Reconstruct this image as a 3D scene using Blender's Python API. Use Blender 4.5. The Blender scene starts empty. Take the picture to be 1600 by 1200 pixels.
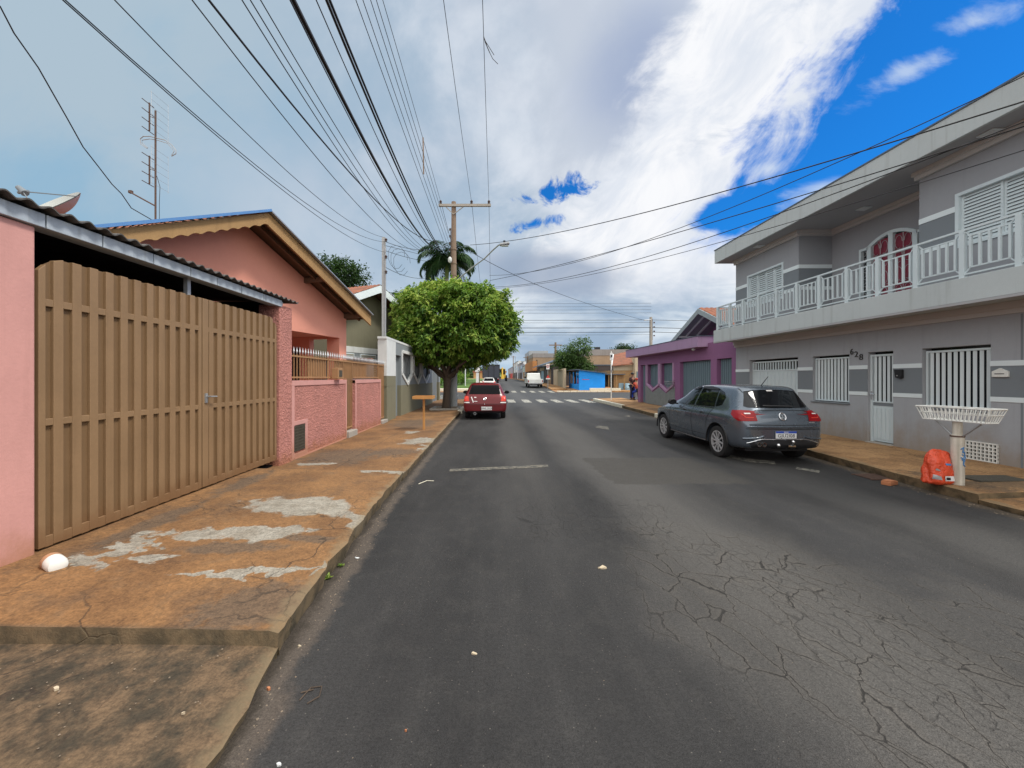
import bpy, bmesh, math, random
from math import radians, sin, cos, pi, sqrt, atan2
from mathutils import Vector, Matrix, noise
from mathutils.bvhtree import BVHTree

scene = bpy.context.scene
COL = scene.collection
random.seed(7)

# ------------------------------------------------------------------ camera
CAMZ = 1.6
cam_d = bpy.data.cameras.new("camera")
cam_d.sensor_width = 36.0
cam_d.lens = 13.5
cam_d.shift_x = 0.0175
cam_d.shift_y = -0.00625
cam_d.clip_start = 0.05
cam_d.clip_end = 5000
cam = bpy.data.objects.new("camera", cam_d)
COL.objects.link(cam)
cam.location = (0, 0, CAMZ)
cam.rotation_euler = (radians(90), 0, 0)
scene.camera = cam

SUN_DIR = Vector((0.62, -0.22, 1.0)).normalized()
EXPOSURE = 0.0
scene.view_settings.view_transform = 'Standard'
scene.view_settings.look = 'None'
scene.view_settings.gamma = 1.0
scene.view_settings.exposure = EXPOSURE
scene.view_settings.use_curve_mapping = False

sun_d = bpy.data.lights.new("sun", 'SUN')
sun_d.energy = 3.0
sun_d.angle = radians(11)
sun_d.color = (1.0, 0.95, 0.87)
sun = bpy.data.objects.new("sun", sun_d)
COL.objects.link(sun)
sun.location = (20, -10, 40)
sun.rotation_euler = SUN_DIR.to_track_quat('Z', 'Y').to_euler()


# ------------------------------------------------------------------ node helper
class NT:
    def __init__(self, tree):
        self.t = tree
        self.n = tree.nodes
        self.l = tree.links

    def node(self, typ, **kw):
        nd = self.n.new(typ)
        for k, v in kw.items():
            setattr(nd, k, v)
        return nd

    def put(self, sock, v):
        if v is None:
            return
        if isinstance(v, bpy.types.NodeSocket):
            self.l.new(v, sock)
        else:
            if sock.type == 'RGBA' and hasattr(v, '__len__') and len(v) == 3:
                v = (v[0], v[1], v[2], 1)
            sock.default_value = v

    def m(self, op, a, b=None, c=None, clamp=False):
        nd = self.node('ShaderNodeMath', operation=op, use_clamp=clamp)
        self.put(nd.inputs[0], a)
        self.put(nd.inputs[1], b)
        self.put(nd.inputs[2], c)
        return nd.outputs[0]

    def add(self, a, b): return self.m('ADD', a, b)
    def sub(self, a, b): return self.m('SUBTRACT', a, b)
    def mul(self, a, b): return self.m('MULTIPLY', a, b)
    def div(self, a, b): return self.m('DIVIDE', a, b)
    def mx(self, a, b): return self.m('MAXIMUM', a, b)
    def mn(self, a, b): return self.m('MINIMUM', a, b)

    def ss(self, x, a, b):
        nd = self.node('ShaderNodeMapRange', interpolation_type='SMOOTHSTEP')
        self.put(nd.inputs['Value'], x)
        if a <= b:
            nd.inputs['From Min'].default_value = a
            nd.inputs['From Max'].default_value = b
            nd.inputs['To Min'].default_value = 0
            nd.inputs['To Max'].default_value = 1
        else:
            nd.inputs['From Min'].default_value = b
            nd.inputs['From Max'].default_value = a
            nd.inputs['To Min'].default_value = 1
            nd.inputs['To Max'].default_value = 0
        return nd.outputs['Result']

    def mix(self, f, a, b, blend='MIX'):
        nd = self.node('ShaderNodeMix', data_type='RGBA', blend_type=blend)
        nd.clamp_factor = True
        self.put(nd.inputs[0], f)
        self.put(nd.inputs[6], a)
        self.put(nd.inputs[7], b)
        return nd.outputs[2]

    def mixv(self, f, a, b):
        return self.add(self.mul(a, self.sub(1.0, f)), self.mul(b, f))

    def noise(self, vec, scale, detail=4, rough=0.55, dist=0.0, dim='3D'):
        nd = self.node('ShaderNodeTexNoise', noise_dimensions=dim)
        self.put(nd.inputs['Vector'], vec)
        nd.inputs['Scale'].default_value = scale
        nd.inputs['Detail'].default_value = detail
        nd.inputs['Roughness'].default_value = rough
        nd.inputs['Distortion'].default_value = dist
        return nd.outputs['Fac'] if 'Fac' in nd.outputs else nd.outputs[0]

    def noisec(self, vec, scale, detail=3):
        nd = self.node('ShaderNodeTexNoise')
        self.put(nd.inputs['Vector'], vec)
        nd.inputs['Scale'].default_value = scale
        nd.inputs['Detail'].default_value = detail
        return nd.outputs['Color']

    def voronoi(self, vec, scale, feature='DISTANCE_TO_EDGE', out='Distance', rnd=1.0):
        nd = self.node('ShaderNodeTexVoronoi', feature=feature)
        self.put(nd.inputs['Vector'], vec)
        nd.inputs['Scale'].default_value = scale
        nd.inputs['Randomness'].default_value = rnd
        return nd.outputs[out]

    def vec(self, x, y, z):
        nd = self.node('ShaderNodeCombineXYZ')
        self.put(nd.inputs[0], x)
        self.put(nd.inputs[1], y)
        self.put(nd.inputs[2], z)
        return nd.outputs[0]

    def sep(self, v):
        nd = self.node('ShaderNodeSeparateXYZ')
        self.l.new(v, nd.inputs[0])
        return nd.outputs

    def vm(self, op, a, b=None):
        nd = self.node('ShaderNodeVectorMath', operation=op)
        self.put(nd.inputs[0], a)
        self.put(nd.inputs[1], b)
        return nd.outputs[0]

    def pos(self):
        return self.node('ShaderNodeNewGeometry').outputs['Position']

    def attr(self, name, out='Fac'):
        nd = self.node('ShaderNodeAttribute', attribute_name=name)
        return nd.outputs[out]

    def bump(self, h, strength, dist=0.02, normal=None):
        nd = self.node('ShaderNodeBump')
        nd.inputs['Strength'].default_value = strength
        nd.inputs['Distance'].default_value = dist
        self.put(nd.inputs['Height'], h)
        if normal is not None:
            self.put(nd.inputs['Normal'], normal)
        return nd.outputs[0]

    def ellipse(self, x, y, cx, cy, a, b, rot=0.0):
        """1 at the centre, 0 on the rim, negative outside"""
        dx = self.sub(x, cx)
        dy = self.sub(y, cy)
        c, s = cos(radians(rot)), sin(radians(rot))
        px = self.div(self.add(self.mul(dx, c), self.mul(dy, s)), a)
        py = self.div(self.sub(self.mul(dy, c), self.mul(dx, s)), b)
        r = self.m('SQRT', self.add(self.mul(px, px), self.mul(py, py)))
        return self.sub(1.0, r)


def lin(r, g, b, k=1.0):
    def f(c):
        c /= 255.0
        return k * (c / 12.92 if c <= 0.04045 else ((c + 0.055) / 1.055) ** 2.4)
    return (f(r), f(g), f(b))


# ------------------------------------------------------------------ sky
world = bpy.data.worlds.new("World")
scene.world = world
world.use_nodes = True
w = NT(world.node_tree)
w.n.clear()
w_out = w.node('ShaderNodeOutputWorld')
bg = w.node('ShaderNodeBackground')
bg.inputs['Strength'].default_value = 0.1
sky = w.node('ShaderNodeTexSky', sky_type='NISHITA')
sky.sun_disc = False
sky.sun_elevation = math.asin(SUN_DIR.z)
sky.sun_rotation = atan2(SUN_DIR.x, SUN_DIR.y)
sky.air_density = 1.0
sky.dust_density = 0.3
sky.ozone_density = 3.0
tc = w.node('ShaderNodeTexCoord')
nrm = w.vm('NORMALIZE', tc.outputs['Generated'])
dx, dy, dz = w.sep(nrm)
yy = w.mx(w.m('ABSOLUTE', dy), 0.12)
S = w.div(dx, yy)
T = w.div(w.mx(dz, 0.0), yy)
ST = w.vec(S, T, 0.0)
n1 = w.noise(ST, 2.2, 7, 0.6, 0.3)
n2 = w.noise(w.vm('ADD', ST, (7.3, 2.1, 0)), 1.1, 5, 0.55, 0.4)
# streaks along the big cloud's own direction (it leans to the upper right)
P_ = w.add(w.mul(S, 0.65), w.mul(T, 0.76))
Q_ = w.sub(w.mul(S, 0.76), w.mul(T, 0.65))
n3 = w.noise(w.vec(w.mul(P_, 2.2), w.mul(Q_, 4.6), 3.0), 1.7, 10, 0.62, 0.55)
n4 = w.noise(w.vec(w.mul(S, 1.0), w.mul(T, 2.0), 5.0), 4.2, 8, 0.62, 0.3)
nn = w.sub(n3, 0.5)
# distances to the two rims of the big white cloud
d_r = w.sub(w.sub(S, 0.57), w.div(w.sub(T, 0.45), 1.32))
d_r = w.add(d_r, w.mul(nn, 0.52))
d_r = w.add(d_r, w.mul(w.sub(n4, 0.5), 0.16))
d_l = w.sub(w.sub(S, 0.17), w.mul(w.sub(T, 0.45), 0.64))
d_l = w.add(d_l, w.add(w.mul(nn, 0.28), w.mul(w.sub(n4, 0.5), 0.20)))
blue = w.ss(d_r, -0.05, 0.10)
blue = w.mul(blue, w.ss(w.add(T, w.mul(w.sub(n4, 0.5), 0.25)), 0.30, 0.42))
# low blue gap over the roof end
e0 = w.add(w.ellipse(S, T, 0.67, 0.44, 0.17, 0.075, 20), w.mul(w.sub(n4, 0.5), 1.3))
blue = w.mx(blue, w.ss(e0, 0.0, 0.35))
n5 = w.noise(ST, 15.0, 8, 0.65, 0.6)
e1 = w.add(w.ellipse(S, T, 0.155, 0.485, 0.115, 0.040, 12), w.mul(w.sub(n5, 0.5), 3.4))
e2 = w.add(w.ellipse(S, T, 0.115, 0.402, 0.080, 0.026, 12), w.mul(w.sub(n5, 0.5), 3.0))
hole = w.mx(w.ss(e1, 0.15, 0.75), w.ss(e2, 0.15, 0.75))
blue = w.mx(blue, hole)
# small cloudlets inside the blue
cl = w.mx(w.ellipse(S, T, 1.08, 0.80, 0.19, 0.045, 27), w.ellipse(S, T, 1.26, 0.93, 0.15, 0.06, 15))
cl = w.mx(cl, w.ellipse(S, T, 0.88, 0.485, 0.16, 0.05, 12))
cl = w.mx(cl, w.ellipse(S, T, 0.72, 0.545, 0.08, 0.035, 10))
cl = w.add(cl, w.mul(w.sub(n4, 0.5), 2.6))
cl = w.mul(w.ss(cl, 0.05, 0.95), 0.72)
# grey overcast to the left
g_a = w.mix(w.ss(n2, 0.36, 0.64), lin(166, 187, 208), lin(198, 207, 221))
g_a = w.mix(w.ss(w.add(S, w.mul(w.sub(n2, 0.5), 0.8)), -1.0, -0.15), w.mix(w.ss(w.add(T, w.mul(w.sub(n1, 0.5), 1.6)), 0.15, 0.95), lin(147, 184, 210), lin(174, 194, 209)), g_a)
g_a = w.mix(w.mul(w.ss(n1, 0.42, 0.66), w.ss(S, -0.75, 0.2)), g_a, lin(222, 229, 239))
shade = w.ss(w.add(w.ellipse(S, T, 0.38, 0.80, 0.24, 0.32, -28), w.mul(w.sub(n1, 0.5), 1.4)), 0.0, 0.8)
g_a = w.mix(w.mul(shade, 0.85), g_a, lin(160, 175, 205))
# white cloud
wh = w.mix(w.ss(n3, 0.36, 0.64), lin(226, 232, 242), lin(250, 251, 254))
wh = w.mix(w.mul(w.ss(n4, 0.58, 0.72), 0.5), wh, lin(190, 202, 220))
white = w.ss(d_l, -0.03, 0.10)
cloud = w.mix(white, g_a, wh)
# low band: grey-blue bellies and pale streaks
low = w.noise(w.vec(w.mul(S, 1.0), w.mul(T, 4.0), 9.0), 2.6, 7, 0.58, 0.3)
lowc = w.mix(w.ss(low, 0.38, 0.62), lin(158, 180, 204), lin(222, 232, 241))
lowm = w.ss(w.add(T, w.mul(w.sub(n4, 0.5), 0.22)), 0.30, 0.14)
belly = w.ss(w.add(w.ellipse(S, T, 0.16, 0.27, 0.26, 0.085, -6), w.mul(w.sub(n1, 0.5), 1.2)), 0.0, 0.6)
cloud = w.mix(lowm, cloud, lowc)
cloud = w.mix(w.mul(belly, 0.8), cloud, lin(150, 166, 190))
cloud = w.mix(w.ss(T, 0.07, 0.0), cloud, lin(176, 206, 228))
skyc = w.mix(1.0, sky.outputs[0], (0.11, 0.86, 1.62, 1), 'MULTIPLY')
skyc = w.mix(cl, skyc, w.mix(1.0, lin(206, 222, 242), (10, 10, 10, 1), 'MULTIPLY'))
cl10 = w.mix(1.0, cloud, (10, 10, 10, 1), 'MULTIPLY')
fin = w.mix(blue, cl10, skyc)
# extra brightness added to the unseen sky overhead and behind, to light the facades
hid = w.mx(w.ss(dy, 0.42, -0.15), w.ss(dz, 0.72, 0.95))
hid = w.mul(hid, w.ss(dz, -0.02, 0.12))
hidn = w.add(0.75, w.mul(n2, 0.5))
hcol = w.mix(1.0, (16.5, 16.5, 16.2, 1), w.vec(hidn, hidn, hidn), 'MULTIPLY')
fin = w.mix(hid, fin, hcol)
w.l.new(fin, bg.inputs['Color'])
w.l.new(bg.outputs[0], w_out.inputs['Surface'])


# ------------------------------------------------------------------ materials
MATS = {}


def base_mat(name):
    mt = bpy.data.materials.new(name)
    mt.use_nodes = True
    t = NT(mt.node_tree)
    t.n.clear()
    out = t.node('ShaderNodeOutputMaterial')
    b = t.node('ShaderNodeBsdfPrincipled')
    t.l.new(b.outputs[0], out.inputs['Surface'])
    return mt, t, b, out


def mat(name, col, rough=0.8, var=0.18, scale=3.0, bump=0.0, bscale=60.0, metal=0.0, spec=0.4,
        dirt=None, streak=0.0, coat=0.0, flake=0.0):
    """painted / plastered surface: base colour with soft wear, streaks and soil splash"""
    if name in MATS:
        return MATS[name]
    mt, t, b, out = base_mat(name)
    p = t.pos()
    n = t.noise(p, scale, 6, 0.6)
    f = t.add(1.0 - var, t.mul(n, var * 2))
    fine = t.noise(p, scale * 14, 3, 0.6)
    f = t.mul(f, t.add(1.0 - var * 0.4, t.mul(fine, var * 0.8)))
    c = t.mix(1.0, (col[0], col[1], col[2], 1), t.vec(f, f, f), 'MULTIPLY')
    x, y, z = t.sep(p)
    if streak > 0:
        s = t.noise(t.vec(t.mul(x, 9.0), t.mul(y, 9.0), t.mul(z, 0.5)), 1.0, 5, 0.6)
        c = t.mix(t.mul(t.ss(s, 0.5, 0.75), streak), c, (col[0] * 0.45, col[1] * 0.42, col[2] * 0.38, 1))
    if dirt:
        dc, z0, z1, st = dirt
        dn = t.noise(t.vec(t.mul(x, 1.0), t.mul(y, 1.0), t.mul(z, 0.6)), 4.0, 6, 0.65)
        h = t.sub(t.add(z, t.mul(t.sub(dn, 0.5), (z1 - z0) * 1.6)), 0.0)
        c = t.mix(t.mul(t.ss(h, z1, z0), st), c, dc)
    t.put(b.inputs['Base Color'], c)
    r = t.add(rough - 0.06, t.mul(n, 0.12))
    t.put(b.inputs['Roughness'], r)
    b.inputs['Metallic'].default_value = metal
    b.inputs['Specular IOR Level'].default_value = spec
    if coat:
        b.inputs['Coat Weight'].default_value = coat
        b.inputs['Coat Roughness'].default_value = 0.04
    if bump > 0:
        bn = t.noise(p, bscale, 4, 0.6)
        t.put(b.inputs['Normal'], t.bump(bn, bump, 0.02))
    MATS[name] = mt
    return mt


SOIL = (0.33, 0.15, 0.055)
m_pink = mat("pink plaster", (0.59, 0.30, 0.268), 0.85, 0.16, 1.6, 0.12, 45, dirt=(SOIL, 0.15, 0.55, 0.6), streak=0.12)
m_pink_house = mat("pink house paint", (0.80, 0.345, 0.25), 0.85, 0.08, 1.0, 0.12, 60, dirt=(SOIL, 0.1, 0.4, 0.4))
m_tan = mat("tan gate paint", (0.255, 0.160, 0.084), 0.5, 0.2, 2.5, 0.05, 90, streak=0.22, dirt=((0.16, 0.075, 0.03), 0.2, 0.5, 0.6))
m_tan2 = mat("tan recessed sheet", (0.185, 0.113, 0.057), 0.55, 0.16, 2.5, streak=0.3, dirt=((0.16, 0.075, 0.03), 0.2, 0.5, 0.6))  # gate tan made darker, shading of the recesses put into the colour
m_rail = mat("brown fence paint", (0.36, 0.205, 0.10), 0.55, 0.2, 4.0, streak=0.2)
m_fascia_b = mat("weathered blue grey steel", (0.40, 0.45, 0.50), 0.55, 0.25, 5.0, 0.1, 60, streak=0.4)
m_roof_fc = mat("fibre cement sheet", (0.09, 0.085, 0.08), 0.95, 0.4, 4.0, 0.3, 60)
m_wood = mat("ochre painted timber", (0.36, 0.215, 0.09), 0.75, 0.2, 5.0, 0.2, 40, streak=0.25)
m_wood_d = mat("dark rafter timber", (0.13, 0.075, 0.045), 0.85, 0.25, 6.0)
m_blue_trim = mat("blue roof trim", (0.10, 0.24, 0.50), 0.5, 0.1, 5)
m_dark = mat("dark interior", (0.02, 0.018, 0.017), 0.95, 0.2, 2.0)  # near black, the shade of unlit interiors is put into the colour
m_black = mat("black plastic", (0.018, 0.018, 0.02), 0.5, 0.2, 8.0)
m_galv = mat("grey galvanised steel", (0.36, 0.37, 0.38), 0.45, 0.2, 6.0, metal=0.5)
m_spike = mat("silver painted spikes", (0.62, 0.64, 0.66), 0.4, 0.1, 6.0, metal=0.4)
m_rust = mat("rusty steel", (0.105, 0.065, 0.05), 0.85, 0.35, 14.0, 0.3, 60)
m_gwall = mat("mid grey plaster", (0.345, 0.36, 0.385), 0.85, 0.11, 1.0, 0.12, 70, streak=0.15, dirt=((0.27, 0.215, 0.16), 0.1, 0.95, 0.7))
m_gwall_u = mat("upper grey plaster", (0.30, 0.312, 0.335), 0.85, 0.07, 1.2, 0.1, 70, streak=0.08)
m_gband = mat("dark grey band paint", (0.185, 0.208, 0.228), 0.8, 0.06, 1.5, 0.1, 70)
m_white = mat("white trim paint", (0.70, 0.77, 0.79), 0.6, 0.06, 3.0)
m_wmetal = mat("white enamelled metal", (0.58, 0.655, 0.68), 0.4, 0.07, 2.0, streak=0.06)
m_slab = mat("light grey slab paint", (0.46, 0.50, 0.505), 0.85, 0.10, 1.0, 0.1, 60, streak=0.32)
m_soffit = mat("grey soffit", (0.36, 0.36, 0.37), 0.9, 0.06, 1.0)
m_cornice = mat("cornice paint", (0.50, 0.49, 0.48), 0.8, 0.08, 1.5)
m_purple = mat("purple plaster", (0.245, 0.108, 0.222), 0.85, 0.12, 1.5, 0.15, 60, streak=0.1, dirt=((0.3, 0.15, 0.1), 0.1, 0.5, 0.5))
m_lilac = mat("lilac plaster", (0.36, 0.235, 0.375), 0.85, 0.1, 1.2, 0.12, 60, streak=0.25)
m_mauve = mat("mauve frame paint", (0.42, 0.255, 0.40), 0.8, 0.08, 2.0)
m_bluegate = mat("slate blue sheet gate", (0.135, 0.19, 0.225), 0.5, 0.12, 2.0, streak=0.2)
m_stone = mat("grey cladding stone", (0.19, 0.205, 0.205), 0.8, 0.35, 7.0, 0.3, 25)
m_grayfas = mat("grey barge board", (0.30, 0.34, 0.36), 0.7, 0.1, 3)
m_olive = mat("grey green plaster", (0.195, 0.185, 0.125), 0.9, 0.14, 1.5, 0.1, 40, streak=0.2)
m_wwall = mat("white weathered wall paint", (0.66, 0.68, 0.67), 0.85, 0.12, 3.0, 0.1, 50, streak=0.22)
m_bluegrey = mat("blue grey painted wall", (0.235, 0.26, 0.275), 0.8, 0.1, 2.0, streak=0.1)
m_concrete = mat("pole concrete", (0.36, 0.33, 0.29), 0.9, 0.2, 4.0, 0.2, 50, streak=0.25)
m_polewood = mat("weathered brown pole", (0.23, 0.165, 0.12), 0.9, 0.25, 6.0, 0.2, 50, streak=0.3)
m_polegrey = mat("pale grey pole sleeve", (0.40, 0.41, 0.41), 0.85, 0.15, 4.0, 0.15, 50, streak=0.2)
m_wire = mat("black cable", (0.012, 0.012, 0.014), 0.6, 0.1, 8)
m_porcelain = mat("brown porcelain", (0.06, 0.035, 0.03), 0.2, 0.1, 8)
m_bark = mat("grey brown bark", (0.085, 0.062, 0.045), 0.95, 0.4, 9.0, 0.6, 25)
m_beige = mat("beige render", (0.50, 0.42, 0.30), 0.9, 0.12, 2.0, 0.1, 40, streak=0.2)
m_beige_gate = mat("beige sheet gate", (0.36, 0.33, 0.25), 0.6, 0.1, 2.0)
m_ochre_wall = mat("ochre block wall", (0.42, 0.26, 0.11), 0.9, 0.2, 1.5, 0.2, 30, streak=0.2, dirt=((0.12, 0.06, 0.035), 0.2, 0.9, 0.85))
m_brownwall = mat("brown stained render", (0.33, 0.235, 0.155), 0.95, 0.3, 0.6, 0.15, 20, streak=0.4)
m_greycap = mat("grey stained cap", (0.27, 0.25, 0.24), 0.95, 0.2, 0.8, streak=0.4)
m_bluewall = mat("bright blue boards", (0.012, 0.29, 0.84), 0.6, 0.16, 2.0, 0.15, 10, streak=0.12)
m_orange_sign = mat("orange brick front", (0.46, 0.20, 0.07), 0.8, 0.25, 2.0)
m_bagred = mat("red plastic", (0.66, 0.07, 0.022), 0.28, 0.3, 12.0, 0.9, 26, spec=0.6)
m_tyre = mat("tyre rubber", (0.018, 0.018, 0.019), 0.8, 0.2, 12.0)
m_alloy = mat("alloy rim", (0.45, 0.45, 0.46), 0.3, 0.06, 6.0, metal=0.25)
m_rimdark = mat("dark rim pocket", (0.008, 0.008, 0.009), 0.4, 0.1, 6.0)
m_chrome = mat("chrome", (0.82, 0.83, 0.85), 0.12, 0.02, 6.0, metal=1.0)
m_graycar = mat("metallic grey car paint", (0.115, 0.140, 0.172), 0.27, 0.04, 2.0, metal=0.6, spec=0.5, coat=0.9)
m_redcar = mat("dark red car paint", (0.135, 0.010, 0.014), 0.35, 0.06, 2.0, metal=0.1, coat=0.25)
m_whitecar = mat("white car paint", (0.66, 0.67, 0.65), 0.35, 0.06, 2.0, coat=0.4)
m_carglass = mat("tinted car glass", (0.006, 0.007, 0.009), 0.05, 0.0, 2.0, spec=0.45)
m_film = mat("black window film", (0.004, 0.004, 0.005), 0.12, 0.0, 2.0, spec=0.10)
m_lampred = mat("red lamp lens", (0.26, 0.007, 0.010), 0.2, 0.15, 20.0, spec=0.25, coat=0.15)
m_lampbright = mat("bright red lamp lens", (0.62, 0.05, 0.03), 0.2, 0.1, 20.0, spec=0.25, coat=0.15)
m_lampwhite = mat("white lamp lens", (0.75, 0.72, 0.7), 0.15, 0.05, 20.0, coat=0.8)
m_plate = mat("white plate", (0.72, 0.73, 0.73), 0.4, 0.04, 12)
m_plateblue = mat("blue plate strip", (0.02, 0.07, 0.42), 0.4, 0.04, 12)
m_ink = mat("black ink", (0.015, 0.015, 0.02), 0.5, 0.05, 12)
m_seam = mat("dark seam", (0.008, 0.008, 0.009), 0.7, 0.0, 5)
m_number = mat("dark bronze numerals", (0.05, 0.048, 0.046), 0.5, 0.1, 12)
m_win_dark = mat("dark window pane", (0.02, 0.022, 0.026), 0.08, 0.1, 3, spec=0.6)
m_shutter = mat("grey wooden shutter", (0.30, 0.28, 0.22), 0.7, 0.12, 4)
m_basket_w = mat("white basket paint", (0.72, 0.72, 0.68), 0.55, 0.2, 8.0, streak=0.3)
m_postw = mat("flaking white paint post", (0.60, 0.56, 0.48), 0.75, 0.3, 7.0, 0.2, 40, streak=0.65)
m_graffiti = mat("blue graffiti paint", (0.07, 0.20, 0.42), 0.7, 0.3, 20)
m_orangewood = mat("orange varnished wood", (0.50, 0.25, 0.08), 0.6, 0.2, 8)
m_kerbw = mat("worn cream kerb paint", (0.66, 0.62, 0.50), 0.85, 0.25, 5.0, 0.3, 40, streak=0.3)
m_skin = mat("skin", (0.32, 0.17, 0.11), 0.6, 0.05, 5)
m_cloth_m = mat("dark maroon cloth", (0.06, 0.028, 0.03), 0.9, 0.1, 8)
m_cloth_n = mat("navy cloth", (0.025, 0.03, 0.075), 0.9, 0.1, 8)
m_cloth_r = mat("red cloth", (0.46, 0.08, 0.05), 0.9, 0.1, 8)
m_cloth_b = mat("bright blue cloth", (0.03, 0.07, 0.45), 0.8, 0.1, 8)
m_hivis = mat("lime safety cloth", (0.30, 0.62, 0.22), 0.8, 0.1, 8)
m_yellow = mat("yellow machine paint", (0.62, 0.40, 0.04), 0.5, 0.15, 4)
m_truck = mat("dark truck body", (0.05, 0.055, 0.075), 0.6, 0.2, 1.0)
m_paleblue = mat("pale blue board", (0.30, 0.45, 0.55), 0.7, 0.12, 2)
m_offwhite = mat("off white facade", (0.62, 0.64, 0.64), 0.85, 0.1, 1.0, streak=0.15)
m_mauvegrey = mat("mauve grey facade", (0.36, 0.35, 0.40), 0.85, 0.1, 1.0, streak=0.15)
m_teal = mat("pale teal awning", (0.42, 0.50, 0.46), 0.8, 0.1, 1.0)
m_metalroof = mat("dark slate metal roof", (0.09, 0.12, 0.16), 0.5, 0.12, 1.0)
m_shopdark = mat("dark shop front", (0.055, 0.045, 0.045), 0.7, 0.35, 0.8)
m_curtain = mat("wine red curtain", (0.22, 0.035, 0.06), 0.8, 0.55, 5.0)
m_signred = mat("red sign paint", (0.55, 0.05, 0.04), 0.5, 0.05, 12)
m_dishback = mat("dish back", (0.44, 0.35, 0.335), 0.6, 0.12, 4, streak=0.2)
m_dishface = mat("dish face", (0.42, 0.44, 0.42), 0.5, 0.08, 4)
m_brick = mat("broken terracotta brick", (0.42, 0.17, 0.08), 0.9, 0.25, 20, 0.3, 60)
m_jug = mat("white plastic jug", (0.78, 0.78, 0.74), 0.35, 0.06, 12)
m_jugdirt = mat("soil stained plastic", (0.46, 0.25, 0.14), 0.6, 0.3, 30)
m_iron = mat("dark iron plate", (0.075, 0.066, 0.05), 0.8, 0.3, 14, 0.5, 80)


def tile_mat():
    mt, t, b, out = base_mat("terracotta roof tiles")
    p = t.pos()
    n = t.noise(p, 2.0, 6, 0.65)
    c = t.mix(t.ss(n, 0.35, 0.7), (0.27, 0.095, 0.052, 1), (0.14, 0.065, 0.042, 1))
    n2 = t.noise(p, 11.0, 3, 0.6)
    c = t.mix(t.mul(t.ss(n2, 0.5, 0.72), 0.5), c, (0.36, 0.165, 0.095, 1))
    t.put(b.inputs['Base Color'], c)
    b.inputs['Roughness'].default_value = 0.9
    return mt


m_tile = tile_mat()


def brick_mat():
    mt, t, b, out = base_mat("hollow block wall")
    p = t.pos()
    x, y, z = t.sep(p)
    br = t.node('ShaderNodeTexBrick')
    t.put(br.inputs['Vector'], t.vec(t.add(x, y), z, 0.0))
    br.inputs['Scale'].default_value = 1.0
    br.inputs['Brick Width'].default_value = 0.4
    br.inputs['Row Height'].default_value = 0.2
    br.inputs['Mortar Size'].default_value = 0.012
    br.inputs['Color1'].default_value = (0.44, 0.26, 0.11, 1)
    br.inputs['Color2'].default_value = (0.36, 0.21, 0.10, 1)
    br.inputs['Mortar'].default_value = (0.33, 0.25, 0.16, 1)
    n = t.noise(p, 2.0, 5, 0.6)
    c = t.mix(t.ss(t.add(z, t.mul(n, 0.8)), 1.1, 0.5), br.outputs['Color'], (0.10, 0.055, 0.03, 1))
    t.put(b.inputs['Base Color'], c)
    b.inputs['Roughness'].default_value = 0.9
    return mt


m_block = brick_mat()


def rough_pink():
    mt, t, b, out = base_mat("chapisco pink render")
    p = t.pos()
    v = t.noise(p, 26.0, 4, 0.7)
    v2 = t.noise(p, 60.0, 3, 0.6)
    n = t.noise(p, 2.0, 5, 0.6)
    c = t.mix(t.ss(n, 0.3, 0.75), (0.70, 0.30, 0.25, 1), (0.56, 0.245, 0.205, 1))
    c = t.mix(t.mul(t.ss(v, 0.5, 0.36), 0.5), c, (0.40, 0.16, 0.13, 1))
    x, y, z = t.sep(p)
    dn = t.noise(p, 5.0, 5, 0.6)
    c = t.mix(t.mul(t.ss(t.add(z, t.mul(t.sub(dn, 0.5), 0.6)), 0.4, 0.12), 0.65), c, (0.42, 0.17, 0.075, 1))
    t.put(b.inputs['Base Color'], c)
    b.inputs['Roughness'].default_value = 0.95
    h = t.add(t.mul(t.ss(v, 0.35, 0.65), 0.8), t.mul(v2, 0.3))
    t.put(b.inputs['Normal'], t.bump(h, 0.9, 0.03))
    return mt


m_pinkrough = rough_pink()


def leaf_mat(name, dark, mid, light, trans=0.35):
    mt, t, b, out = base_mat(name)
    a = t.attr("tint")
    c = t.mix(t.ss(a, 0.0, 0.55), dark, mid)
    c = t.mix(t.ss(a, 0.6, 1.0), c, light)
    t.put(b.inputs['Base Color'], c)
    b.inputs['Roughness'].default_value = 0.5
    b.inputs['Specular IOR Level'].default_value = 0.35
    tr = t.node('ShaderNodeBsdfTranslucent')
    t.put(tr.inputs['Color'], c)
    mx = t.node('ShaderNodeMixShader')
    mx.inputs[0].default_value = trans
    t.l.new(b.outputs[0], mx.inputs[1])
    t.l.new(tr.outputs[0], mx.inputs[2])
    t.l.new(mx.outputs[0], out.inputs['Surface'])
    return mt


m_leaf_fig = leaf_mat("fig leaves", (0.045, 0.115, 0.016, 1), (0.165, 0.295, 0.035, 1), (0.48, 0.58, 0.13, 1), 0.42)
m_leaf_dark = leaf_mat("dark tree leaves", (0.012, 0.035, 0.008, 1), (0.032, 0.075, 0.015, 1), (0.07, 0.13, 0.025, 1))
m_leaf_mid = leaf_mat("mid green leaves", (0.03, 0.07, 0.016, 1), (0.08, 0.15, 0.035, 1), (0.17, 0.25, 0.07, 1))
m_leaf_palm = leaf_mat("palm leaves", (0.012, 0.036, 0.012, 1), (0.030, 0.075, 0.020, 1), (0.08, 0.16, 0.03, 1), 0.25)


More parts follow.
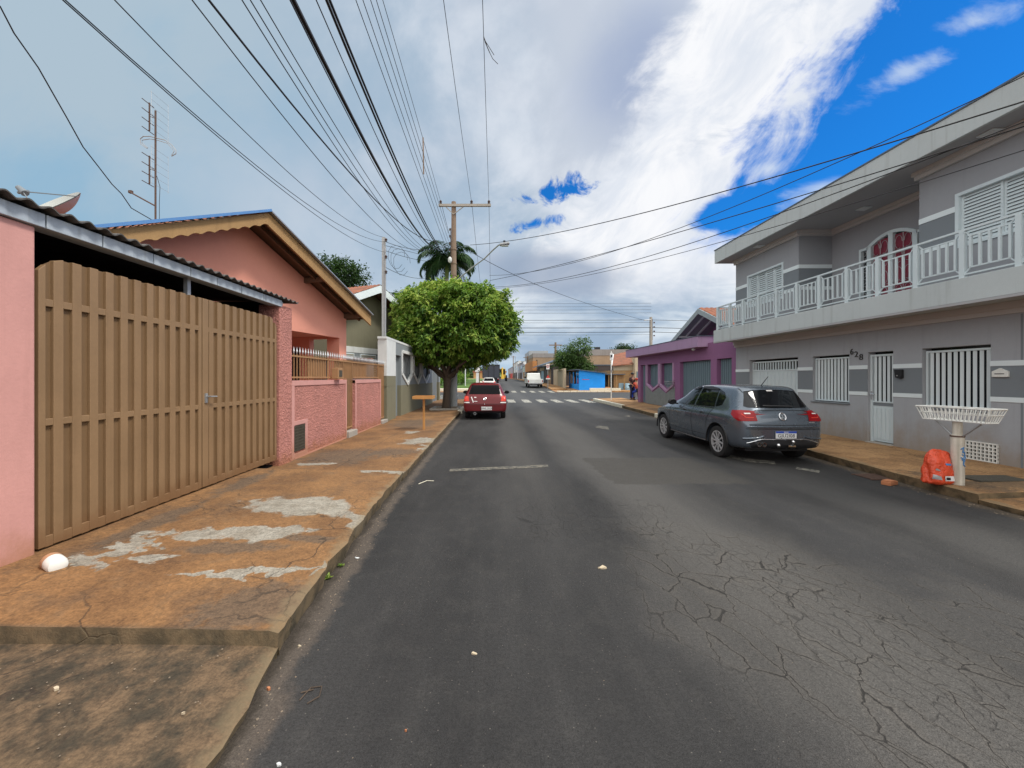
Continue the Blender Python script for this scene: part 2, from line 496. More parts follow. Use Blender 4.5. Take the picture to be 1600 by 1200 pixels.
def asphalt_mat():
    mt, t, b, out = base_mat("worn asphalt")
    p = t.pos()
    x, y, z = t.sep(p)
    big = t.noise(t.vec(x, t.mul(y, 0.35), 0.0), 0.9, 6, 0.6)
    med = t.noise(p, 5.0, 6, 0.65)
    fine = t.noise(p, 120.0, 3, 0.7)
    agg = t.voronoi(p, 190.0, 'F1', 'Distance')
    c = t.mix(t.ss(big, 0.32, 0.68), (0.0195, 0.0192, 0.0196, 1), (0.036, 0.0352, 0.0350, 1))
    # wheel paths worn paler, tarry strips darker
    xw = t.add(x, t.mul(t.sub(big, 0.5), 0.9))
    band = t.ss(t.m('ABSOLUTE', t.sub(xw, 2.05)), 0.95, 0.15)
    c = t.mix(t.mul(band, 0.75), c, (0.080, 0.0765, 0.072, 1))
    band2 = t.ss(t.m('ABSOLUTE', t.sub(xw, 4.7)), 0.7, 0.1)
    c = t.mix(t.mul(band2, 0.4), c, (0.085, 0.082, 0.078, 1))
    band3 = t.ss(t.m('ABSOLUTE', t.sub(xw, 3.45)), 0.75, 0.1)
    c = t.mix(t.mul(band3, 0.55), c, (0.030, 0.030, 0.032, 1))
    band4 = t.ss(t.m('ABSOLUTE', t.sub(xw, 0.5)), 0.6, 0.05)
    c = t.mix(t.mul(band4, t.mul(t.ss(y, 2.5, 8.0), 0.5)), c, (0.085, 0.08, 0.074, 1))
    stk = t.noise(t.vec(t.mul(x, 5.5), t.mul(y, 0.45), 2.0), 1.0, 7, 0.68)
    c = t.mix(t.mul(t.ss(stk, 0.46, 0.70), 0.10), c, (0.085, 0.081, 0.076, 1))
    c = t.mix(t.mul(t.ss(stk, 0.50, 0.34), 0.14), c, (0.020, 0.020, 0.021, 1))
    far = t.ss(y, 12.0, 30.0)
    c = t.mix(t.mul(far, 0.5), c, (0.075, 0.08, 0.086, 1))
    c = t.mix(t.mul(t.ss(med, 0.45, 0.75), 0.16), c, (0.09, 0.085, 0.078, 1))
    # square repair patch
    dn = t.mul(t.sub(t.noise(p, 3.5, 5, 0.6), 0.5), 0.35)
    px = t.add(x, dn)
    py = t.add(y, dn)
    skew = t.add(px, t.mul(t.sub(py, 6.6), 0.05))
    pm = t.mul(t.mul(t.ss(skew, 1.75, 1.80), t.ss(skew, 4.05, 3.75)), t.mul(t.ss(py, 5.75, 5.8), t.ss(py, 7.7, 7.6)))
    pc = t.mix(t.ss(fine, 0.4, 0.6), (0.034, 0.0325, 0.030, 1), (0.056, 0.052, 0.046, 1))
    c = t.mix(t.mul(pm, 0.85), c, pc)
    # alligator cracking
    warp = t.vm('SCALE', t.vm('SUBTRACT', t.noisec(p, 3.0, 4), (0.5, 0.5, 0.5)))
    warp.node.inputs['Scale'].default_value = 0.20
    warp2 = t.vm('SCALE', t.vm('SUBTRACT', t.noisec(p, 17.0, 4), (0.5, 0.5, 0.5)))
    warp2.node.inputs['Scale'].default_value = 0.05
    wp = t.vm('ADD', t.vm('ADD', p, warp), warp2)
    wx, wy, wz = t.sep(wp)
    wv = t.vec(t.mul(wx, 1.2), t.add(t.mul(wy, 0.58), t.mul(wx, 0.2)), 0.0)
    v1 = t.voronoi(wv, 4.0)
    v2 = t.voronoi(wv, 8.5)
    regn = t.noise(p, 1.3, 4, 0.6)
    reg = t.mx(t.ellipse(x, y, 2.15, 2.6, 1.25, 2.4, 8), t.ellipse(x, y, 3.4, 1.9, 0.9, 1.6, 8))
    reg = t.add(reg, t.mul(t.sub(regn, 0.5), 1.3))
    reg_a = t.ss(reg, 0.05, 0.5)
    reg_b = t.ss(reg, 0.4, 0.75)
    regc = t.ss(t.add(t.ellipse(x, y, 1.1, 4.4, 1.6, 1.2, 0), t.mul(t.sub(regn, 0.5), 1.6)), 0.15, 0.6)
    cr1 = t.mul(t.ss(v1, 0.0135, 0.004), reg_a)
    cr2 = t.mul(t.mul(t.ss(v2, 0.030, 0.008), reg_b), 0.55)
    cr3 = t.mul(t.mul(t.ss(v2, 0.018, 0.005), regc), 0.7)
    wide = t.mul(t.ss(v1, 0.09, 0.0), reg_a)
    c = t.mix(t.mul(reg_a, 0.30), c, (0.092, 0.086, 0.078, 1))
    c = t.mix(t.mul(wide, 0.12), c, (0.13, 0.108, 0.082, 1))
    crack = t.mx(t.mx(cr1, cr2), cr3)
    c = t.mix(t.mul(crack, 0.82), c, (0.009, 0.0085, 0.008, 1))
    # silt washed along the left gutter
    el = t.attr("edge_left")
    gn = t.noise(p, 4.0, 6, 0.65)
    g = t.add(el, t.mul(t.sub(gn, 0.5), 0.30))
    c = t.mix(t.mul(t.ss(g, 0.20, 0.10), 0.8), c, (0.098, 0.078, 0.062, 1))
    c = t.mix(t.mul(t.ss(g, 0.06, 0.0), 0.8), c, (0.04, 0.032, 0.024, 1))
    er = t.attr("edge_right")
    g2 = t.add(er, t.mul(t.sub(gn, 0.5), 0.4))
    c = t.mix(t.mul(t.ss(g2, 0.25, 0.05), 0.7), c, (0.10, 0.075, 0.05, 1))
    # aggregate speckle and pale grit
    fine2 = t.noise(p, 48.0, 4, 0.75)
    sp = t.add(0.50, t.add(t.mul(t.ss(fine, 0.30, 0.70), 0.62), t.mul(t.ss(fine2, 0.32, 0.68), 0.42)))
    c = t.mix(1.0, c, t.vec(sp, sp, sp), 'MULTIPLY')
    c = t.mix(t.mul(t.ss(agg, 0.16, 0.05), 0.35), c, (0.20, 0.19, 0.175, 1))
    v3 = t.voronoi(p, 22.0, 'F1', 'Distance')
    c = t.mix(t.mul(t.ss(v3, 0.085, 0.04), 0.5), c, (0.24, 0.22, 0.19, 1))
    t.put(b.inputs['Base Color'], c)
    t.put(b.inputs['Roughness'], t.add(0.72, t.mul(med, 0.2)))
    b.inputs['Specular IOR Level'].default_value = 0.35
    h = t.add(t.mul(fine, 0.25), t.add(t.mul(agg, 0.5), t.mul(crack, -1.6)))
    t.put(b.inputs['Normal'], t.bump(h, 0.55, 0.012))
    return mt


m_asphalt = asphalt_mat()


def pavement_mat(name, left):
    mt, t, b, out = base_mat(name)
    p = t.pos()
    x, y, z = t.sep(p)
    n = t.noise(p, 1.4, 7, 0.62)
    n2 = t.noise(p, 5.5, 6, 0.65)
    fine = t.noise(p, 70.0, 4, 0.7)
    c = t.mix(t.ss(n, 0.32, 0.66), (0.142, 0.070, 0.027, 1), (0.245, 0.126, 0.048, 1))
    c = t.mix(t.mul(t.ss(n2, 0.5, 0.75), 0.55), c, (0.17, 0.105, 0.055, 1))
    n6 = t.noise(t.vm('ADD', p, (11.0, 4.0, 0.0)), 1.9, 7, 0.66)
    c = t.mix(t.mul(t.ss(n6, 0.50, 0.68), 0.62), c, (0.105, 0.062, 0.034, 1))
    d = t.mul(t.sub(t.noise(p, 3.4, 6, 0.65), 0.5), 1.3)
    d2 = t.mul(t.sub(t.noise(t.vec(t.mul(x, 1.0), t.mul(y, 1.0), 0.0), 8.0, 7, 0.72), 0.5), 1.9)
    d = t.add(d, d2)
    cement = (0.31, 0.295, 0.25, 1)
    if left:
        # lower slab in front: dark, gritty, mossy
        lowm = t.ss(y, 2.24, 2.18)
        lc = t.mix(t.ss(n2, 0.36, 0.62), (0.040, 0.032, 0.020, 1), (0.135, 0.088, 0.049, 1))
        lc = t.mix(t.mul(t.ss(n, 0.5, 0.66), 0.7), lc, (0.20, 0.128, 0.068, 1))
        c = t.mix(lowm, c, lc)
        # dark damp stains
        for (cx, cy, a, bb, ro) in ((-1.5, 2.45, 0.42, 0.30, 20), (-2.2, 3.25, 0.55, 0.13, 5), (-3.3, 3.7, 0.16, 0.7, 0), (-3.35, 5.2, 0.18, 0.8, 0),
                                    (-1.7, 3.45, 0.35, 0.09, -10), (-2.9, 7.3, 0.8, 0.9, 0), (-2.0, 7.6, 0.7, 0.5, 0), (-2.6, 12.5, 0.9, 1.5, 0)):
            e = t.ss(t.add(t.ellipse(x, y, cx, cy, a, bb, ro), d), -0.05, 0.45)
            c = t.mix(t.mul(e, 0.75), c, (0.105, 0.075, 0.05, 1))
        # pale cement smears
        wz_ = t.noisec(p, 2.6, 6)
        wr_, wg_, wb_2 = t.sep(wz_)
        wq_ = t.noisec(p, 9.0, 5)
        wr2_, wg2_, wb3_ = t.sep(wq_)
        xw_ = t.add(t.add(x, t.mul(t.sub(wr_, 0.5), 1.1)), t.mul(t.sub(wr2_, 0.5), 0.30))
        yw_ = t.add(t.add(y, t.mul(t.sub(wg_, 0.5), 0.55)), t.mul(t.sub(wg2_, 0.5), 0.22))
        ms = None
        for (cx, cy, a, bb, ro) in ((-2.15, 4.3, 0.72, 0.30, -12), (-1.55, 4.0, 0.42, 0.13, -35), (-2.5, 3.55, 0.5, 0.11, 6), (-2.0, 3.50, 0.35, 0.16, 8),
                                    (-3.07, 3.2, 0.09, 0.42, -4), (-2.72, 3.05, 0.22, 0.07, 15), (-1.8, 2.84, 0.46, 0.055, 15), (-1.65, 5.95, 0.42, 0.14, 0),
                                    (-1.75, 9.0, 0.45, 0.5, 0), (-1.5, 8.1, 0.1, 0.35, 0), (-2.3, 10.4, 0.15, 0.25, 0), (-1.38, 2.95, 0.06, 0.2, 0),
                                    (-3.0, 6.7, 0.4, 0.12, 0)):
            e = t.add(t.ellipse(xw_, yw_, cx, cy, a, bb, ro), t.mul(d, 0.45))
            ms = e if ms is None else t.mx(ms, e)
        mask = t.ss(ms, -0.05, 0.22)
        holem = t.ss(t.add(t.ellipse(x, y, -2.4, 3.78, 0.32, 0.10, 5), t.mul(d, 0.8)), 0.0, 0.2)
        mask = t.mul(mask, t.sub(1.0, holem))
        cc = t.mix(t.ss(n2, 0.35, 0.7), cement, (0.22, 0.20, 0.16, 1))
        c = t.mix(t.mul(mask, 0.92), c, cc)
        cy0 = 3.0
    else:
        c = t.mix(t.ss(n, 0.34, 0.62), (0.24, 0.128, 0.052, 1), (0.38, 0.215, 0.092, 1))
        c = t.mix(t.mul(t.ss(n2, 0.5, 0.75), 0.4), c, (0.19, 0.115, 0.06, 1))
        for (cx, cy, a, bb, ro) in ((6.5, 5.4, 0.3, 0.8, 0), (6.9, 5.2, 0.5, 0.35, 0), (6.6, 11.0, 0.2, 3.0, 0), (7.4, 17.0, 0.5, 2.0, 0)):
            e = t.ss(t.add(t.ellipse(x, y, cx, cy, a, bb, ro), d), -0.05, 0.5)
            c = t.mix(t.mul(e, 0.7), c, (0.11, 0.075, 0.045, 1))
        mask = t.ss(t.add(t.ellipse(x, y, 7.2, 4.55, 0.35, 0.14, 0), d), 0.0, 0.2)
        c = t.mix(t.mul(mask, 0.7), c, cement)
    # random cracks
    warp = t.vm('SCALE', t.vm('SUBTRACT', t.noisec(p, 2.5, 4), (0.5, 0.5, 0.5)))
    warp.node.inputs['Scale'].default_value = 0.5
    wv = t.vm('ADD', p, warp)
    v = t.voronoi(wv, 1.5)
    cm = t.ss(t.noise(p, 0.9, 3, 0.5), 0.45, 0.62)
    crack = t.mul(t.ss(v, 0.014, 0.004), cm)
    c = t.mix(t.mul(crack, 0.6), c, (0.03, 0.022, 0.015, 1))
    g3 = t.noise(p, 24.0, 5, 0.7)
    jx = t.add(x, t.mul(t.sub(n2, 0.5), 0.03))
    jy = t.add(y, t.mul(t.sub(n2, 0.5), 0.03))
    jl = t.ss(t.m('ABSOLUTE', t.sub(jx, -2.6 if left else 7.4)), 0.014, 0.004)
    jc = t.ss(t.m('ABSOLUTE', t.sub(t.m('FRACT', t.mul(jy, 0.45)), 0.5)), 0.006, 0.002)
    jm = t.mul(t.mx(jl, jc), t.ss(y, 6.0, 6.1) if left else t.ss(y, 4.9, 5.0))
    c = t.mix(t.mul(jm, 0.6), c, (0.05, 0.034, 0.022, 1))
    f = t.add(0.50, t.add(t.mul(t.ss(fine, 0.3, 0.7), 0.55), t.mul(t.ss(g3, 0.3, 0.7), 0.45)))
    c = t.mix(1.0, c, t.vec(f, f, f), 'MULTIPLY')
    # kerb edge crumbled and mossy
    e = t.attr("edge")
    en = t.add(e, t.mul(t.sub(n2, 0.5), 0.35))
    c = t.mix(t.mul(t.ss(en, 0.10, 0.0), 0.65), c, (0.20, 0.15, 0.085, 1))
    side = t.attr("side")
    sc = t.mix(t.ss(n2, 0.38, 0.62), (0.035, 0.032, 0.02, 1), (0.17, 0.125, 0.07, 1))
    c = t.mix(side, c, sc)
    t.put(b.inputs['Base Color'], c)
    b.inputs['Roughness'].default_value = 0.9
    h = t.add(t.mul(fine, 0.4), t.add(t.mul(n2, 0.8), t.mul(crack, -1.0)))
    t.put(b.inputs['Normal'], t.bump(h, 0.5, 0.02))
    return mt


m_pave_l = pavement_mat("stained cement pavement", True)
m_pave_r = pavement_mat("ochre dusted pavement", False)


def paint_mat():
    mt, t, b, out = base_mat("worn road paint")
    p = t.pos()
    n = t.noise(p, 6.0, 6, 0.7)
    fine = t.noise(p, 60.0, 3, 0.7)
    a = t.ss(t.add(n, t.mul(t.sub(fine, 0.5), 0.9)), 0.40, 0.60)
    c = t.mix(a, (0.085, 0.083, 0.078, 1), (0.50, 0.49, 0.42, 1))
    t.put(b.inputs['Base Color'], c)
    b.inputs['Roughness'].default_value = 0.85
    return mt


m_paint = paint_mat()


def faded_mat(top=(0.17, 0.155, 0.12, 1)):
    mt, t, b, out = base_mat("faded road paint")
    p = t.pos()
    n = t.noise(p, 9.0, 6, 0.7)
    fine = t.noise(p, 80.0, 3, 0.7)
    a = t.ss(t.add(n, t.mul(t.sub(fine, 0.5), 0.6)), 0.42, 0.62)
    c = t.mix(a, (0.050, 0.049, 0.047, 1), top)
    t.put(b.inputs['Base Color'], c)
    b.inputs['Roughness'].default_value = 0.85
    return mt


m_faded = faded_mat()
m_bay = faded_mat((0.30, 0.285, 0.235, 1))


def ground_mat(name, c1, c2):
    mt, t, b, out = base_mat(name)
    p = t.pos()
    n = t.noise(p, 0.7, 7, 0.65)
    c = t.mix(t.ss(n, 0.35, 0.65), c1, c2)
    t.put(b.inputs['Base Color'], c)
    b.inputs['Roughness'].default_value = 0.95
    return mt


m_soil = ground_mat("red soil", (0.24, 0.12, 0.055, 1), (0.32, 0.19, 0.10, 1))
m_lawn = ground_mat("lawn", (0.06, 0.13, 0.02, 1), (0.11, 0.19, 0.035, 1))


# ------------------------------------------------------------------ mesh helpers
class MB:
    def __init__(self):
        self.v = []
        self.f = []

    def quad(self, *pts):
        i = len(self.v)
        self.v.extend([tuple(p) for p in pts])
        self.f.append(tuple(range(i, i + len(pts))))
        return self

    def box(self, x0, x1, y0, y1, z0, z1):
        x0, x1 = min(x0, x1), max(x0, x1)
        y0, y1 = min(y0, y1), max(y0, y1)
        z0, z1 = min(z0, z1), max(z0, z1)
        i = len(self.v)
        self.v += [(x0, y0, z0), (x1, y0, z0), (x1, y1, z0), (x0, y1, z0),
                   (x0, y0, z1), (x1, y0, z1), (x1, y1, z1), (x0, y1, z1)]
        self.f += [(i, i + 3, i + 2, i + 1), (i + 4, i + 5, i + 6, i + 7), (i, i + 1, i + 5, i + 4),
                   (i + 1, i + 2, i + 6, i + 5), (i + 2, i + 3, i + 7, i + 6), (i + 3, i, i + 4, i + 7)]
        return self

    def beam(self, a, b, w, h, up=(0, 0, 1)):
        """rectangular bar from a to b, w across, h along up"""
        a, b, up = Vector(a), Vector(b), Vector(up)
        d = (b - a).normalized()
        s = d.cross(up)
        if s.length < 1e-5:
            s = d.cross(Vector((1, 0, 0)))
        s.normalize()
        u = s.cross(d).normalized()
        i = len(self.v)
        for p in (a, b):
            for (p1, p2) in ((-1, -1), (1, -1), (1, 1), (-1, 1)):
                self.v.append(tuple(p + s * (w / 2 * p1) + u * (h / 2 * p2)))
        self.f += [(i, i + 3, i + 2, i + 1), (i + 4, i + 5, i + 6, i + 7), (i, i + 1, i + 5, i + 4),
                   (i + 1, i + 2, i + 6, i + 5), (i + 2, i + 3, i + 7, i + 6), (i + 3, i, i + 4, i + 7)]
        return self

    def tube(self, pts, r, n=8, cap=True):
        pts = [Vector(p) for p in pts]
        rs = r if hasattr(r, '__len__') else [r] * len(pts)
        base = len(self.v)
        ref = None
        for k, p in enumerate(pts):
            if k == 0:
                d = pts[1] - pts[0]
            elif k == len(pts) - 1:
                d = pts[-1] - pts[-2]
            else:
                d = pts[k + 1] - pts[k - 1]
            if d.length < 1e-9:
                d = Vector((0, 0, 1))
            d.normalize()
            if ref is None:
                ref = Vector((0, 0, 1)) if abs(d.z) < 0.9 else Vector((1, 0, 0))
            s = d.cross(ref)
            if s.length < 1e-5:
                s = d.cross(Vector((0, 1, 0)))
            s.normalize()
            u = s.cross(d).normalized()
            ref = u
            for j in range(n):
                a = 2 * pi * j / n
                self.v.append(tuple(p + (s * cos(a) + u * sin(a)) * rs[k]))
        for k in range(len(pts) - 1):
            for j in range(n):
                a = base + k * n + j
                b2 = base + k * n + (j + 1) % n
                self.f.append((a, b2, b2 + n, a + n))
        if cap:
            self.f.append(tuple(base + j for j in reversed(range(n))))
            e = base + (len(pts) - 1) * n
            self.f.append(tuple(e + j for j in range(n)))
        return self

    def prism(self, poly, fn, d0, d1):
        """polygon poly in (a, b) swept from depth d0 to d1; fn(a, b, d) -> point"""
        i = len(self.v)
        n = len(poly)
        for d in (d0, d1):
            for (a, b) in poly:
                self.v.append(tuple(fn(a, b, d)))
        self.f.append(tuple(range(i, i + n)))
        self.f.append(tuple(range(i + 2 * n - 1, i + n - 1, -1)))
        for k in range(n):
            k2 = (k + 1) % n
            self.f.append((i + k, i + n + k, i + n + k2, i + k2))
        return self

    def lathe(self, prof, origin=(0, 0, 0), axis='z', n=24, cap=True):
        """prof: list of (radius, height)"""
        base = len(self.v)
        ox, oy, oz = origin
        for (r, h) in prof:
            for j in range(n):
                a = 2 * pi * j / n
                c, s = r * cos(a), r * sin(a)
                if axis == 'z':
                    self.v.append((ox + c, oy + s, oz + h))
                elif axis == 'x':
                    self.v.append((ox + h, oy + c, oz + s))
                else:
                    self.v.append((ox + c, oy + h, oz + s))
        for k in range(len(prof) - 1):
            for j in range(n):
                a = base + k * n + j
                b2 = base + k * n + (j + 1) % n
                self.f.append((a, b2, b2 + n, a + n))
        if cap:
            self.f.append(tuple(base + j for j in reversed(range(n))))
            e = base + (len(prof) - 1) * n
            self.f.append(tuple(e + j for j in range(n)))
        return self

    def ball(self, c, rx, ry, rz, n=12, m=8):
        base = len(self.v)
        for k in range(m + 1):
            th = pi * k / m
            for j in range(n):
                ph = 2 * pi * j / n
                self.v.append((c[0] + rx * sin(th) * cos(ph), c[1] + ry * sin(th) * sin(ph), c[2] - rz * cos(th)))
        for k in range(m):
            for j in range(n):
                a = base + k * n + j
                b2 = base + k * n + (j + 1) % n
                self.f.append((a, b2, b2 + n, a + n))
        return self

    def xform(self, fn):
        self.v = [tuple(fn(*p)) for p in self.v]
        return self

    def build(self, name, material, parent=None, smooth=False, bevel=0.0, world=True, angle=40, seg=2):
        v = self.v
        if parent is not None and world:
            inv = root_matrix(parent).inverted()
            v = [tuple(inv @ Vector(p)) for p in v]
        me = bpy.data.meshes.new(name)
        me.from_pydata(v, [], self.f)
        bm = bmesh.new()
        bm.from_mesh(me)
        bmesh.ops.remove_doubles(bm, verts=bm.verts, dist=1e-5)
        bmesh.ops.recalc_face_normals(bm, faces=bm.faces)
        bm.to_mesh(me)
        bm.free()
        me.materials.append(material)
        if smooth:
            smooth_mesh(me, angle)
        o = bpy.data.objects.new(name, me)
        COL.objects.link(o)
        if parent is not None:
            o.parent = parent
        if bevel > 0:
            md = o.modifiers.new("bevel", 'BEVEL')
            md.width = bevel
            md.segments = seg
            md.limit_method = 'ANGLE'
            md.angle_limit = radians(35)
        return o


def smooth_mesh(me, angle=40):
    me.polygons.foreach_set('use_smooth', [True] * len(me.polygons))
    try:
        me.set_sharp_from_angle(angle=radians(angle))
    except Exception:
        pass


ROOTM = {}


def root_matrix(o):
    while o.parent is not None:
        o = o.parent
    return ROOTM.get(o.name, Matrix.Identity(4))


def tag(o, label=None, cat=None, group=None, kind=None):
    if label:
        o['label'] = label
    if cat:
        o['category'] = cat
    if group:
        o['group'] = group
    if kind:
        o['kind'] = kind
    return o


def thing(name, label, cat, loc=(0, 0, 0), rz=0.0, group=None):
    o = bpy.data.objects.new(name, None)
    o.empty_display_size = 0.2
    COL.objects.link(o)
    o.location = loc
    o.rotation_euler = (0, 0, rz)
    ROOTM[o.name] = Matrix.Translation(Vector(loc)) @ Matrix.Rotation(rz, 4, 'Z')
    return tag(o, label, cat, group)


def dup(o, parent=None):
    c = o.copy()
    COL.objects.link(c)
    if parent is not None:
        c.parent = parent
    for ch in [k for k in o.children]:
        dup(ch, c)
    return c


def struct(o):
    o['kind'] = 'structure'
    return o


def PX(u, Y): return (u - 772.0) * Y / 600.0
def PZ(v, Y): return CAMZ - (v - 590.0) * Y / 600.0


def text_mesh(txt, size, extrude=0.003, spacing=1.0):
    cu = bpy.data.curves.new("txt", 'FONT')
    cu.body = txt
    cu.size = size
    cu.extrude = extrude
    cu.align_x = 'CENTER'
    cu.align_y = 'CENTER'
    cu.space_character = spacing
    o = bpy.data.objects.new("txt", cu)
    COL.objects.link(o)
    dg = bpy.context.evaluated_depsgraph_get()
    me = bpy.data.meshes.new_from_object(o.evaluated_get(dg))
    vs = [tuple(v.co) for v in me.vertices]
    fs = [tuple(p.vertices) for p in me.polygons]
    bpy.data.objects.remove(o)
    bpy.data.meshes.remove(me)
    m = MB()
    m.v, m.f = vs, fs
    return m


def wall_grid(mb, a0, a1, z0, z1, thick, opens, fn):
    """a wall with rectangular openings; fn(a, d, z) -> point, d runs into the building"""
    A = sorted(set([a0, a1] + [c for o in opens for c in (o[0], o[1]) if a0 < c < a1]))
    Z = sorted(set([z0, z1] + [c for o in opens for c in (o[2], o[3]) if z0 < c < z1]))

    def solid(i, j):
        if i < 0 or j < 0 or i >= len(A) - 1 or j >= len(Z) - 1:
            return False
        ca, cz = (A[i] + A[i + 1]) / 2, (Z[j] + Z[j + 1]) / 2
        return not any(o[0] < ca < o[1] and o[2] < cz < o[3] for o in opens)
    for i in range(len(A) - 1):
        for j in range(len(Z) - 1):
            if not solid(i, j):
                continue
            p, q, r, s = A[i], A[i + 1], Z[j], Z[j + 1]
            mb.quad(fn(p, 0, r), fn(q, 0, r), fn(q, 0, s), fn(p, 0, s))
            mb.quad(fn(p, thick, r), fn(p, thick, s), fn(q, thick, s), fn(q, thick, r))
            if not solid(i - 1, j):
                mb.quad(fn(p, 0, r), fn(p, 0, s), fn(p, thick, s), fn(p, thick, r))
            if not solid(i + 1, j):
                mb.quad(fn(q, 0, r), fn(q, thick, r), fn(q, thick, s), fn(q, 0, s))
            if not solid(i, j - 1):
                mb.quad(fn(p, 0, r), fn(p, thick, r), fn(q, thick, r), fn(q, 0, r))
            if not solid(i, j + 1):
                mb.quad(fn(p, 0, s), fn(q, 0, s), fn(q, thick, s), fn(p, thick, s))
    return mb


def interp(tab, y):
    if y <= tab[0][0]:
        return tab[0][1]
    for (a, b) in zip(tab, tab[1:]):
        if y <= b[0]:
            f = (y - a[0]) / (b[0] - a[0])
            return a[1] + (b[1] - a[1]) * f
    return tab[-1][1]


def road_z(y):
    return interp([(-60, 0), (43, 0), (52, 0.32), (62, 0.52), (110, 1.0), (260, 1.15), (900, 1.2)], y)


def kL(y):
    return interp([(-25, -1.0), (1.57, -1.13), (2.34, -1.25), (4.57, -1.39), (8, -1.42), (15.5, -1.47), (28, -1.5)], y)


def kR(y):
    return interp([(-25, 6.05), (4.5, 6.1), (5.2, 6.12), (7.9, 6.42), (14.8, 6.5), (20, 6.75), (27, 6.88)], y)


# ------------------------------------------------------------------ the setting: ground, roads, pavements
def frange(a, b, st):
    n = max(1, int(round((b - a) / st)))
    return [a + (b - a) * i / n for i in range(n + 1)]


def attr_float(me, name, vals):
    a = me.attributes.new(name, 'FLOAT', 'POINT')
    a.data.foreach_set('value', vals)


mb = MB()
ys = [-60, -20, 0, 20, 43, 46, 52, 57, 62, 80, 110, 180, 260, 500, 900]
xs = [-900, -300, -100, -40, -15, 0, 15, 40, 100, 300, 900]
for j in range(len(ys) - 1):
    for i in range(len(xs) - 1):
        mb.quad((xs[i], ys[j], road_z(ys[j]) - 0.03), (xs[i + 1], ys[j], road_z(ys[j]) - 0.03),
                (xs[i + 1], ys[j + 1], road_z(ys[j + 1]) - 0.03), (xs[i], ys[j + 1], road_z(ys[j + 1]) - 0.03))
struct(mb.build('ground', m_soil))

# main road sheet with the distance to both kerbs stored per vertex
ys = frange(-20, 12, 0.4) + frange(13, 43, 2.0)[0:] + [45, 48, 52, 57, 62, 70, 85, 110, 150, 200, 260]
V, F, EL, ER = [], [], [], []
for y in ys:
    x0 = kL(y) - (0.35 if y < 26 else 0.0)
    x1 = kR(y) + (0.35 if y < 26 else 0.0)
    for k in range(29):
        x = x0 + (x1 - x0) * k / 28
        V.append((x, y, road_z(y)))
        EL.append(x - kL(y) if y < 26.5 else 5.0)
        ER.append(kR(y) - x if y < 26.5 else 5.0)
for j in range(len(ys) - 1):
    for k in range(28):
        a = j * 29 + k
        F.append((a, a + 1, a + 30, a + 29))
me = bpy.data.meshes.new('road')
me.from_pydata(V, [], F)
attr_float(me, 'edge_left', EL)
attr_float(me, 'edge_right', ER)
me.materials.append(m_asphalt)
o = bpy.data.objects.new('road', me)
COL.objects.link(o)
struct(o)

mb = MB()
for (xa, xb) in ((-160, kL(27)), (kR(27), 160)):
    mb.quad((xa, 28.2, -0.004), (xb, 28.2, -0.004), (xb, 42.0, -0.004), (xa, 42.0, -0.004))
o = mb.build('cross_road', m_asphalt)
attr_float(o.data, 'edge_left', [5.0] * len(o.data.vertices))
attr_float(o.data, 'edge_right', [5.0] * len(o.data.vertices))
struct(o)


def pavement(name, y0, y1, kfn, wall_x, z_k, z_w, material, side, step=0.12, far_face=True, jit=0.026, ends=(True, True)):
    """a raised slab from the kerb line to the wall line, crumbled edge, with its kerb face"""
    V, F, E, SD = [], [], [], []
    ysl = frange(y0, y1, step)
    nx = 14
    for y in ysl:
        k = kfn(y) + side * 0.0
        j = noise.noise(Vector((y * 3.1, side * 9.0, 0))) * jit + noise.noise(Vector((y * 9.0, side * 4.0, 3))) * jit * 0.7
        for i in range(nx + 1):
            f = (i / nx) ** 1.5
            x = k + j * (1 - f) + (wall_x - k) * f
            z = z_k + (z_w - z_k) * f + noise.noise(Vector((x * 1.3, y * 1.3, 5))) * 0.008
            if i == 0:
                z -= 0.012
            V.append((x, y, z))
            E.append(abs(x - k))
            SD.append(0.0)
    w = nx + 1
    for a in range(len(ysl) - 1):
        for i in range(nx):
            p = a * w + i
            F.append((p, p + 1, p + w + 1, p + w))
    # kerb face
    b0 = len(V)
    for a, y in enumerate(ysl):
        p = V[a * w]
        V.append((p[0] - side * 0.0, p[1], p[2]))
        V.append((p[0] + (0.03 if side > 0 else -0.03) * -1, p[1], -0.03))
        E += [0.0, 0.0]
        SD += [0.6, 1.0]
    for a in range(len(ysl) - 1):
        p = b0 + a * 2
        F.append((p, p + 1, p + 3, p + 2))
    # end faces
    for which, a in ((0, 0), (1, len(ysl) - 1)):
        if not ends[which]:
            continue
        b1 = len(V)
        dy = -0.02 if which == 0 else 0.02
        for i in range(w):
            p = V[a * w + i]
            V.append(p)
            V.append((p[0], p[1] + dy, -0.03))
            E += [0.0, 0.0]
            SD += [0.5, 1.0]
        for i in range(nx):
            p = b1 + i * 2
            F.append((p, p + 1, p + 3, p + 2))
    me = bpy.data.meshes.new(name)
    me.from_pydata(V, [], F)
    attr_float(me, 'edge', E)
    attr_float(me, 'side', SD)
    me.materials.append(material)
    bm = bmesh.new()
    bm.from_mesh(me)
    bmesh.ops.recalc_face_normals(bm, faces=bm.faces)
    # the top must face up
    up = sum(f.normal.z for f in bm.faces)
    if up < 0:
        bmesh.ops.reverse_faces(bm, faces=bm.faces)
    bm.to_mesh(me)
    bm.free()
    o = bpy.data.objects.new(name, me)
    COL.objects.link(o)
    return struct(o)


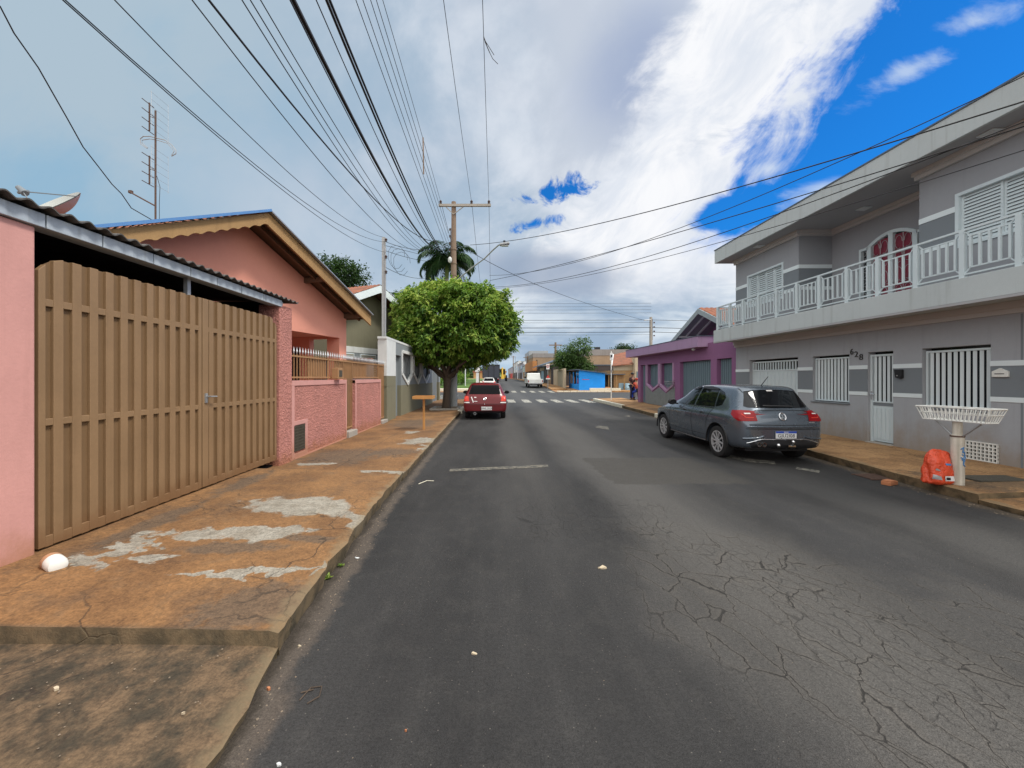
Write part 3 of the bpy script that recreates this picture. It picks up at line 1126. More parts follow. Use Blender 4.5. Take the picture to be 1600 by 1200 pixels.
WL = -3.65          # street line of the left-hand walls
WR = 8.25           # street line of the right-hand walls
pavement('pavement', -18, 2.2, kL, -4.6, 0.07, 0.10, m_pave_l, 1, 0.1)
pavement('pavement', 2.2, 5.95, kL, -3.95, 0.15, 0.20, m_pave_l, 1, 0.06)
pavement('pavement', 5.95, 26.4, kL, -3.95, 0.125, 0.10, m_pave_l, 1, 0.15)
pavement('pavement', -18, 4.85, kR, 8.8, 0.075, 0.12, m_pave_r, -1, 0.1)
pavement('pavement', 4.85, 26.6, kR, 8.8, 0.14, 0.20, m_pave_r, -1, 0.12)


def kRf(y): return 6.85
def kLf(y): return -1.6


def far_slab(name, x0, x1, y0, y1, material, h=0.14):
    V, F = [], []
    ysl = [y for y in frange(y0, y1, 2.0)]
    for y in ysl:
        for x in (x0, x1):
            V.append((x, y, road_z(y) + h))
        for x in (x0, x1):
            V.append((x, y, road_z(y) - 0.1))
    for a in range(len(ysl) - 1):
        p = a * 4
        F += [(p, p + 1, p + 5, p + 4), (p + 2, p, p + 4, p + 6), (p + 1, p + 3, p + 7, p + 5)]
    F += [(0, 2, 3, 1)]
    me = bpy.data.meshes.new(name)
    me.from_pydata(V, [], F)
    attr_float(me, 'edge', [1.0] * len(V))
    attr_float(me, 'side', [0.0] * len(V))
    me.materials.append(material)
    o = bpy.data.objects.new(name, me)
    COL.objects.link(o)
    return struct(o)


far_slab('pavement', 6.85, 8.75, 46.5, 240, m_pave_r)
far_slab('pavement', 8.75, 34, 43.0, 47.5, m_pave_r, 0.12)
far_slab('pavement', -2.9, -1.6, 46.5, 240, m_kerbw)
far_slab('pavement', -60, -2.9, 44.8, 46.3, m_kerbw, 0.2)
far_slab('lawn', -60, -2.9, 46.3, 120, m_lawn, 0.28)

# worn crossing stripes and bay marks, thin paint sheets on the asphalt
for k in range(8):
    for (ya, yb) in ((24.6, 27.8), (41.0, 44.4)):
        x0 = -1.15 + k * 1.03
        zz = 0.004
        if ya > 30:
            zz = road_z(yb) * 0.5 + 0.03
        mb = MB()
        za, zb = road_z(ya) + 0.004, road_z(yb) + 0.006
        mb.quad((x0, ya, za), (x0 + 0.50, ya, za), (x0 + 0.50, yb, zb), (x0, yb, zb))
        struct(mb.build('crossing_stripe', m_paint))
for k in range(6):
    mb = MB()
    ya = 29.0 + k * 1.05
    mb.quad((-6.5, ya, 0.004), (-3.2, ya, 0.004), (-3.2, ya + 0.5, 0.004), (-6.5, ya + 0.5, 0.004))
    struct(mb.build('crossing_stripe', m_paint))


def decal(poly, material=None, z=0.004, name='road_marking'):
    mb = MB()
    mb.quad(*[(x, y, z) for (x, y) in poly])
    return struct(mb.build(name, material or m_faded))


def gp(u, v, z=0.0):
    Y = (CAMZ - z) * 600.0 / (v - 590.0)
    return (PX(u, Y), Y)


decal([gp(702, 737), gp(857, 730), gp(856, 726), gp(703, 733)])
decal([gp(1134, 715), gp(1170, 722), gp(1212, 726), gp(1210, 721), gp(1172, 717), gp(1140, 711)], m_bay)
decal([gp(1243, 733), gp(1280, 739), gp(1281, 736), gp(1245, 730)], m_bay)
decal([gp(930, 668), gp(952, 672), gp(950, 667), gp(935, 665)])
decal([gp(975, 650), gp(985, 652), gp(984, 649)])

# painted kerb stones
mb = MB()
for (ya, yb) in ((20.3, 26.6),):
    yl = frange(ya, yb, 0.7)
    for a, b2 in zip(yl, yl[1:]):
        mb.prism([(kR(a) - 0.03, a), (kR(b2) - 0.03, b2 - 0.03), (kR(b2) + 0.17, b2 - 0.03), (kR(a) + 0.17, a)],
                 lambda x, y, d: (x, y, d), -0.02, 0.165)
struct(mb.build('kerb', m_kerbw, bevel=0.02))
mb = MB()
mb.prism([(kR(14.3) - 0.03, 14.3), (kR(15.6) - 0.03, 15.6), (kR(15.6) + 0.16, 15.6), (kR(14.3) + 0.16, 14.3)],
         lambda x, y, d: (x, y, d), -0.02, 0.16)
struct(mb.build('kerb', m_kerbw, bevel=0.02))
mb = MB()
mb.prism([(-1.62, 16.9), (-1.40, 16.9), (-1.42, 19.5), (-1.62, 19.5)], lambda x, y, d: (x, y, d), -0.02, 0.145)
struct(mb.build('kerb', m_kerbw, bevel=0.02))
mb = MB()
for x in frange(7.0, 13.0, 0.75)[:-1]:
    if int(x * 10) % 3:
        mb.box(x, x + 0.7, 42.6, 42.8, -0.02, 0.13)
struct(mb.build('kerb', m_kerbw, bevel=0.02))


# ================================================================== left-hand side
def LP(a, d, z): return (WL - d, a, z)


# ---- carport: near wall, far pier, beam and corrugated roof
t = thing('carport', 'pink walled carport under a dark corrugated roof at the left edge', 'carport', (WL, 4.8, 0))
mb = MB()
n = 60
prof = []
mb.box(WL - 0.34, WL, -7, 3.055, 0.0, 2.80)
mb.build('wall', m_pink, t, bevel=0.012)
mb = MB()
mb.box(WL - 0.34, WL + 0.02, 6.50, 6.905, 0.0, 2.84)
mb.build('pier', m_pinkrough, t, bevel=0.015)
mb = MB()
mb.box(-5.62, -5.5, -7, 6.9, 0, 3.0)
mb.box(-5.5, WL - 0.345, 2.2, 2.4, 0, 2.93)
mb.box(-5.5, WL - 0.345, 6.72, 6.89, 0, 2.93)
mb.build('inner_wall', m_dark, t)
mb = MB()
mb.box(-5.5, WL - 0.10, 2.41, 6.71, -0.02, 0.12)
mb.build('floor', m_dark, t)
mb = MB()
yj = [-7, 2.1, 2.6, 3.10, 3.55, 4.08, 4.58, 5.02, 5.5, 6.02, 6.55]
mb.box(WL - 0.16, WL + 0.01, -7, 6.62, 2.815, 2.90)
for a, b in zip(yj, yj[1:]):
    mb.box(WL - 0.04, WL + 0.035, a + 0.006, b - 0.006, 2.805, 2.915)
mb.build('fascia_beam', m_fascia_b, t, bevel=0.004)
mb = MB()
mb.box(WL - 0.12, WL - 0.07, 4.66, 4.71, 2.2, 2.815)
mb.build('strut', m_galv, t)
mb = MB()
yy_ = frange(-1.5, 6.98, 0.0145)
rows = []
for k, xx in enumerate((WL + 0.10, -5.75)):
    zz = 2.955 + (0.0 if k == 0 else 0.07)
    rows.append([(xx, y, zz + 0.017 * sin(2 * pi * y / 0.145)) for y in yy_])
for i in range(len(yy_) - 1):
    a, b, c, d = rows[0][i], rows[0][i + 1], rows[1][i + 1], rows[1][i]
    mb.quad(a, b, c, d)
    low = lambda p: (p[0], p[1], p[2] - 0.012)
    mb.quad(low(a), low(d), low(c), low(b))
    mb.quad(a, low(a), low(b), b)
mb.build('corrugated_roof', m_roof_fc, t, smooth=True, angle=50)

# ---- double garage gate
t = thing('garage_gate', 'tall double leaf gate of tan painted ribbed sheet metal', 'gate', (WL, 4.8, 0))


def gate_top(y):
    z = 2.60
    c0, c1 = 3.09, 6.475
    r = 0.20
    if y < c0 + r:
        f = (c0 + r - y) / r
        z -= 0.13 * f * f
    if y > c1 - r:
        f = (y - (c1 - r)) / r
        z -= 0.15 * f * f
    return z


def gate_leaf(y0, y1, nb, wide_first, wide_last):
    fr = MB()
    x1 = WL - 0.015
    x0 = WL - 0.056
    zb = 0.215
    per = (y1 - y0) / nb
    edges = []
    for k in range(nb + 1):
        c = y0 + per * k
        wd = per * 0.52
        a, b = c - wd / 2, c + wd / 2
        if k == 0:
            a, b = y0, y0 + (0.10 if wide_first else 0.05)
        if k == nb:
            a, b = y1 - (0.10 if wide_last else 0.05), y1
        edges.append((a, b))
        za, zb2 = gate_top(a), gate_top(b)
        i = len(fr.v)
        fr.v += [(x0, a, zb), (x1, a, zb), (x1, b, zb), (x0, b, zb), (x0, a, za), (x1, a, za), (x1, b, zb2), (x0, b, zb2)]
        fr.f += [(i, i + 3, i + 2, i + 1), (i + 4, i + 5, i + 6, i + 7), (i, i + 1, i + 5, i + 4),
                 (i + 1, i + 2, i + 6, i + 5), (i + 2, i + 3, i + 7, i + 6), (i + 3, i, i + 4, i + 7)]
    for (z0, z1) in ((0.21, 0.30), (1.205, 1.262), (2.185, 2.245)):
        for (a, b) in zip(edges, edges[1:]):
            fr.box(x1 - 0.026, x1 - 0.002, a[1], b[0], z0, z1)
    leaf = fr.build('leaf', m_tan, t, bevel=0.004)
    sh = MB()
    ysl = frange(y0 + 0.01, y1 - 0.01, 0.05)
    for a, b in zip(ysl, ysl[1:]):
        sh.quad((x0 + 0.012, a, zb + 0.02), (x0 + 0.012, b, zb + 0.02), (x0 + 0.012, b, gate_top(b) - 0.003), (x0 + 0.012, a, gate_top(a) - 0.003))
    sh.build('sheet', m_tan2, leaf)
    return leaf


gate_leaf(3.09, 4.815, 12, False, False)
lf = gate_leaf(4.83, 6.475, 11, True, False)
mb = MB()
mb.box(WL - 0.015, WL + 0.0, 4.86, 4.90, 1.28, 1.40)
mb.tube([(WL, 4.88, 1.36), (WL + 0.05, 4.88, 1.36), (WL + 0.055, 4.98, 1.355)], 0.010, 8)
mb.build('handle', m_galv, lf, smooth=True)


# ---- generic gabled house in a local frame: x along the gable wall, y into the plot
def roof_slab(mb, x0, z0, x1, z1, ya, yb, th):
    mb.prism([(x0, z0), (x1, z1), (x1, z1 - th), (x0, z0 - th)], lambda a, b, d: (a, d, b), ya, yb)


def tile_rows(x0, z0, x1, z1, ya, yb, mb, pitch=0.22):
    """rolled clay tiles: ribs run down the slope, drawn as a wavy sheet"""
    ysl = frange(ya, yb, pitch / 6)
    nx = max(2, int(sqrt((x1 - x0) ** 2 + (z1 - z0) ** 2) / 0.38))
    dxn, dzn = x1 - x0, z1 - z0
    ln = sqrt(dxn * dxn + dzn * dzn)
    nxv, nzv = -dzn / ln, dxn / ln
    if nzv < 0:
        nxv, nzv = -nxv, -nzv
    for k in range(nx):
        f0, f1 = k / nx, (k + 1) / nx
        for a, b in zip(ysl, ysl[1:]):
            pts = []
            for (f, y, lift) in ((f0, a, 0.055), (f0, b, 0.055), (f1, b, 0.025), (f1, a, 0.025)):
                hgt = lift + 0.028 * abs(sin(pi * y / pitch))
                pts.append((x0 + dxn * f + nxv * hgt, y, z0 + dzn * f + nzv * hgt))
            mb.quad(*pts)


# ---- pink gabled house
ang = atan2(0.9671, 0.2544)
hz = thing('gabled_house', 'pink gabled house with ochre barge boards and open porch', 'house', (-4.97, 8.47, 0), ang)


def loc(o):
    M = ROOTM[o.name]
    return lambda x, y, z: tuple(M @ Vector((x, y, z)))


H = loc(hz)
ZA, ZR, ZLf = 5.23, 3.58, 3.24
zr_at = lambda x: ZA + (ZR - ZA) * x / 4.0 if x >= 0 else ZA + (ZLf - ZA) * (-x) / 4.0
mb = MB()
wall_grid(mb, -3.7, 3.7, 0, 2.83, 0.2, [(0.4, 3.36, -0.1, 2.9)], lambda a, d, z: (a, 0.7 + d, z))
mb.box(0.4, 3.36, 0.7, 0.9, 2.829, 2.9)
mb.prism([(-3.7, 2.83), (0.4, 2.83), (0.4, 2.9), (3.36, 2.9), (3.36, 2.83), (3.7, 2.83), (3.7, zr_at(3.7) - 0.14), (0, ZA - 0.15), (-3.7, zr_at(-3.7) - 0.14)],
         lambda a, b, d: (a, d, b), 0.7, 0.9)
# side walls and back
mb.box(-3.9, -3.7, 0.71, 9.0, 0, zr_at(-3.9) - 0.14)
mb.box(3.5, 3.7, 1.92, 9.0, 0, zr_at(3.7) - 0.16)
mb.box(3.5, 3.7, 0.9, 1.92, 2.84, zr_at(3.7) - 0.16)
mb.box(3.36, 3.7, 0.9, 1.15, 0, 2.84)
mb.box(-3.69, 3.49, 3.0, 3.15, 0, 2.92)
mb.box(-3.69, 3.49, 0.91, 3.0, 2.91, 2.98)
mb.box(0.2, 0.4, 0.9, 3.0, 0, 2.9)
mb.prism([(-3.7, 0), (3.5, 0), (3.5, zr_at(3.5) - 0.16), (0, ZA - 0.16), (-3.7, zr_at(-3.7) - 0.16)], lambda a, b, d: (a, d, b), 8.8, 9.0)
mb.xform(H).build('wall', m_pink_house, hz)
mb = MB()
mb.box(0.4, 3.5, 0.72, 3.0, 0.0, 0.28)
mb.xform(H).build('porch_floor', m_concrete, hz)
mb = MB()
roof_slab(mb, -4.0, ZLf, 0, ZA, 0.05, 9.3, 0.10)
roof_slab(mb, 0, ZA, 4.0, ZR, 0.05, 9.3, 0.10)
rf = mb.xform(H).build('roof', m_wood_d, hz)
mb = MB()
tile_rows(0, ZA, -4.0, ZLf, 0.02, 9.3, mb)
tile_rows(0, ZA, 4.0, ZR, 0.02, 9.3, mb)
mb.xform(H).build('roof_tiles', m_tile, rf)
mb = MB()
for y in (0.35,):
    for (x0, z0, x1, z1) in ((-3.9, zr_at(-3.9), -0.05, ZA - 0.03), (0.05, ZA - 0.03, 3.9, zr_at(3.9))):
        mb.beam(H(x0, y, z0 - 0.16), H(x1, y, z1 - 0.16), 0.06, 0.10)
for x in (-2.8, 1.9, 3.62):
    mb.beam(H(x, 0.06, zr_at(x) - 0.20), H(x, 0.72, zr_at(x) - 0.20), 0.09, 0.13)
mb.build('rafter', m_wood_d, rf)


def scallop(x0, z0, x1, z1, h, per, amp):
    top = [(x0, z0), (x1, z1)]
    ln = sqrt((x1 - x0) ** 2 + (z1 - z0) ** 2)
    nseg = int(ln / per) * 6
    bot = []
    for k in range(nseg + 1):
        f = k / nseg
        s = amp * abs(sin(pi * f * ln / per))
        bot.append((x0 + (x1 - x0) * f, z0 + (z1 - z0) * f - h + s))
    return top + bot[::-1]


mb = MB()
mb.prism(scallop(-4.0, ZLf + 0.0, -0.001, ZA, 0.27, 0.28, 0.045), lambda a, b, d: (a, d, b), 0.0, 0.045)
mb.prism([(0.001, ZA), (4.0, ZR), (4.0, ZR - 0.31), (0.001, ZA - 0.28)], lambda a, b, d: (a, d, b), 0.0, 0.045)
mb.xform(H).build('barge_board', m_wood, rf)
mb = MB()
mb.beam(H(-4.0, -0.03, ZLf + 0.055), H(0, -0.03, ZA + 0.055), 0.12, 0.05)
mb.build('blue_trim', m_blue_trim, rf)
mb = MB()
mb.beam(H(0.0, -0.03, ZA + 0.03), H(4.0, -0.03, ZR + 0.03), 0.12, 0.03)
mb.build('edge_trim', m_galv, rf)
wn = MB().box(3.465, 3.495, 2.30, 2.90, 1.35, 2.55).xform(H).build('window', m_win_dark, hz)
mb = MB()
for k in range(7):
    mb.box(3.44, 3.46, 2.30 + k * 0.097, 2.318 + k * 0.097, 1.35, 2.55)
for z in (1.35, 1.9, 2.53):
    mb.box(3.435, 3.455, 2.30, 2.90, z, z + 0.02)
mb.xform(H).build('grille', m_black, wn)

# ---- aerial mast and dish standing on that roof
an = thing('television_antenna', 'tall rusty mast with twin aerials and a bent dipole on the roof', 'antenna', (-7.02, 8.0, 4.72))
ax, ay = -7.05, 8.0


def ap(u, v): return (PX(u, ay), ay, PZ(v, ay))


mb = MB()
mb.tube([ap(243, 352), ap(243, 173)], 0.017, 8)
mb.build('mast', m_rust, an, smooth=True)
for (v0, v1, vc) in ((161, 204, 182), (244, 287, 264)):
    mb = MB()
    mb.beam(ap(233.5, v0), ap(233.5, v1), 0.02, 0.02, (0, 1, 0))
    for k in range(4):
        v = v0 + (v1 - v0) * k / 3
        c = ap(232, v)
        mb.tube([(c[0] - 0.01, c[1] - 0.14, c[2]), (c[0] - 0.01, c[1] + 0.14, c[2])], 0.008, 5)
        mb.tube([c, (c[0] + 0.03, c[1], c[2])], 0.010, 5)
    mb.tube([ap(234, vc), ap(243, vc + 3)], 0.008, 5)
    e = mb.build('aerial', m_rust, an)
    mb = MB()
    for k in range(6):
        v = v0 - 6 + (v1 - v0 + 12) * k / 5
        c = ap(250, v)
        mb.tube([(c[0], c[1] - 0.22, c[2]), (c[0], c[1] + 0.22, c[2])], 0.0024, 4)
    for dyy in (-0.2, 0.2):
        a, b = ap(250, v0 - 8), ap(250, v1 + 8)
        mb.tube([(a[0], a[1] + dyy, a[2]), (b[0], b[1] + dyy, b[2])], 0.0035, 4)
    mb.build('reflector_mesh', m_galv, e)
mb = MB()
mb.tube([ap(230, 232), ap(220, 225), ap(219, 217), ap(224, 213), ap(234, 213), ap(246, 216), ap(258, 219), ap(268, 226), ap(275, 235), ap(275, 240), ap(268, 244)], 0.009, 6)
mb.tube([ap(231, 231), ap(222, 223), ap(222, 219), ap(234, 217), ap(246, 219), ap(262, 224), ap(272, 236), ap(268, 243)], 0.007, 6)
mb.build('dipole', m_galv, an, smooth=True)
mb = MB()
mb.tube([ap(201, 299), ap(243, 322)], 0.016, 6)
mb.box(*[c for p in zip(ap(200, 301), ap(205, 297)) for c in (p[0], p[1] + (0.05 if p[0] == p[1] else 0))])
mb.build('boom', m_rust, an)
mb = MB()
mb.tube([ap(245, 275), ap(248, 285), ap(250, 292), ap(249, 315), ap(249, 348)], 0.005, 5)
mb.build('lead', m_wire, an)

ds = thing('satellite_dish', 'weathered satellite dish tilted upward above the corrugated roof', 'satellite dish', (-6.5, 5.6, 3.6))
cy = 5.65
rimA, rimB = Vector((PX(48, cy), cy, PZ(330, cy))), Vector((PX(121, cy), cy, PZ(307, cy)))
ctr = (rimA + rimB) / 2
ux = (rimB - rimA).normalized()
R = (rimB - rimA).length / 2
tocam = (Vector((0, 0, CAMZ)) - ctr).normalized()
nz = ux.cross(tocam)
if nz.z < 0:
    nz = -nz
nz = (nz + tocam * 0.13)
nz = (nz - ux * nz.dot(ux)).normalized()
uy = nz.cross(ux)
for (nm, off, mt_, flip) in (('dish', 0.0, m_dishback, False), ('dish_face', 0.012, m_dishface, True)):
    mb = MB()
    nr, na = 8, 36
    for i in range(nr + 1):
        r = R * i / nr * (0.985 if flip else 1)
        for j in range(na):
            a = 2 * pi * j / na
            h = -0.40 * R * (1 - (i / nr) ** 2) + off
            p = ctr + ux * (r * cos(a)) + uy * (r * sin(a)) + nz * h
            mb.v.append(tuple(p))
    for i in range(nr):
        for j in range(na):
            q = i * na + j
            q2 = i * na + (j + 1) % na
            mb.f.append((q, q2, q2 + na, q + na))
    mb.build(nm, mt_, ds, smooth=True)
lnb = Vector((PX(35, cy), cy, PZ(299, cy)))
mb = MB()
mb.tube([tuple(rimB), tuple(lnb)], 0.008, 5)
mb.tube([tuple(rimA + uy * 0.1), tuple(lnb)], 0.008, 5)
mb.tube([tuple(ctr - uy * R), tuple(lnb)], 0.008, 5)
mb.build('strut', m_gband, ds)
mb = MB()
mb.tube([tuple(lnb + Vector((0.04, 0, -0.03))), tuple(lnb + Vector((-0.06, 0, 0.06)))], [0.05, 0.035], 10)
mb.tube([tuple(lnb + Vector((-0.06, 0, -0.02))), tuple(lnb + Vector((0.09, 0, -0.0)))], 0.02, 8)
mb.build('receiver', m_gband, ds, smooth=True)
mb = MB()
mb.tube([tuple(ctr - nz * 0.40 * R), (ctr.x, ctr.y, 3.4)], 0.03, 8)
mb.build('stand', m_galv, ds)

# ---- low pink front wall with iron railing and gates
fw = thing('front_wall', 'low rough pink wall topped with brown spiked railing and small gates', 'wall', (WL, 9.6, 0))


def panel(y0, y1, top, left, right, meter):
    mb = MB()
    mb.box(WL - 0.15, WL - 0.015, y0, y1, 0.02, 1.53)
    w_ = mb.build('wall_panel', m_pinkrough, fw)
    mb = MB()
    mb.box(WL - 0.16, WL, y0, y1, 1.45, 1.545)
    mb.box(WL - 0.014, WL, y0, y0 + left, 0.02, 1.449)
    mb.box(WL - 0.014, WL, y1 - right, y1, 0.02, 1.449)
    mb.box(WL - 0.014, WL + 0.006, y0 + left + 0.001, y1 - right - 0.001, 0.09, 0.125)
    if meter:
        mb.box(WL - 0.014, WL - 0.002, y0 + left + 0.001, y0 + 0.62, 0.72, 0.80)
        mb.box(WL - 0.014, WL - 0.002, y0 + 0.52, y0 + 0.62, 0.20, 0.719)
        mb.box(WL - 0.014, WL - 0.002, y0 + left + 0.001, y0 + 0.62, 0.126, 0.199)
    mb.build('border', m_pink, w_, bevel=0.003)
    if meter:
        mb = MB()
        mb.box(WL - 0.012, WL - 0.004, y0 + 0.10, y0 + 0.51, 0.24, 0.71)
        for k in range(9):
            mb.box(WL - 0.004, WL + 0.008, y0 + 0.10 + k * 0.046, y0 + 0.118 + k * 0.046, 0.24, 0.71)
        for k in range(9):
            mb.box(WL - 0.004, WL + 0.004, y0 + 0.10, y0 + 0.51, 0.245 + k * 0.055, 0.26 + k * 0.055)
        mb.build('meter_grate', m_iron, w_)


panel(6.91, 9.52, 0.1, 0.12, 0.07, True)
panel(10.12, 12.4, 0.1, 0.07, 0.07, False)


def bars(mb, sp, y0, y1, z0, z1, step, tip=0.14, r=0.008):
    n_ = max(1, int(round((y1 - y0) / step)))
    for k in range(n_ + 1):
        y = y0 + (y1 - y0) * k / n_
        mb.box(WL - 0.09 - r, WL - 0.09 + r, y - r, y + r, z0, z1)
        if tip:
            i = len(sp.v)
            sp.v += [(WL - 0.09, y - 0.018, z1 + tip * 0.35), (WL - 0.072, y, z1 + tip * 0.35), (WL - 0.09, y + 0.018, z1 + tip * 0.35), (WL - 0.108, y, z1 + tip * 0.35),
                     (WL - 0.09, y, z1 + tip), (WL - 0.09, y, z1 - 0.005)]
            for q in range(4):
                sp.f.append((i + q, i + (q + 1) % 4, i + 4))
                sp.f.append((i + (q + 1) % 4, i + q, i + 5))


def railing(y0, y1, z0, z1, step, sheet=None, name='railing'):
    mb, sp = MB(), MB()
    bars(mb, sp, y0, y1, z0, z1, step)
    mb.box(WL - 0.105, WL - 0.075, y0, y1, z0 + 0.03, z0 + 0.06)
    mb.box(WL - 0.105, WL - 0.075, y0, y1, z1 - 0.06, z1 - 0.03)
    o = mb.build(name, m_rail, fw)
    sp.build('spikes', m_spike, o)
    if sheet:
        MB().box(WL - 0.13, WL - 0.115, sheet[0], sheet[1], z0, z1 - 0.03).build('sheet', m_rail, o)
    return o


railing(6.95, 8.62, 1.56, 2.05, 0.115, (7.75, 8.60))
railing(8.66, 9.5, 1.56, 2.05, 0.10)
railing(9.53, 10.10, 0.28, 2.05, 0.075, None, 'gate')
MB().box(WL - 0.135, WL - 0.12, 9.1, 11.3, 1.58, 2.02).build('sheet', m_rail, fw)
railing(10.13, 12.38, 1.56, 2.05, 0.11)
railing(12.42, 13.02, 0.22, 2.05, 0.08, (12.42, 13.02), 'gate')
MB().box(WL - 0.13, WL + 0.06, 9.53, 10.11, 0.0, 0.25).build('step', m_concrete, fw, bevel=0.01)
MB().box(WL - 0.13, WL + 0.05, 12.41, 13.03, 0.0, 0.2).build('step', m_concrete, fw, bevel=0.01)
mbx = thing('mailbox', 'small brown metal box fixed to the spiked railing', 'mailbox', (WL, 8.9, 1.6))
MB().box(WL - 0.06, WL + 0.10, 8.75, 9.02, 1.57, 1.82).build('box', m_rail, mbx, bevel=0.01)
MB().box(WL + 0.101, WL + 0.106, 8.80, 8.97, 1.62, 1.77).build('door', m_iron, mbx)

# ---- grey boundary wall with pointed openings
gw = thing('boundary_wall', 'white and olive boundary wall with pointed white framed openings', 'wall', (WL, 19, 0))
mb = MB()
ops = [(14.25, 15.05, 0.12, 2.45), (15.2, 17.15, 1.30, 2.64), (17.45, 19.25, 1.30, 2.64), (19.55, 21.7, 1.30, 2.64), (22.8, 25.4, 0.12, 2.5)]
mids = [16.2, 18.4, 20.65]
wall_grid(mb, 13.10, 26.0, 1.301, 2.92, 0.22, [(o[0], o[1], o[2] - 1, o[3]) for o in ops], LP)
for (o, mm) in zip(ops[1:4], mids):
    mb.prism([(o[0], 1.3), (mm, 1.3), (o[0], 1.76)], lambda a, b, d: LP(a, d, b), 0.0, 0.22)
    mb.prism([(mm, 1.3), (o[1], 1.3), (o[1], 1.76)], lambda a, b, d: LP(a, d, b), 0.0, 0.22)
mb.build('wall', m_bluegrey, gw)
mb = MB()
wall_grid(mb, 13.07, 26.0, 0.0, 1.30, 0.22, [(14.25, 15.05, 0.1, 2), (22.8, 25.4, 0.1, 2)], LP)
mb.build('olive_base', m_olive, gw)
mb = MB()
mb.box(WL - 0.3, WL + 0.006, 13.04, 14.24, 1.66, 2.95)
mb.box(WL - 0.3, WL + 0.012, 13.0, 26.05, 2.921, 3.0)
mb.build('white_pier', m_wwall, gw)
mb = MB()
mb.box(WL - 0.25, WL + 0.004, 13.05, 14.23, 1.301, 1.659)
mb.build('olive_pier', m_olive, gw)
for (o, mm) in zip(ops[1:4], mids):
    mb = MB()
    for (a, b) in (((o[0], 2.64), (o[0], 1.76)), ((o[0], 1.76), (mm, 1.33)), ((mm, 1.33), (o[1], 1.76)), ((o[1], 1.76), (o[1], 2.64)), ((o[0], 2.64), (o[1], 2.64))):
        mb.beam(LP(a[0], 0.02, a[1]), LP(b[0], 0.02, b[1]), 0.12, 0.11, (1, 0, 0))
    f = mb.build('window', m_wwall, gw)
    MB().box(WL - 0.19, WL - 0.17, o[0], o[1], 1.32, 2.64).build('pane', m_bluegrey, f)
    mb = MB()
    for k in range(8):
        y = o[0] + (o[1] - o[0]) * (k + 0.5) / 8
        mb.box(WL - 0.165, WL - 0.15, y - 0.015, y + 0.015, 1.5, 2.62)
    mb.build('bars', m_galv, f)
for (a, b, m_) in ((14.25, 15.05, m_bluegrey), (22.8, 25.4, m_bluegrey)):
    mb = MB()
    mb.box(WL - 0.18, WL - 0.15, a, b, 0.1, 2.5)
    for k in range(int((b - a) / 0.2)):
        mb.box(WL - 0.15, WL - 0.135, a + 0.05 + k * 0.2, a + 0.13 + k * 0.2, 0.14, 2.45)
    mb.build('door', m_, gw)

# ---- olive grey house behind it
ang2 = atan2(0.935, 0.355)
gh = thing('gabled_house', 'olive grey gabled house with white barge boards and terracotta roof', 'house', (-5.24, 17.78, 0), ang2)
H2 = loc(gh)
zA2 = 5.85
sl = 0.43
mb = MB()
mb.prism([(-2.4, 0), (3.9, 0), (3.9, zA2 - 3.9 * 0.36 - 0.15), (0, zA2 - 0.15), (-2.4, zA2 - 2.4 * sl - 0.15)], lambda a, b, d: (a, d, b), 0.75, 0.95)
mb.box(-2.4, -2.2, 0.95, 9, 0, zA2 - 2.4 * sl - 0.2)
mb.box(3.7, 3.9, 0.95, 9, 0, zA2 - 3.9 * 0.36 - 0.2)
mb.box(-2.19, 3.69, 8.8, 9, 0, 4)
mb.xform(H2).build('wall', m_olive, gh)
mb = MB()
roof_slab(mb, -3.0, zA2 - 3.0 * sl, 0, zA2, 0.05, 9.3, 0.1)
roof_slab(mb, 0, zA2, 4.6, zA2 - 4.6 * 0.36, 0.05, 9.3, 0.1)
rf2 = mb.xform(H2).build('roof', m_wood_d, gh)
mb = MB()
tile_rows(0, zA2, -3.0, zA2 - 3.0 * sl, 0.0, 9.3, mb)
tile_rows(0, zA2, 4.6, zA2 - 4.6 * 0.36, 0.0, 9.3, mb)
mb.xform(H2).build('roof_tiles', m_tile, rf2)
mb = MB()
mb.prism([(-3.0, zA2 - 3 * sl + .02), (-0.001, zA2 + .02), (-0.001, zA2 - 0.32), (-3.0, zA2 - 3 * sl - 0.30)], lambda a, b, d: (a, d, b), 0.0, 0.045)
mb.prism([(0.001, zA2 + .02), (4.6, zA2 - 4.6 * .36 + .02), (4.6, zA2 - 4.6 * .36 - .30), (0.001, zA2 - 0.32)], lambda a, b, d: (a, d, b), 0.0, 0.045)
mb.xform(H2).build('barge_board', m_white, rf2)
mb = MB()
mb.box(-2.4, 3.9, 0.70, 0.749, 2.72, 2.98)
mb.xform(H2).build('band', m_wwall, gh)
mb = MB()
mb.box(-2.39, 3.89, 0.71, 0.748, 0.0, 2.70)
mb.xform(H2).build('lower_wall', m_bluegrey, gh)
for x in (-2.1, -0.6, 1.2):
    mb = MB()
    mb.box(x, x + 1.1, 0.66, 0.708, 1.6, 2.68)
    w_ = mb.xform(H2).build('window', m_white, gh)
    mb = MB()
    for k in range(12):
        mb.box(x + 0.06, x + 1.04, 0.64, 0.659, 1.66 + k * 0.083, 1.72 + k * 0.083)
    mb.xform(H2).build('shutter', m_shutter, w_)
# coping wall between the two plots
cw = MB().box(-9.5, -4.1, 12.92, 13.03, 0, 2.20)
cwl = thing('party_wall', 'low dividing wall with red tile coping between pink and olive houses', 'wall', (-6, 13, 0))
cw.build('wall', m_bluegrey, cwl)
MB().box(-9.5, -4.1, 12.84, 13.035, 2.201, 2.26).build('coping', m_tile, cwl)

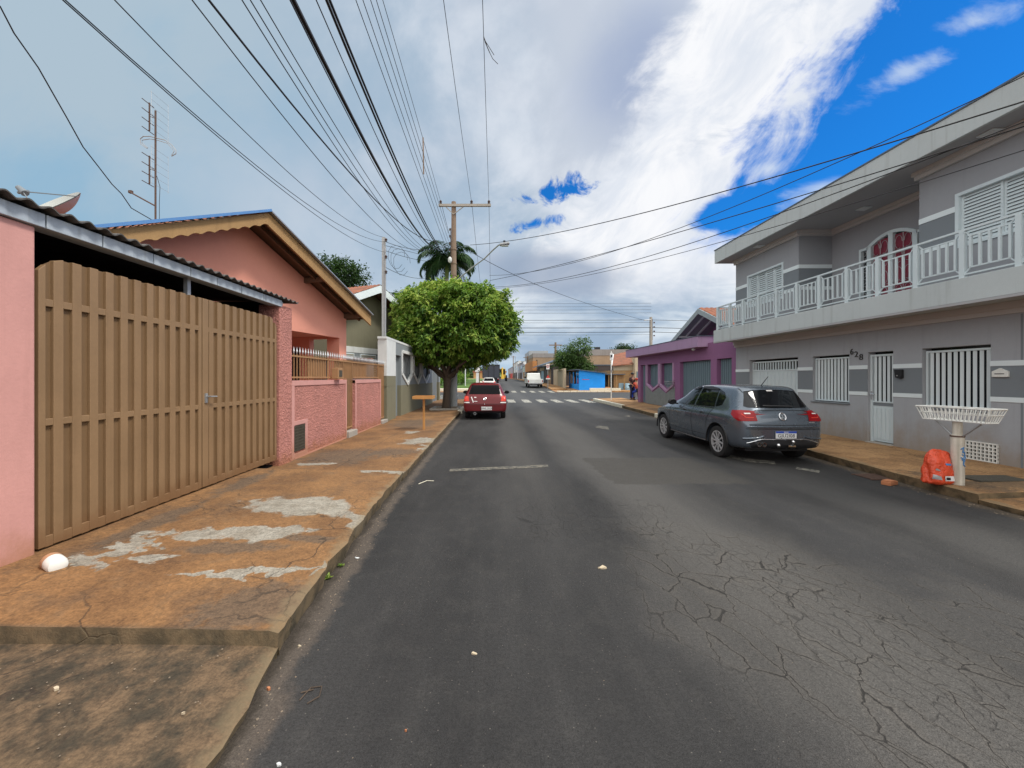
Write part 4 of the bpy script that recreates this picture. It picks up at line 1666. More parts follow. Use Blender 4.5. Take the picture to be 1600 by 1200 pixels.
# ---- slim service post
sp = thing('service_post', 'slim grey service post with small insulators behind the white pier', 'utility post', (-4.05, 14.1, 0))
MB().box(-4.11, -3.99, 14.04, 14.16, 0, 6.75).build('post', m_polegrey, sp, bevel=0.01)
mb = MB()
mb.tube([(-3.965, 14.02, 2.9), (-3.96, 14.02, 6.35)], 0.022, 8)
mb.build('conduit', m_galv, sp, smooth=True)
for z in (6.62, 6.0, 5.45):
    mb = MB()
    mb.lathe([(0.0, 0), (0.05, 0.0), (0.035, 0.03), (0.055, 0.06), (0.035, 0.10), (0.0, 0.12)], (-3.94, 14.0, z - 0.05), 'z', 10)
    mb.build('insulator', m_porcelain, sp, smooth=True)
mb = MB()
for k in range(3):
    mb.tube([(-3.55 + 0.30 * cos(a * 0.55) + 0.10 * k, 13.98 + 0.1 * sin(a), 6.0 + 0.42 * sin(a * 0.55) - 0.12 * k) for a in range(11)], 0.006, 5)
mb.build('cable_coil', m_wire, sp)


# ================================================================== right-hand side
def RP(a, d, z): return (WR + d, a, z)


# ---- two storey grey house
g = thing('two_storey_house', 'grey two storey house with white railed balcony and overhanging flat roof', 'house', (WR, 9, 0))
Y0, Y1 = 3.6, 13.1
lower_ops = [(10.43, 12.40, 0.1, 2.155), (8.92, 9.94, 1.0, 2.14), (7.94, 8.48, 0.1, 2.155), (6.38, 7.40, 1.03, 2.155)]
mb = MB()
wall_grid(mb, Y0, Y1, 0, 2.81, 0.2, lower_ops, RP)
mb.box(WR + 0.2, 16, Y1 - 0.2, Y1, 0, 2.81)
mb.box(WR + 0.2, 16, Y0, Y0 + 0.2, 0, 2.81)
mb.build('wall', m_gwall, g, bevel=0.006)
segs = [(Y0, 6.38), (7.40, 7.94), (8.48, 8.92), (9.94, 10.43), (12.40, Y1)]
for (a, b) in segs:
    MB().box(WR - 0.012, WR, a, b, 1.79, 1.875).build('white_band', m_white, g)
    MB().box(WR - 0.012, WR, a, b, 1.205, 1.285).build('white_band', m_white, g)
    MB().box(WR - 0.003, WR, a, b, 1.286, 1.789).build('dark_band', m_gband, g)
mb = MB()
mb.box(WR - 0.005, WR, 6.0 - 0.012, 6.0 + 0.012, 0.1, 2.6)
mb.build('wall_strip', m_gband, g)  # thin dark strip drawn for a vertical groove in the wall
mb = MB()
mb.box(WR - 0.09, WR, Y0, Y1 + 0.02, 2.70, 2.808)
mb.box(WR - 0.05, WR, Y0, Y1 + 0.015, 2.62, 2.699)
mb.build('cornice', m_cornice, g)
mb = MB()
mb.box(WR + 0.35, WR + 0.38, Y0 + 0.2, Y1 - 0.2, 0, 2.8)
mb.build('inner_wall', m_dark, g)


def louvre_bars(mb, y0, y1, z0, z1, n, x, wdt, ang_):
    for k in range(n):
        y = y0 + (y1 - y0) * (k + 0.5) / n
        c, s = cos(radians(ang_)), sin(radians(ang_))
        mb.beam((x, y, z0), (x, y, z1), 0.012, wdt, (-s, c, 0))


# garage door
mb = MB()
mb.box(WR + 0.12, WR + 0.15, 10.47, 12.36, 0.2, 1.80)
for k in range(12):
    y = 10.47 + 1.89 * (k + 0.5) / 12
    mb.box(WR + 0.108, WR + 0.12, y - 0.06, y + 0.06, 0.24, 1.76)
mb.box(WR + 0.10, WR + 0.16, 10.43, 10.47, 0.2, 2.10)
mb.box(WR + 0.10, WR + 0.16, 12.36, 12.40, 0.2, 2.10)
mb.box(WR + 0.10, WR + 0.16, 10.47, 12.36, 2.06, 2.10)
mb.box(WR + 0.10, WR + 0.16, 10.47, 12.36, 1.801, 1.84)
for k in range(17):
    y = 10.5 + 1.83 * (k + 0.5) / 17
    mb.box(WR + 0.12, WR + 0.14, y - 0.022, y + 0.022, 1.841, 2.06)
mb.build('garage_door', m_wmetal, g)


def barred_window(y0, y1, z0, z1, n, name):
    mb = MB()
    fr = 0.035
    mb.box(WR + 0.06, WR + 0.12, y0, y0 + fr, z0 + 0.02, z1 - 0.05)
    mb.box(WR + 0.06, WR + 0.12, y1 - fr, y1, z0 + 0.02, z1 - 0.05)
    mb.box(WR + 0.06, WR + 0.12, y0 + fr, y1 - fr, z1 - 0.085, z1 - 0.05)
    mb.box(WR + 0.06, WR + 0.12, y0 + fr, y1 - fr, z0 + 0.02, z0 + 0.05)
    f = mb.build(name, m_wmetal, g)
    mb = MB()
    louvre_bars(mb, y0 + fr, y1 - fr, z0 + 0.05, z1 - 0.085, n, WR + 0.09, (y1 - y0) / n * 0.46, 30)
    mb.build('bars', m_wmetal, f)
    MB().box(WR + 0.17, WR + 0.18, y0, y1, z0, z1).build('pane', m_win_dark, f)
    MB().box(WR - 0.035, WR + 0.19, y0 - 0.03, y1 + 0.05, z0 - 0.025, z0 - 0.001).build('sill', m_gband, f)
    return f


barred_window(8.93, 9.93, 1.0, 2.14, 10, 'window')
barred_window(6.39, 7.39, 1.03, 2.155, 10, 'window')
# street door
mb = MB()
mb.box(WR + 0.09, WR + 0.12, 7.98, 8.44, 0.22, 0.99)
for k in range(5):
    y = 7.98 + 0.46 * (k + 0.5) / 5
    mb.box(WR + 0.078, WR + 0.09, y - 0.034, y + 0.034, 0.27, 0.94)
mb.box(WR + 0.06, WR + 0.13, 7.94, 7.98, 0.2, 2.10)
mb.box(WR + 0.06, WR + 0.13, 8.44, 8.48, 0.2, 2.10)
mb.box(WR + 0.06, WR + 0.13, 7.98, 8.44, 2.06, 2.10)
mb.box(WR + 0.07, WR + 0.12, 7.98, 8.44, 1.06, 1.09)
d = mb.build('door', m_wmetal, g)
mb = MB()
louvre_bars(mb, 7.98, 8.44, 1.09, 2.06, 5, WR + 0.095, 0.045, 30)
mb.build('bars', m_wmetal, d)
MB().box(WR + 0.085, WR + 0.13, 7.98, 8.44, 0.991, 1.059).build('letter_slot', m_gband, d)
MB().box(WR + 0.17, WR + 0.18, 7.94, 8.48, 0.9, 2.15).build('pane', m_win_dark, d)
mb = MB()
mb.box(WR + 0.05, WR + 0.06, 8.43, 8.46, 1.12, 1.30)
mb.tube([(WR + 0.05, 8.445, 1.24), (WR + 0.02, 8.445, 1.24), (WR + 0.015, 8.34, 1.235)], 0.009, 6)
mb.build('handle', m_chrome, d)
MB().box(WR - 0.06, WR + 0.2, 7.93, 8.49, 0.12, 0.205).build('doorstep', m_concrete, g, bevel=0.01)

# house number
for (ch, y, z) in (('6', 8.845, 2.19), ('2', 8.735, 2.125), ('8', 8.62, 2.055)):
    tm = text_mesh(ch, 0.19, 0.006)
    tm.xform(lambda a, b, c: (WR - 0.012 - c, y - a, z + b))
    tm.build('numeral', m_number, g)
# vent grate low in the wall
mb = MB()
y0, y1, z0, z1 = 6.28, 6.70, 0.20, 0.50
for k in range(9):
    y = y0 + (y1 - y0) * k / 8
    mb.box(WR - 0.03, WR - 0.002, y - 0.008, y + 0.008, z0, z1)
for k in range(6):
    z = z0 + (z1 - z0) * k / 5
    mb.box(WR - 0.031, WR - 0.003, y0 - 0.008, y1 + 0.008, z - 0.009, z + 0.009)
mb.build('vent_grate', m_basket_w, g)
MB().box(WR - 0.002, WR - 0.001, y0, y1, z0, z1).build('vent_void', m_black, g)

# balcony slab
SX = 7.50
mb = MB()
mb.box(SX, 9.3, Y0 - 0.02, Y1 + 0.03, 2.811, 3.20)
mb.build('balcony_slab', m_slab, g, bevel=0.008)
MB().box(SX - 0.004, SX + 0.1, Y0 - 0.02, Y1 + 0.034, 2.770, 2.810).build('drip_edge', m_soffit, g)

# upper storey
ZS = 5.58
mb = MB()
wall_grid(mb, 10.4, Y1, 3.2, ZS, 0.2, [(10.94, 12.50, 3.86, 4.90)], RP)
wall_grid(mb, Y0, 7.45, 3.2, ZS, 0.2, [(4.55, 6.86, 3.90, 4.87)], RP)
mb.box(WR + 0.2, 9.35, 10.4, 10.55, 3.2, ZS)
mb.box(WR + 0.2, 9.35, 7.30, 7.45, 3.2, ZS)
mb.box(WR + 0.2, 16, Y1 - 0.2, Y1, 3.2, ZS)
mb.box(WR + 0.2, 16, Y0, Y0 + 0.2, 3.2, ZS)
AY0, AY1 = 7.95, 9.58
wall_grid(mb, 7.45, 10.4, 3.2, ZS, 0.15, [(AY0, AY1, 3.0, 4.80), (8.30, 9.34, 4.79, 4.99)], lambda a, d_, z: (9.15 + d_, a, z))
# arch fillets over the door
pts = [(8.30 + 1.04 * k / 10, 4.80 + 0.185 * (1 - ((k - 5) / 5.0) ** 2)) for k in range(11)]
for half in (pts[:6], pts[5:]):
    if half[0][0] == pts[0][0]:
        poly = [(8.30, 4.99)] + half[::1]
        poly = [(8.30, 4.80)] + half[1:] + [(8.82, 4.99), (8.30, 4.99)]
    else:
        poly = half + [(9.34, 4.99), (8.82, 4.99)]
    mb.prism(poly, lambda a, b, d_: (9.15 + d_, a, b), 0.0, 0.15)
mb.build('upper_wall', m_gwall_u, g)
for (a, b) in ((10.4, 10.94), (12.50, Y1), (Y0, 4.55), (6.86, 7.45)):
    MB().box(WR - 0.012, WR, a, b, 4.56, 4.66).build('white_band', m_white, g)
    MB().box(WR - 0.012, WR, a, b, 3.98, 4.07).build('white_band', m_white, g)
    MB().box(WR - 0.003, WR, a, b, 4.071, 4.559).build('dark_band', m_gband, g)
for (z0, z1) in ((4.56, 4.66), (3.98, 4.07)):
    MB().box(WR, 9.148, 10.388, 10.4, z0, z1).build('white_band', m_white, g)
MB().box(WR, 9.148, 10.397, 10.4, 4.071, 4.559).build('dark_band', m_gband, g)
mb = MB()
for (a, b, x0) in ((10.34, Y1 + 0.05, WR), (Y0, 7.51, WR)):
    mb.box(x0 - 0.10, x0, a, b, ZS - 0.075, ZS - 0.001)
    mb.box(x0 - 0.06, x0, a + 0.02, b - 0.02, ZS - 0.15, ZS - 0.076)
mb.box(WR, 9.149, 10.30, 10.399, ZS - 0.075, ZS - 0.001)
mb.box(WR, 9.149, 10.34, 10.398, ZS - 0.15, ZS - 0.076)
mb.box(9.05, 9.149, 7.52, 10.30, ZS - 0.075, ZS - 0.001)
mb.box(9.09, 9.148, 7.52, 10.34, ZS - 0.15, ZS - 0.076)
mb.build('cornice', m_cornice, g)
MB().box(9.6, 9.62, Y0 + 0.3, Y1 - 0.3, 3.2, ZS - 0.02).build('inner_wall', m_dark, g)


def shutter_window(y0, y1, z0, z1, panels):
    mb = MB()
    x = WR + 0.05
    fr = 0.055
    mb.box(x - 0.07, x + 0.08, y0, y1, z1 - fr, z1)
    mb.box(x - 0.07, x + 0.08, y0, y1, z0, z0 + fr)
    mb.box(x - 0.07, x + 0.08, y0, y0 + fr, z0 + fr, z1 - fr)
    mb.box(x - 0.07, x + 0.08, y1 - fr, y1, z0 + fr, z1 - fr)
    f = mb.build('window', m_wmetal, g)
    for k in range(panels):
        a = y0 + fr + (y1 - y0 - 2 * fr) * k / panels
        b = y0 + fr + (y1 - y0 - 2 * fr) * (k + 1) / panels
        mb = MB()
        dx = 0.0 if k % 2 else 0.022
        st = 0.03
        mb.box(x + dx - 0.01, x + dx + 0.01, a, a + st, z0 + fr, z1 - fr)
        mb.box(x + dx - 0.01, x + dx + 0.01, b - st, b, z0 + fr, z1 - fr)
        n = 15
        for j in range(n):
            z = z0 + fr + (z1 - z0 - 2 * fr) * (j + 0.5) / n
            mb.beam((x + dx + 0.003, a + st, z), (x + dx + 0.003, b - st, z), 0.008, (z1 - z0) / n * 0.92, (0.55, 0, 1))
        mb.build('shutter', m_wmetal, f)
    MB().box(x + 0.05, x + 0.06, y0, y1, z0, z1).build('backing', m_win_dark, f)


shutter_window(10.94, 12.50, 3.86, 4.90, 4)
shutter_window(4.55, 6.86, 3.90, 4.87, 4)

# arched balcony door
X = 9.13
mb = MB()


def bar_y(ya, yb, za, zb, x0=X - 0.03, x1=X + 0.08):
    mb.box(x0, x1, ya, yb, za, zb)


bar_y(AY0, AY0 + 0.05, 3.2, 4.78)
bar_y(AY1 - 0.05, AY1, 3.2, 4.78)
bar_y(AY0 + 0.05, 8.28, 4.72, 4.78)
bar_y(9.36, AY1 - 0.05, 4.72, 4.78)
bar_y(8.26, 8.36, 3.2, 4.79)
bar_y(9.28, 9.38, 3.2, 4.79)
bar_y(8.77, 8.87, 3.2, 4.92)
bar_y(8.36, 8.77, 3.2, 3.27)
bar_y(8.87, 9.28, 3.2, 3.27)
for (a, b) in zip(pts, pts[1:]):
    mb.beam((X + 0.025, a[0], a[1] - 0.035), (X + 0.025, b[0], b[1] - 0.035), 0.11, 0.075, (0, 0, 1))
dr = mb.build('balcony_door', m_wmetal, g)
MB().box(X + 0.05, X + 0.06, AY0 + 0.05, AY1 - 0.05, 3.25, 4.96).build('pane', m_win_dark, dr)
mb = MB()
yl = frange(8.38, 9.26, 0.04)
for k in range(len(yl) - 1):
    o1, o2 = 0.012 * sin(k * 1.9), 0.012 * sin((k + 1) * 1.9)
    mb.quad((X + 0.03 + o1, yl[k], 3.27), (X + 0.03 + o2, yl[k + 1], 3.27), (X + 0.03 + o2, yl[k + 1], 4.86), (X + 0.03 + o1, yl[k], 4.86))
mb.build('curtain', m_curtain, dr)
mb = MB()
for (a, b) in ((8.36, 8.77), (8.87, 9.28)):
    c = (a + b) / 2
    for zc in (3.55, 3.95, 4.35, 4.66):
        for sgn in (-1, 1):
            mb.tube([(X - 0.005, c + sgn * (0.02 + 0.085 * (1 - cos(q * 0.52)) * 0.9), zc + 0.15 * sin(q * 0.52)) for q in range(11)], 0.006, 4)
    mb.tube([(X - 0.005, c, 3.27), (X - 0.005, c, 4.85)], 0.006, 4)
    mb.tube([(X - 0.005, a, 4.5), (X - 0.005, b, 4.5)], 0.006, 4)
    mb.tube([(X - 0.005, a, 3.78), (X - 0.005, b, 3.78)], 0.006, 4)
for (a, b) in ((AY0 + 0.05, 8.26), (9.38, AY1 - 0.05)):
    c = (a + b) / 2
    for q in range(8):
        mb.tube([(X - 0.005, c + 0.04 * cos(th), 3.45 + q * 0.17 + 0.06 * sin(th)) for th in frange(0, 2 * pi, 0.8)], 0.006, 4)
mb.build('ornate_grille', m_galv, dr)

# balcony railing, post by post
posts = [12.98, 12.3, 11.65, 10.97, 10.27, 9.58, 8.92, 8.22, 7.56, 6.87, 6.19, 5.52, 4.85, 4.2]
RX = SX + 0.06
ZT, ZB = 3.97, 3.255
rl = MB()
rl.box(RX - 0.025, RX + 0.025, 3.62, 13.02, ZT - 0.02, ZT + 0.012)
rl.box(RX - 0.02, RX + 0.02, 3.62, 13.02, ZB - 0.012, ZB + 0.012)
rl.box(RX + 0.03, WR - 0.005, 12.96, 13.0, ZT - 0.02, ZT + 0.012)
rl.box(RX + 0.03, WR - 0.005, 12.96, 13.0, ZB - 0.012, ZB + 0.012)
rl = rl.build('railing', m_wmetal, g)
for y in posts:
    MB().box(RX - 0.03, RX + 0.03, y - 0.034, y + 0.034, 3.20, ZT - 0.021).build('post', m_wmetal, rl)


def rail_panel(P, n):
    """P(t, z): t runs 0..1 between two posts"""
    mb = MB()
    i0, i1 = 0.15, 0.85
    zt, zb = ZT - 0.115, ZB + 0.10
    s = 0.011

    def bar(a, b, w_=0.022):
        mb.beam(P(*a), P(*b), w_, w_, (0, 0, 1) if abs(a[1] - b[1]) < 1e-6 else (1, 0, 0))
    bar((i0, zt), (i1, zt))
    bar((i0, zb), (i1, zb))
    for k in range(n):
        t_ = i0 + (i1 - i0) * k / (n - 1)
        bar((t_, zb), (t_, zt), 0.030)
    for (a, b) in (((0.04, ZT - 0.03), (i0, zt)), ((0.96, ZT - 0.03), (i1, zt)), ((0.04, ZB + 0.015), (i0, zb)), ((0.96, ZB + 0.015), (i1, zb))):
        bar(a, b, 0.016)
    mb.build('panel', m_wmetal, rl)


for a, b in zip(posts, posts[1:]):
    rail_panel(lambda t_, z, a=a, b=b: (RX, a + (b - a) * t_, z), 5)
rail_panel(lambda t_, z: (RX + (WR - RX) * t_, 12.98, z), 6)

# roof slab with wide eaves
FX = 7.67
mb = MB()
mb.box(FX + 0.06, 16.5, 3.3, 13.3, ZS, 5.70)
mb.build('soffit', m_soffit, g)
mb = MB()
mb.box(FX, FX + 0.059, 3.25, 13.36, ZS - 0.02, 6.0)
mb.box(FX + 0.06, 16.5, 13.301, 13.36, ZS - 0.02, 6.0)
mb.build('fascia', m_slab, g, bevel=0.005)
MB().box(FX - 0.015, 16.5, 3.2, 13.38, 6.001, 6.03).build('roof_edge', m_metalroof, g)
for (x, y) in ((8.0, 11.6), (8.67, 9.0), (8.05, 6.22)):
    mb = MB()
    mb.box(x - 0.11, x + 0.11, y - 0.11, y + 0.11, ZS - 0.03, ZS - 0.002)
    l_ = mb.build('ceiling_lamp', m_wmetal, g, bevel=0.01)
    MB().box(x - 0.085, x + 0.085, y - 0.085, y + 0.085, ZS - 0.036, ZS - 0.031).build('diffuser', m_offwhite, l_)
MB().box(16.0, 16.2, Y0, Y1, 0, 5.57).build('back_wall', m_gwall, g)

# separate fittings on that facade
ic = thing('intercom', 'black wedge shaped door intercom beside the white street door', 'intercom', (WR, 7.79, 1.68))
mb = MB()
mb.prism([(7.72, 1.765), (7.86, 1.765), (7.835, 1.60), (7.76, 1.58), (7.72, 1.60)], lambda a, b, d_: (WR - 0.012 - d_, a, b), 0.0, 0.06)
mb.build('body', m_black, ic, bevel=0.006)
mb = MB()
mb.lathe([(0.0, 0.0), (0.013, 0.0), (0.013, -0.008), (0.0, -0.008)], (WR - 0.072, 7.79, 1.64), 'x', 10)
mb.build('button', m_galv, ic)
lb = thing('letter_box', 'white gabled letter box set in the grey wall above the vent', 'letter box', (WR, 6.25, 1.65))
mb = MB()
mb.prism([(6.14, 1.61), (6.34, 1.61), (6.34, 1.70), (6.24, 1.755), (6.14, 1.70)], lambda a, b, d_: (WR - 0.004 - d_, a, b), 0.0, 0.035)
mb.build('body', m_basket_w, lb, bevel=0.004)
MB().box(WR - 0.043, WR - 0.040, 6.18, 6.30, 1.655, 1.668).build('slot', m_black, lb)

# neighbouring wall at the frame edge keeps the street line going
nb = thing('boundary_wall', 'plain pale grey wall continuing past the two storey house', 'wall', (WR, 0, 0))
mb = MB()
mb.box(WR + 0.02, WR + 0.25, -18, 3.58, 0, 2.7)
mb.build('wall', m_gwall, nb)

# ---- purple corner house
ph = thing('corner_house', 'purple corner house with slate blue gates and a tiled gable', 'house', (8.35, 18, 0))
XP = 8.35


def QP(a, d_, z): return (XP + d_, a, z)


win = [(19.42, 20.98), (17.84, 19.3)]
ops = [(21.2, 21.9, 0.1, 2.3), (19.42, 20.98, 0.95, 2.3), (17.84, 19.3, 0.95, 2.3), (14.8, 17.25, 0.1, 2.3), (13.5, 14.4, 0.1, 2.3)]
mb = MB()
wall_grid(mb, 13.17, 22.3, 0, 2.79, 0.22, ops, QP)
for (a, b) in win:
    c = (a + b) / 2
    mb.prism([(a, 0.95), (c, 0.95), (a, 1.25)], lambda p, q, d_: QP(p, d_, q), 0.0, 0.22)
    mb.prism([(c, 0.95), (b, 0.95), (b, 1.25)], lambda p, q, d_: QP(p, d_, q), 0.0, 0.22)
mb.box(XP + 0.22, 17, 22.1, 22.3, 0, 2.79)
mb.build('wall', m_purple, ph)
mb = MB()
mb.box(16.8, 17, 13.4, 22.1, 0, 2.79)
mb.box(XP, 17, 13.2, 22.3, 2.791, 2.95)
mb.build('rear_wall', m_purple, ph)
mb = MB()
mb.prism([(17.72, 0.2), (21.12, 0.2), (21.12, 1.14), (20.95, 1.14), ((20.95 + 19.5) / 2, 0.83), (19.4, 1.10), ((19.3 + 17.92) / 2, 0.83), (17.92, 1.12), (17.72, 1.12)],
         lambda p, q, d_: QP(p, d_, q), -0.02, 0.0)
mb.build('stone_cladding', m_stone, ph)
for (a, b) in win:
    c = (a + b) / 2
    mb = MB()
    for (p, q) in (((a, 2.3), (a, 1.25)), ((a, 1.25), (c, 0.95)), ((c, 0.95), (b, 1.25)), ((b, 1.25), (b, 2.3))):
        mb.beam(QP(p[0], 0.0, p[1]), QP(q[0], 0.0, q[1]), 0.10, 0.09, (1, 0, 0))
    f = mb.build('window', m_mauve, ph)
    mb = MB()
    mb.box(XP + 0.20, XP + 0.21, a, b, 0.96, 2.3)
    for k in range(9):
        y = a + (b - a) * (k + 0.5) / 9
        mb.box(XP + 0.185, XP + 0.2, y - 0.03, y + 0.03, 1.0, 2.28)
    mb.build('sheet', m_bluegate, f)


def ribbed(y0, y1, z0, z1, n, nm, depth=0.16):
    mb = MB()
    mb.box(XP + depth, XP + depth + 0.02, y0, y1, z0, z1)
    for k in range(n):
        y = y0 + (y1 - y0) * (k + 0.5) / n
        wv = (y1 - y0) / n * 0.28
        mb.box(XP + depth - 0.02, XP + depth, y - wv, y + wv, z0 + 0.02, z1 - 0.02)
    return mb.build(nm, m_bluegate, ph)


ribbed(14.8, 17.25, 0.2, 2.29, 16, 'garage_gate')
ribbed(13.5, 14.4, 0.2, 2.29, 7, 'side_gate')
ribbed(21.2, 21.9, 0.2, 2.29, 3, 'door')
mb = MB()
mb.box(7.95, XP + 0.4, 15.0, 23.2, 2.80, 3.22)
mb.build('canopy', m_lilac, ph, bevel=0.008)
MB().box(7.93, XP + 0.42, 14.98, 23.22, 3.221, 3.245).build('canopy_edge', m_metalroof, ph)
mb = MB()
mb.ball((8.1, 15.6, 2.75), 0.07, 0.07, 0.06)
mb.build('lamp', m_offwhite, ph, smooth=True)
# gable
GX, GY, GZ, GS = 9.0, 16.95, 4.62, 0.45
mb = MB()
mb.prism([(GY - 3.3, 2.951), (GY + 3.3, 2.951), (GY + 3.3, GZ - 3.3 * GS - 0.1), (GY, GZ - 0.12), (GY - 3.3, GZ - 3.3 * GS - 0.1)],
         lambda a, b, d_: (10.4 + d_, a, b), 0, 0.2)
mb.build('gable', m_purple, ph)
mb = MB()
for sgn in (-1, 1):
    mb.prism([(GY, GZ), (GY + sgn * 3.9, GZ - 3.9 * GS), (GY + sgn * 3.9, GZ - 3.9 * GS - 0.08), (GY, GZ - 0.08)],
             lambda a, b, d_: (GX + 0.05 + d_, a, b), 0, 8)
rfp = mb.build('roof', m_grayfas, ph)
mb = MB()
for sgn in (-1, 1):
    tmp = MB()
    tile_rows(0, GZ, sgn * 3.9, GZ - 3.9 * GS, 0, 8, tmp)
    tmp.xform(lambda a, d_, z: (GX + 0.04 + d_, GY + a, z))
    i = len(mb.v)
    mb.v += tmp.v
    mb.f += [tuple(q + i for q in f) for f in tmp.f]
mb.build('roof_tiles', m_tile, rfp)
mb = MB()
for sgn in (-1, 1):
    mb.prism([(GY, GZ + 0.03), (GY + sgn * 3.95, GZ - 3.95 * GS + 0.03), (GY + sgn * 3.95, GZ - 3.95 * GS - 0.2), (GY, GZ - 0.2)],
             lambda a, b, d_: (GX + d_, a, b), 0, 0.045)
mb.build('barge_board', m_grayfas, rfp)
mb = MB()
for x in (9.45, 9.95):
    for sgn in (-1, 1):
        mb.beam((x, GY + sgn * 0.1, GZ - 0.15), (x, GY + sgn * 3.6, GZ - 0.11 - 3.6 * GS), 0.06, 0.09)
for sgn in (-1, 1):
    mb.beam((9.06, GY + sgn * 1.9, GZ - 1.9 * GS - 0.17), (10.39, GY + sgn * 1.9, GZ - 1.9 * GS - 0.17), 0.06, 0.09)
mb.build('rafter', m_white, rfp)


# ================================================================== vehicles
def eval_mesh(o):
    dg = bpy.context.evaluated_depsgraph_get()
    return bpy.data.meshes.new_from_object(o.evaluated_get(dg))


def loft_body(stations, zshoulder, npow=None):
    """stations: (y, z_bottom, z_belt, z_top, half_low, half_belt, half_top); returns verts, faces of a closed shell"""
    rings = []
    for (y, zb, zbelt, zt, wl, wb_, wt) in stations:
        belt = min(zbelt, zt - 0.03)
        has_cabin = zt - zbelt > 0.08
        zs = min(zshoulder, belt - 0.04)
        if has_cabin:
            p7 = (wt, zt - 0.075)
            p8 = (wt * 0.90, zt - 0.018)
            p6 = (wb_ + (wt - wb_) * 0.5 + 0.012, belt + (zt - 0.075 - belt) * 0.5)
        else:
            wt = min(wt, wb_)
            p6 = (wb_ - 0.02, belt + (zt - belt) * 0.35)
            p7 = (wb_ - 0.09, belt + (zt - belt) * 0.75)
            p8 = (wb_ * 0.72, zt - 0.006)
        half = [(0.0, zb), (wl * 0.80, zb), (wl * 0.955, zb + 0.035), (wl * 0.995, zb + 0.13), (wl * 1.012, zb + (zs - zb) * 0.62), (wl * 1.0, zs),
                (wb_, belt), p6, p7, p8, (0.0, zt)]
        ring = [(x, y, z) for (x, z) in half] + [(-x, y, z) for (x, z) in half[-2:0:-1]]
        rings.append(ring)
    n = len(rings[0])
    V, F = [], []
    for r in rings:
        V += r
    for k in range(len(rings) - 1):
        for j in range(n):
            a, b = k * n + j, k * n + (j + 1) % n
            F.append((a, b, b + n, a + n))
    # end caps as strips so that subdivision stays even
    for k, fl in ((0, False), (len(rings) - 1, True)):
        o = k * n
        L = list(range(0, 11))
        for i in range(10):
            a, b = o + i, o + i + 1
            a2, b2 = o + (n - i) % n, o + (n - i - 1) % n
            if a == a2:
                f = (a, b, b2)
            elif b == b2:
                f = (a, b, a2)
            else:
                f = (a, b, b2, a2)
            F.append(f if fl else f[::-1])
    return V, F


def make_body(root, V, F, material, axles, wheel_r, half_w, sub=2, crease=None):
    me = bpy.data.meshes.new('body')
    me.from_pydata(V, [], F)
    bm = bmesh.new()
    bm.from_mesh(me)
    bmesh.ops.recalc_face_normals(bm, faces=bm.faces)
    bm.to_mesh(me)
    bm.free()
    if crease:
        nring = 20
        ce = me.attributes.new('crease_edge', 'FLOAT', 'EDGE')
        for i, e in enumerate(me.edges):
            a, b = e.vertices
            if abs(a - b) == nring:
                ce.data[i].value = crease.get(a % nring, crease.get((nring - a % nring) % nring, 0.0))
    o = bpy.data.objects.new('body', me)
    COL.objects.link(o)
    md = o.modifiers.new('s', 'SUBSURF')
    md.levels = sub
    md.render_levels = sub
    full = eval_mesh(o)
    bm = bmesh.new()
    bm.from_mesh(full)
    bvh = BVHTree.FromBMesh(bm)
    bm.free()
    o.modifiers.clear()
    o.data = full
    # wheel arches are cut out of the shell
    cut = MB()
    for ya in axles:
        cut.lathe([(wheel_r, -half_w * 1.3), (wheel_r, -half_w * 0.62)], (0, ya[0], ya[1]), 'x', 40)
        cut.lathe([(wheel_r, half_w * 0.62), (wheel_r, half_w * 1.3)], (0, ya[0], ya[1]), 'x', 40)
    c = cut.build('cut', m_black)
    md = o.modifiers.new('b', 'BOOLEAN')
    md.operation = 'DIFFERENCE'
    md.solver = 'EXACT'
    md.object = c
    res = eval_mesh(o)
    o.modifiers.clear()
    o.data = res
    res.materials.clear()
    res.materials.append(material)
    smooth_mesh(res, 45)
    bpy.data.objects.remove(c)
    o.parent = root
    return o, bvh


def clip_grid(poly, step):
    """fine grid clipped to a convex polygon (a, b)"""
    A = [p[0] for p in poly]
    B = [p[1] for p in poly]
    a0, a1, b0, b1 = min(A), max(A), min(B), max(B)
    na = max(2, int((a1 - a0) / step))
    nb_ = max(2, int((b1 - b0) / step))
    bm = bmesh.new()
    vs = [[bm.verts.new((a0 + (a1 - a0) * i / na, b0 + (b1 - b0) * j / nb_, 0)) for j in range(nb_ + 1)] for i in range(na + 1)]
    for i in range(na):
        for j in range(nb_):
            bm.faces.new((vs[i][j], vs[i + 1][j], vs[i + 1][j + 1], vs[i][j + 1]))
    area = sum(poly[i][0] * poly[(i + 1) % len(poly)][1] - poly[(i + 1) % len(poly)][0] * poly[i][1] for i in range(len(poly)))
    P = poly if area > 0 else poly[::-1]
    for i in range(len(P)):
        p, q = P[i], P[(i + 1) % len(P)]
        e = Vector((q[0] - p[0], q[1] - p[1], 0))
        if e.length < 1e-6:
            continue
        nrm_ = Vector((e.y, -e.x, 0)).normalized()
        bmesh.ops.bisect_plane(bm, geom=bm.verts[:] + bm.edges[:] + bm.faces[:], plane_co=(p[0], p[1], 0), plane_no=nrm_, clear_outer=True)
    bm.verts.ensure_lookup_table()
    bm.verts.index_update()
    V = [tuple(v.co) for v in bm.verts]
    F = [tuple(v.index for v in f.verts) for f in bm.faces]
    bm.free()
    return V, F


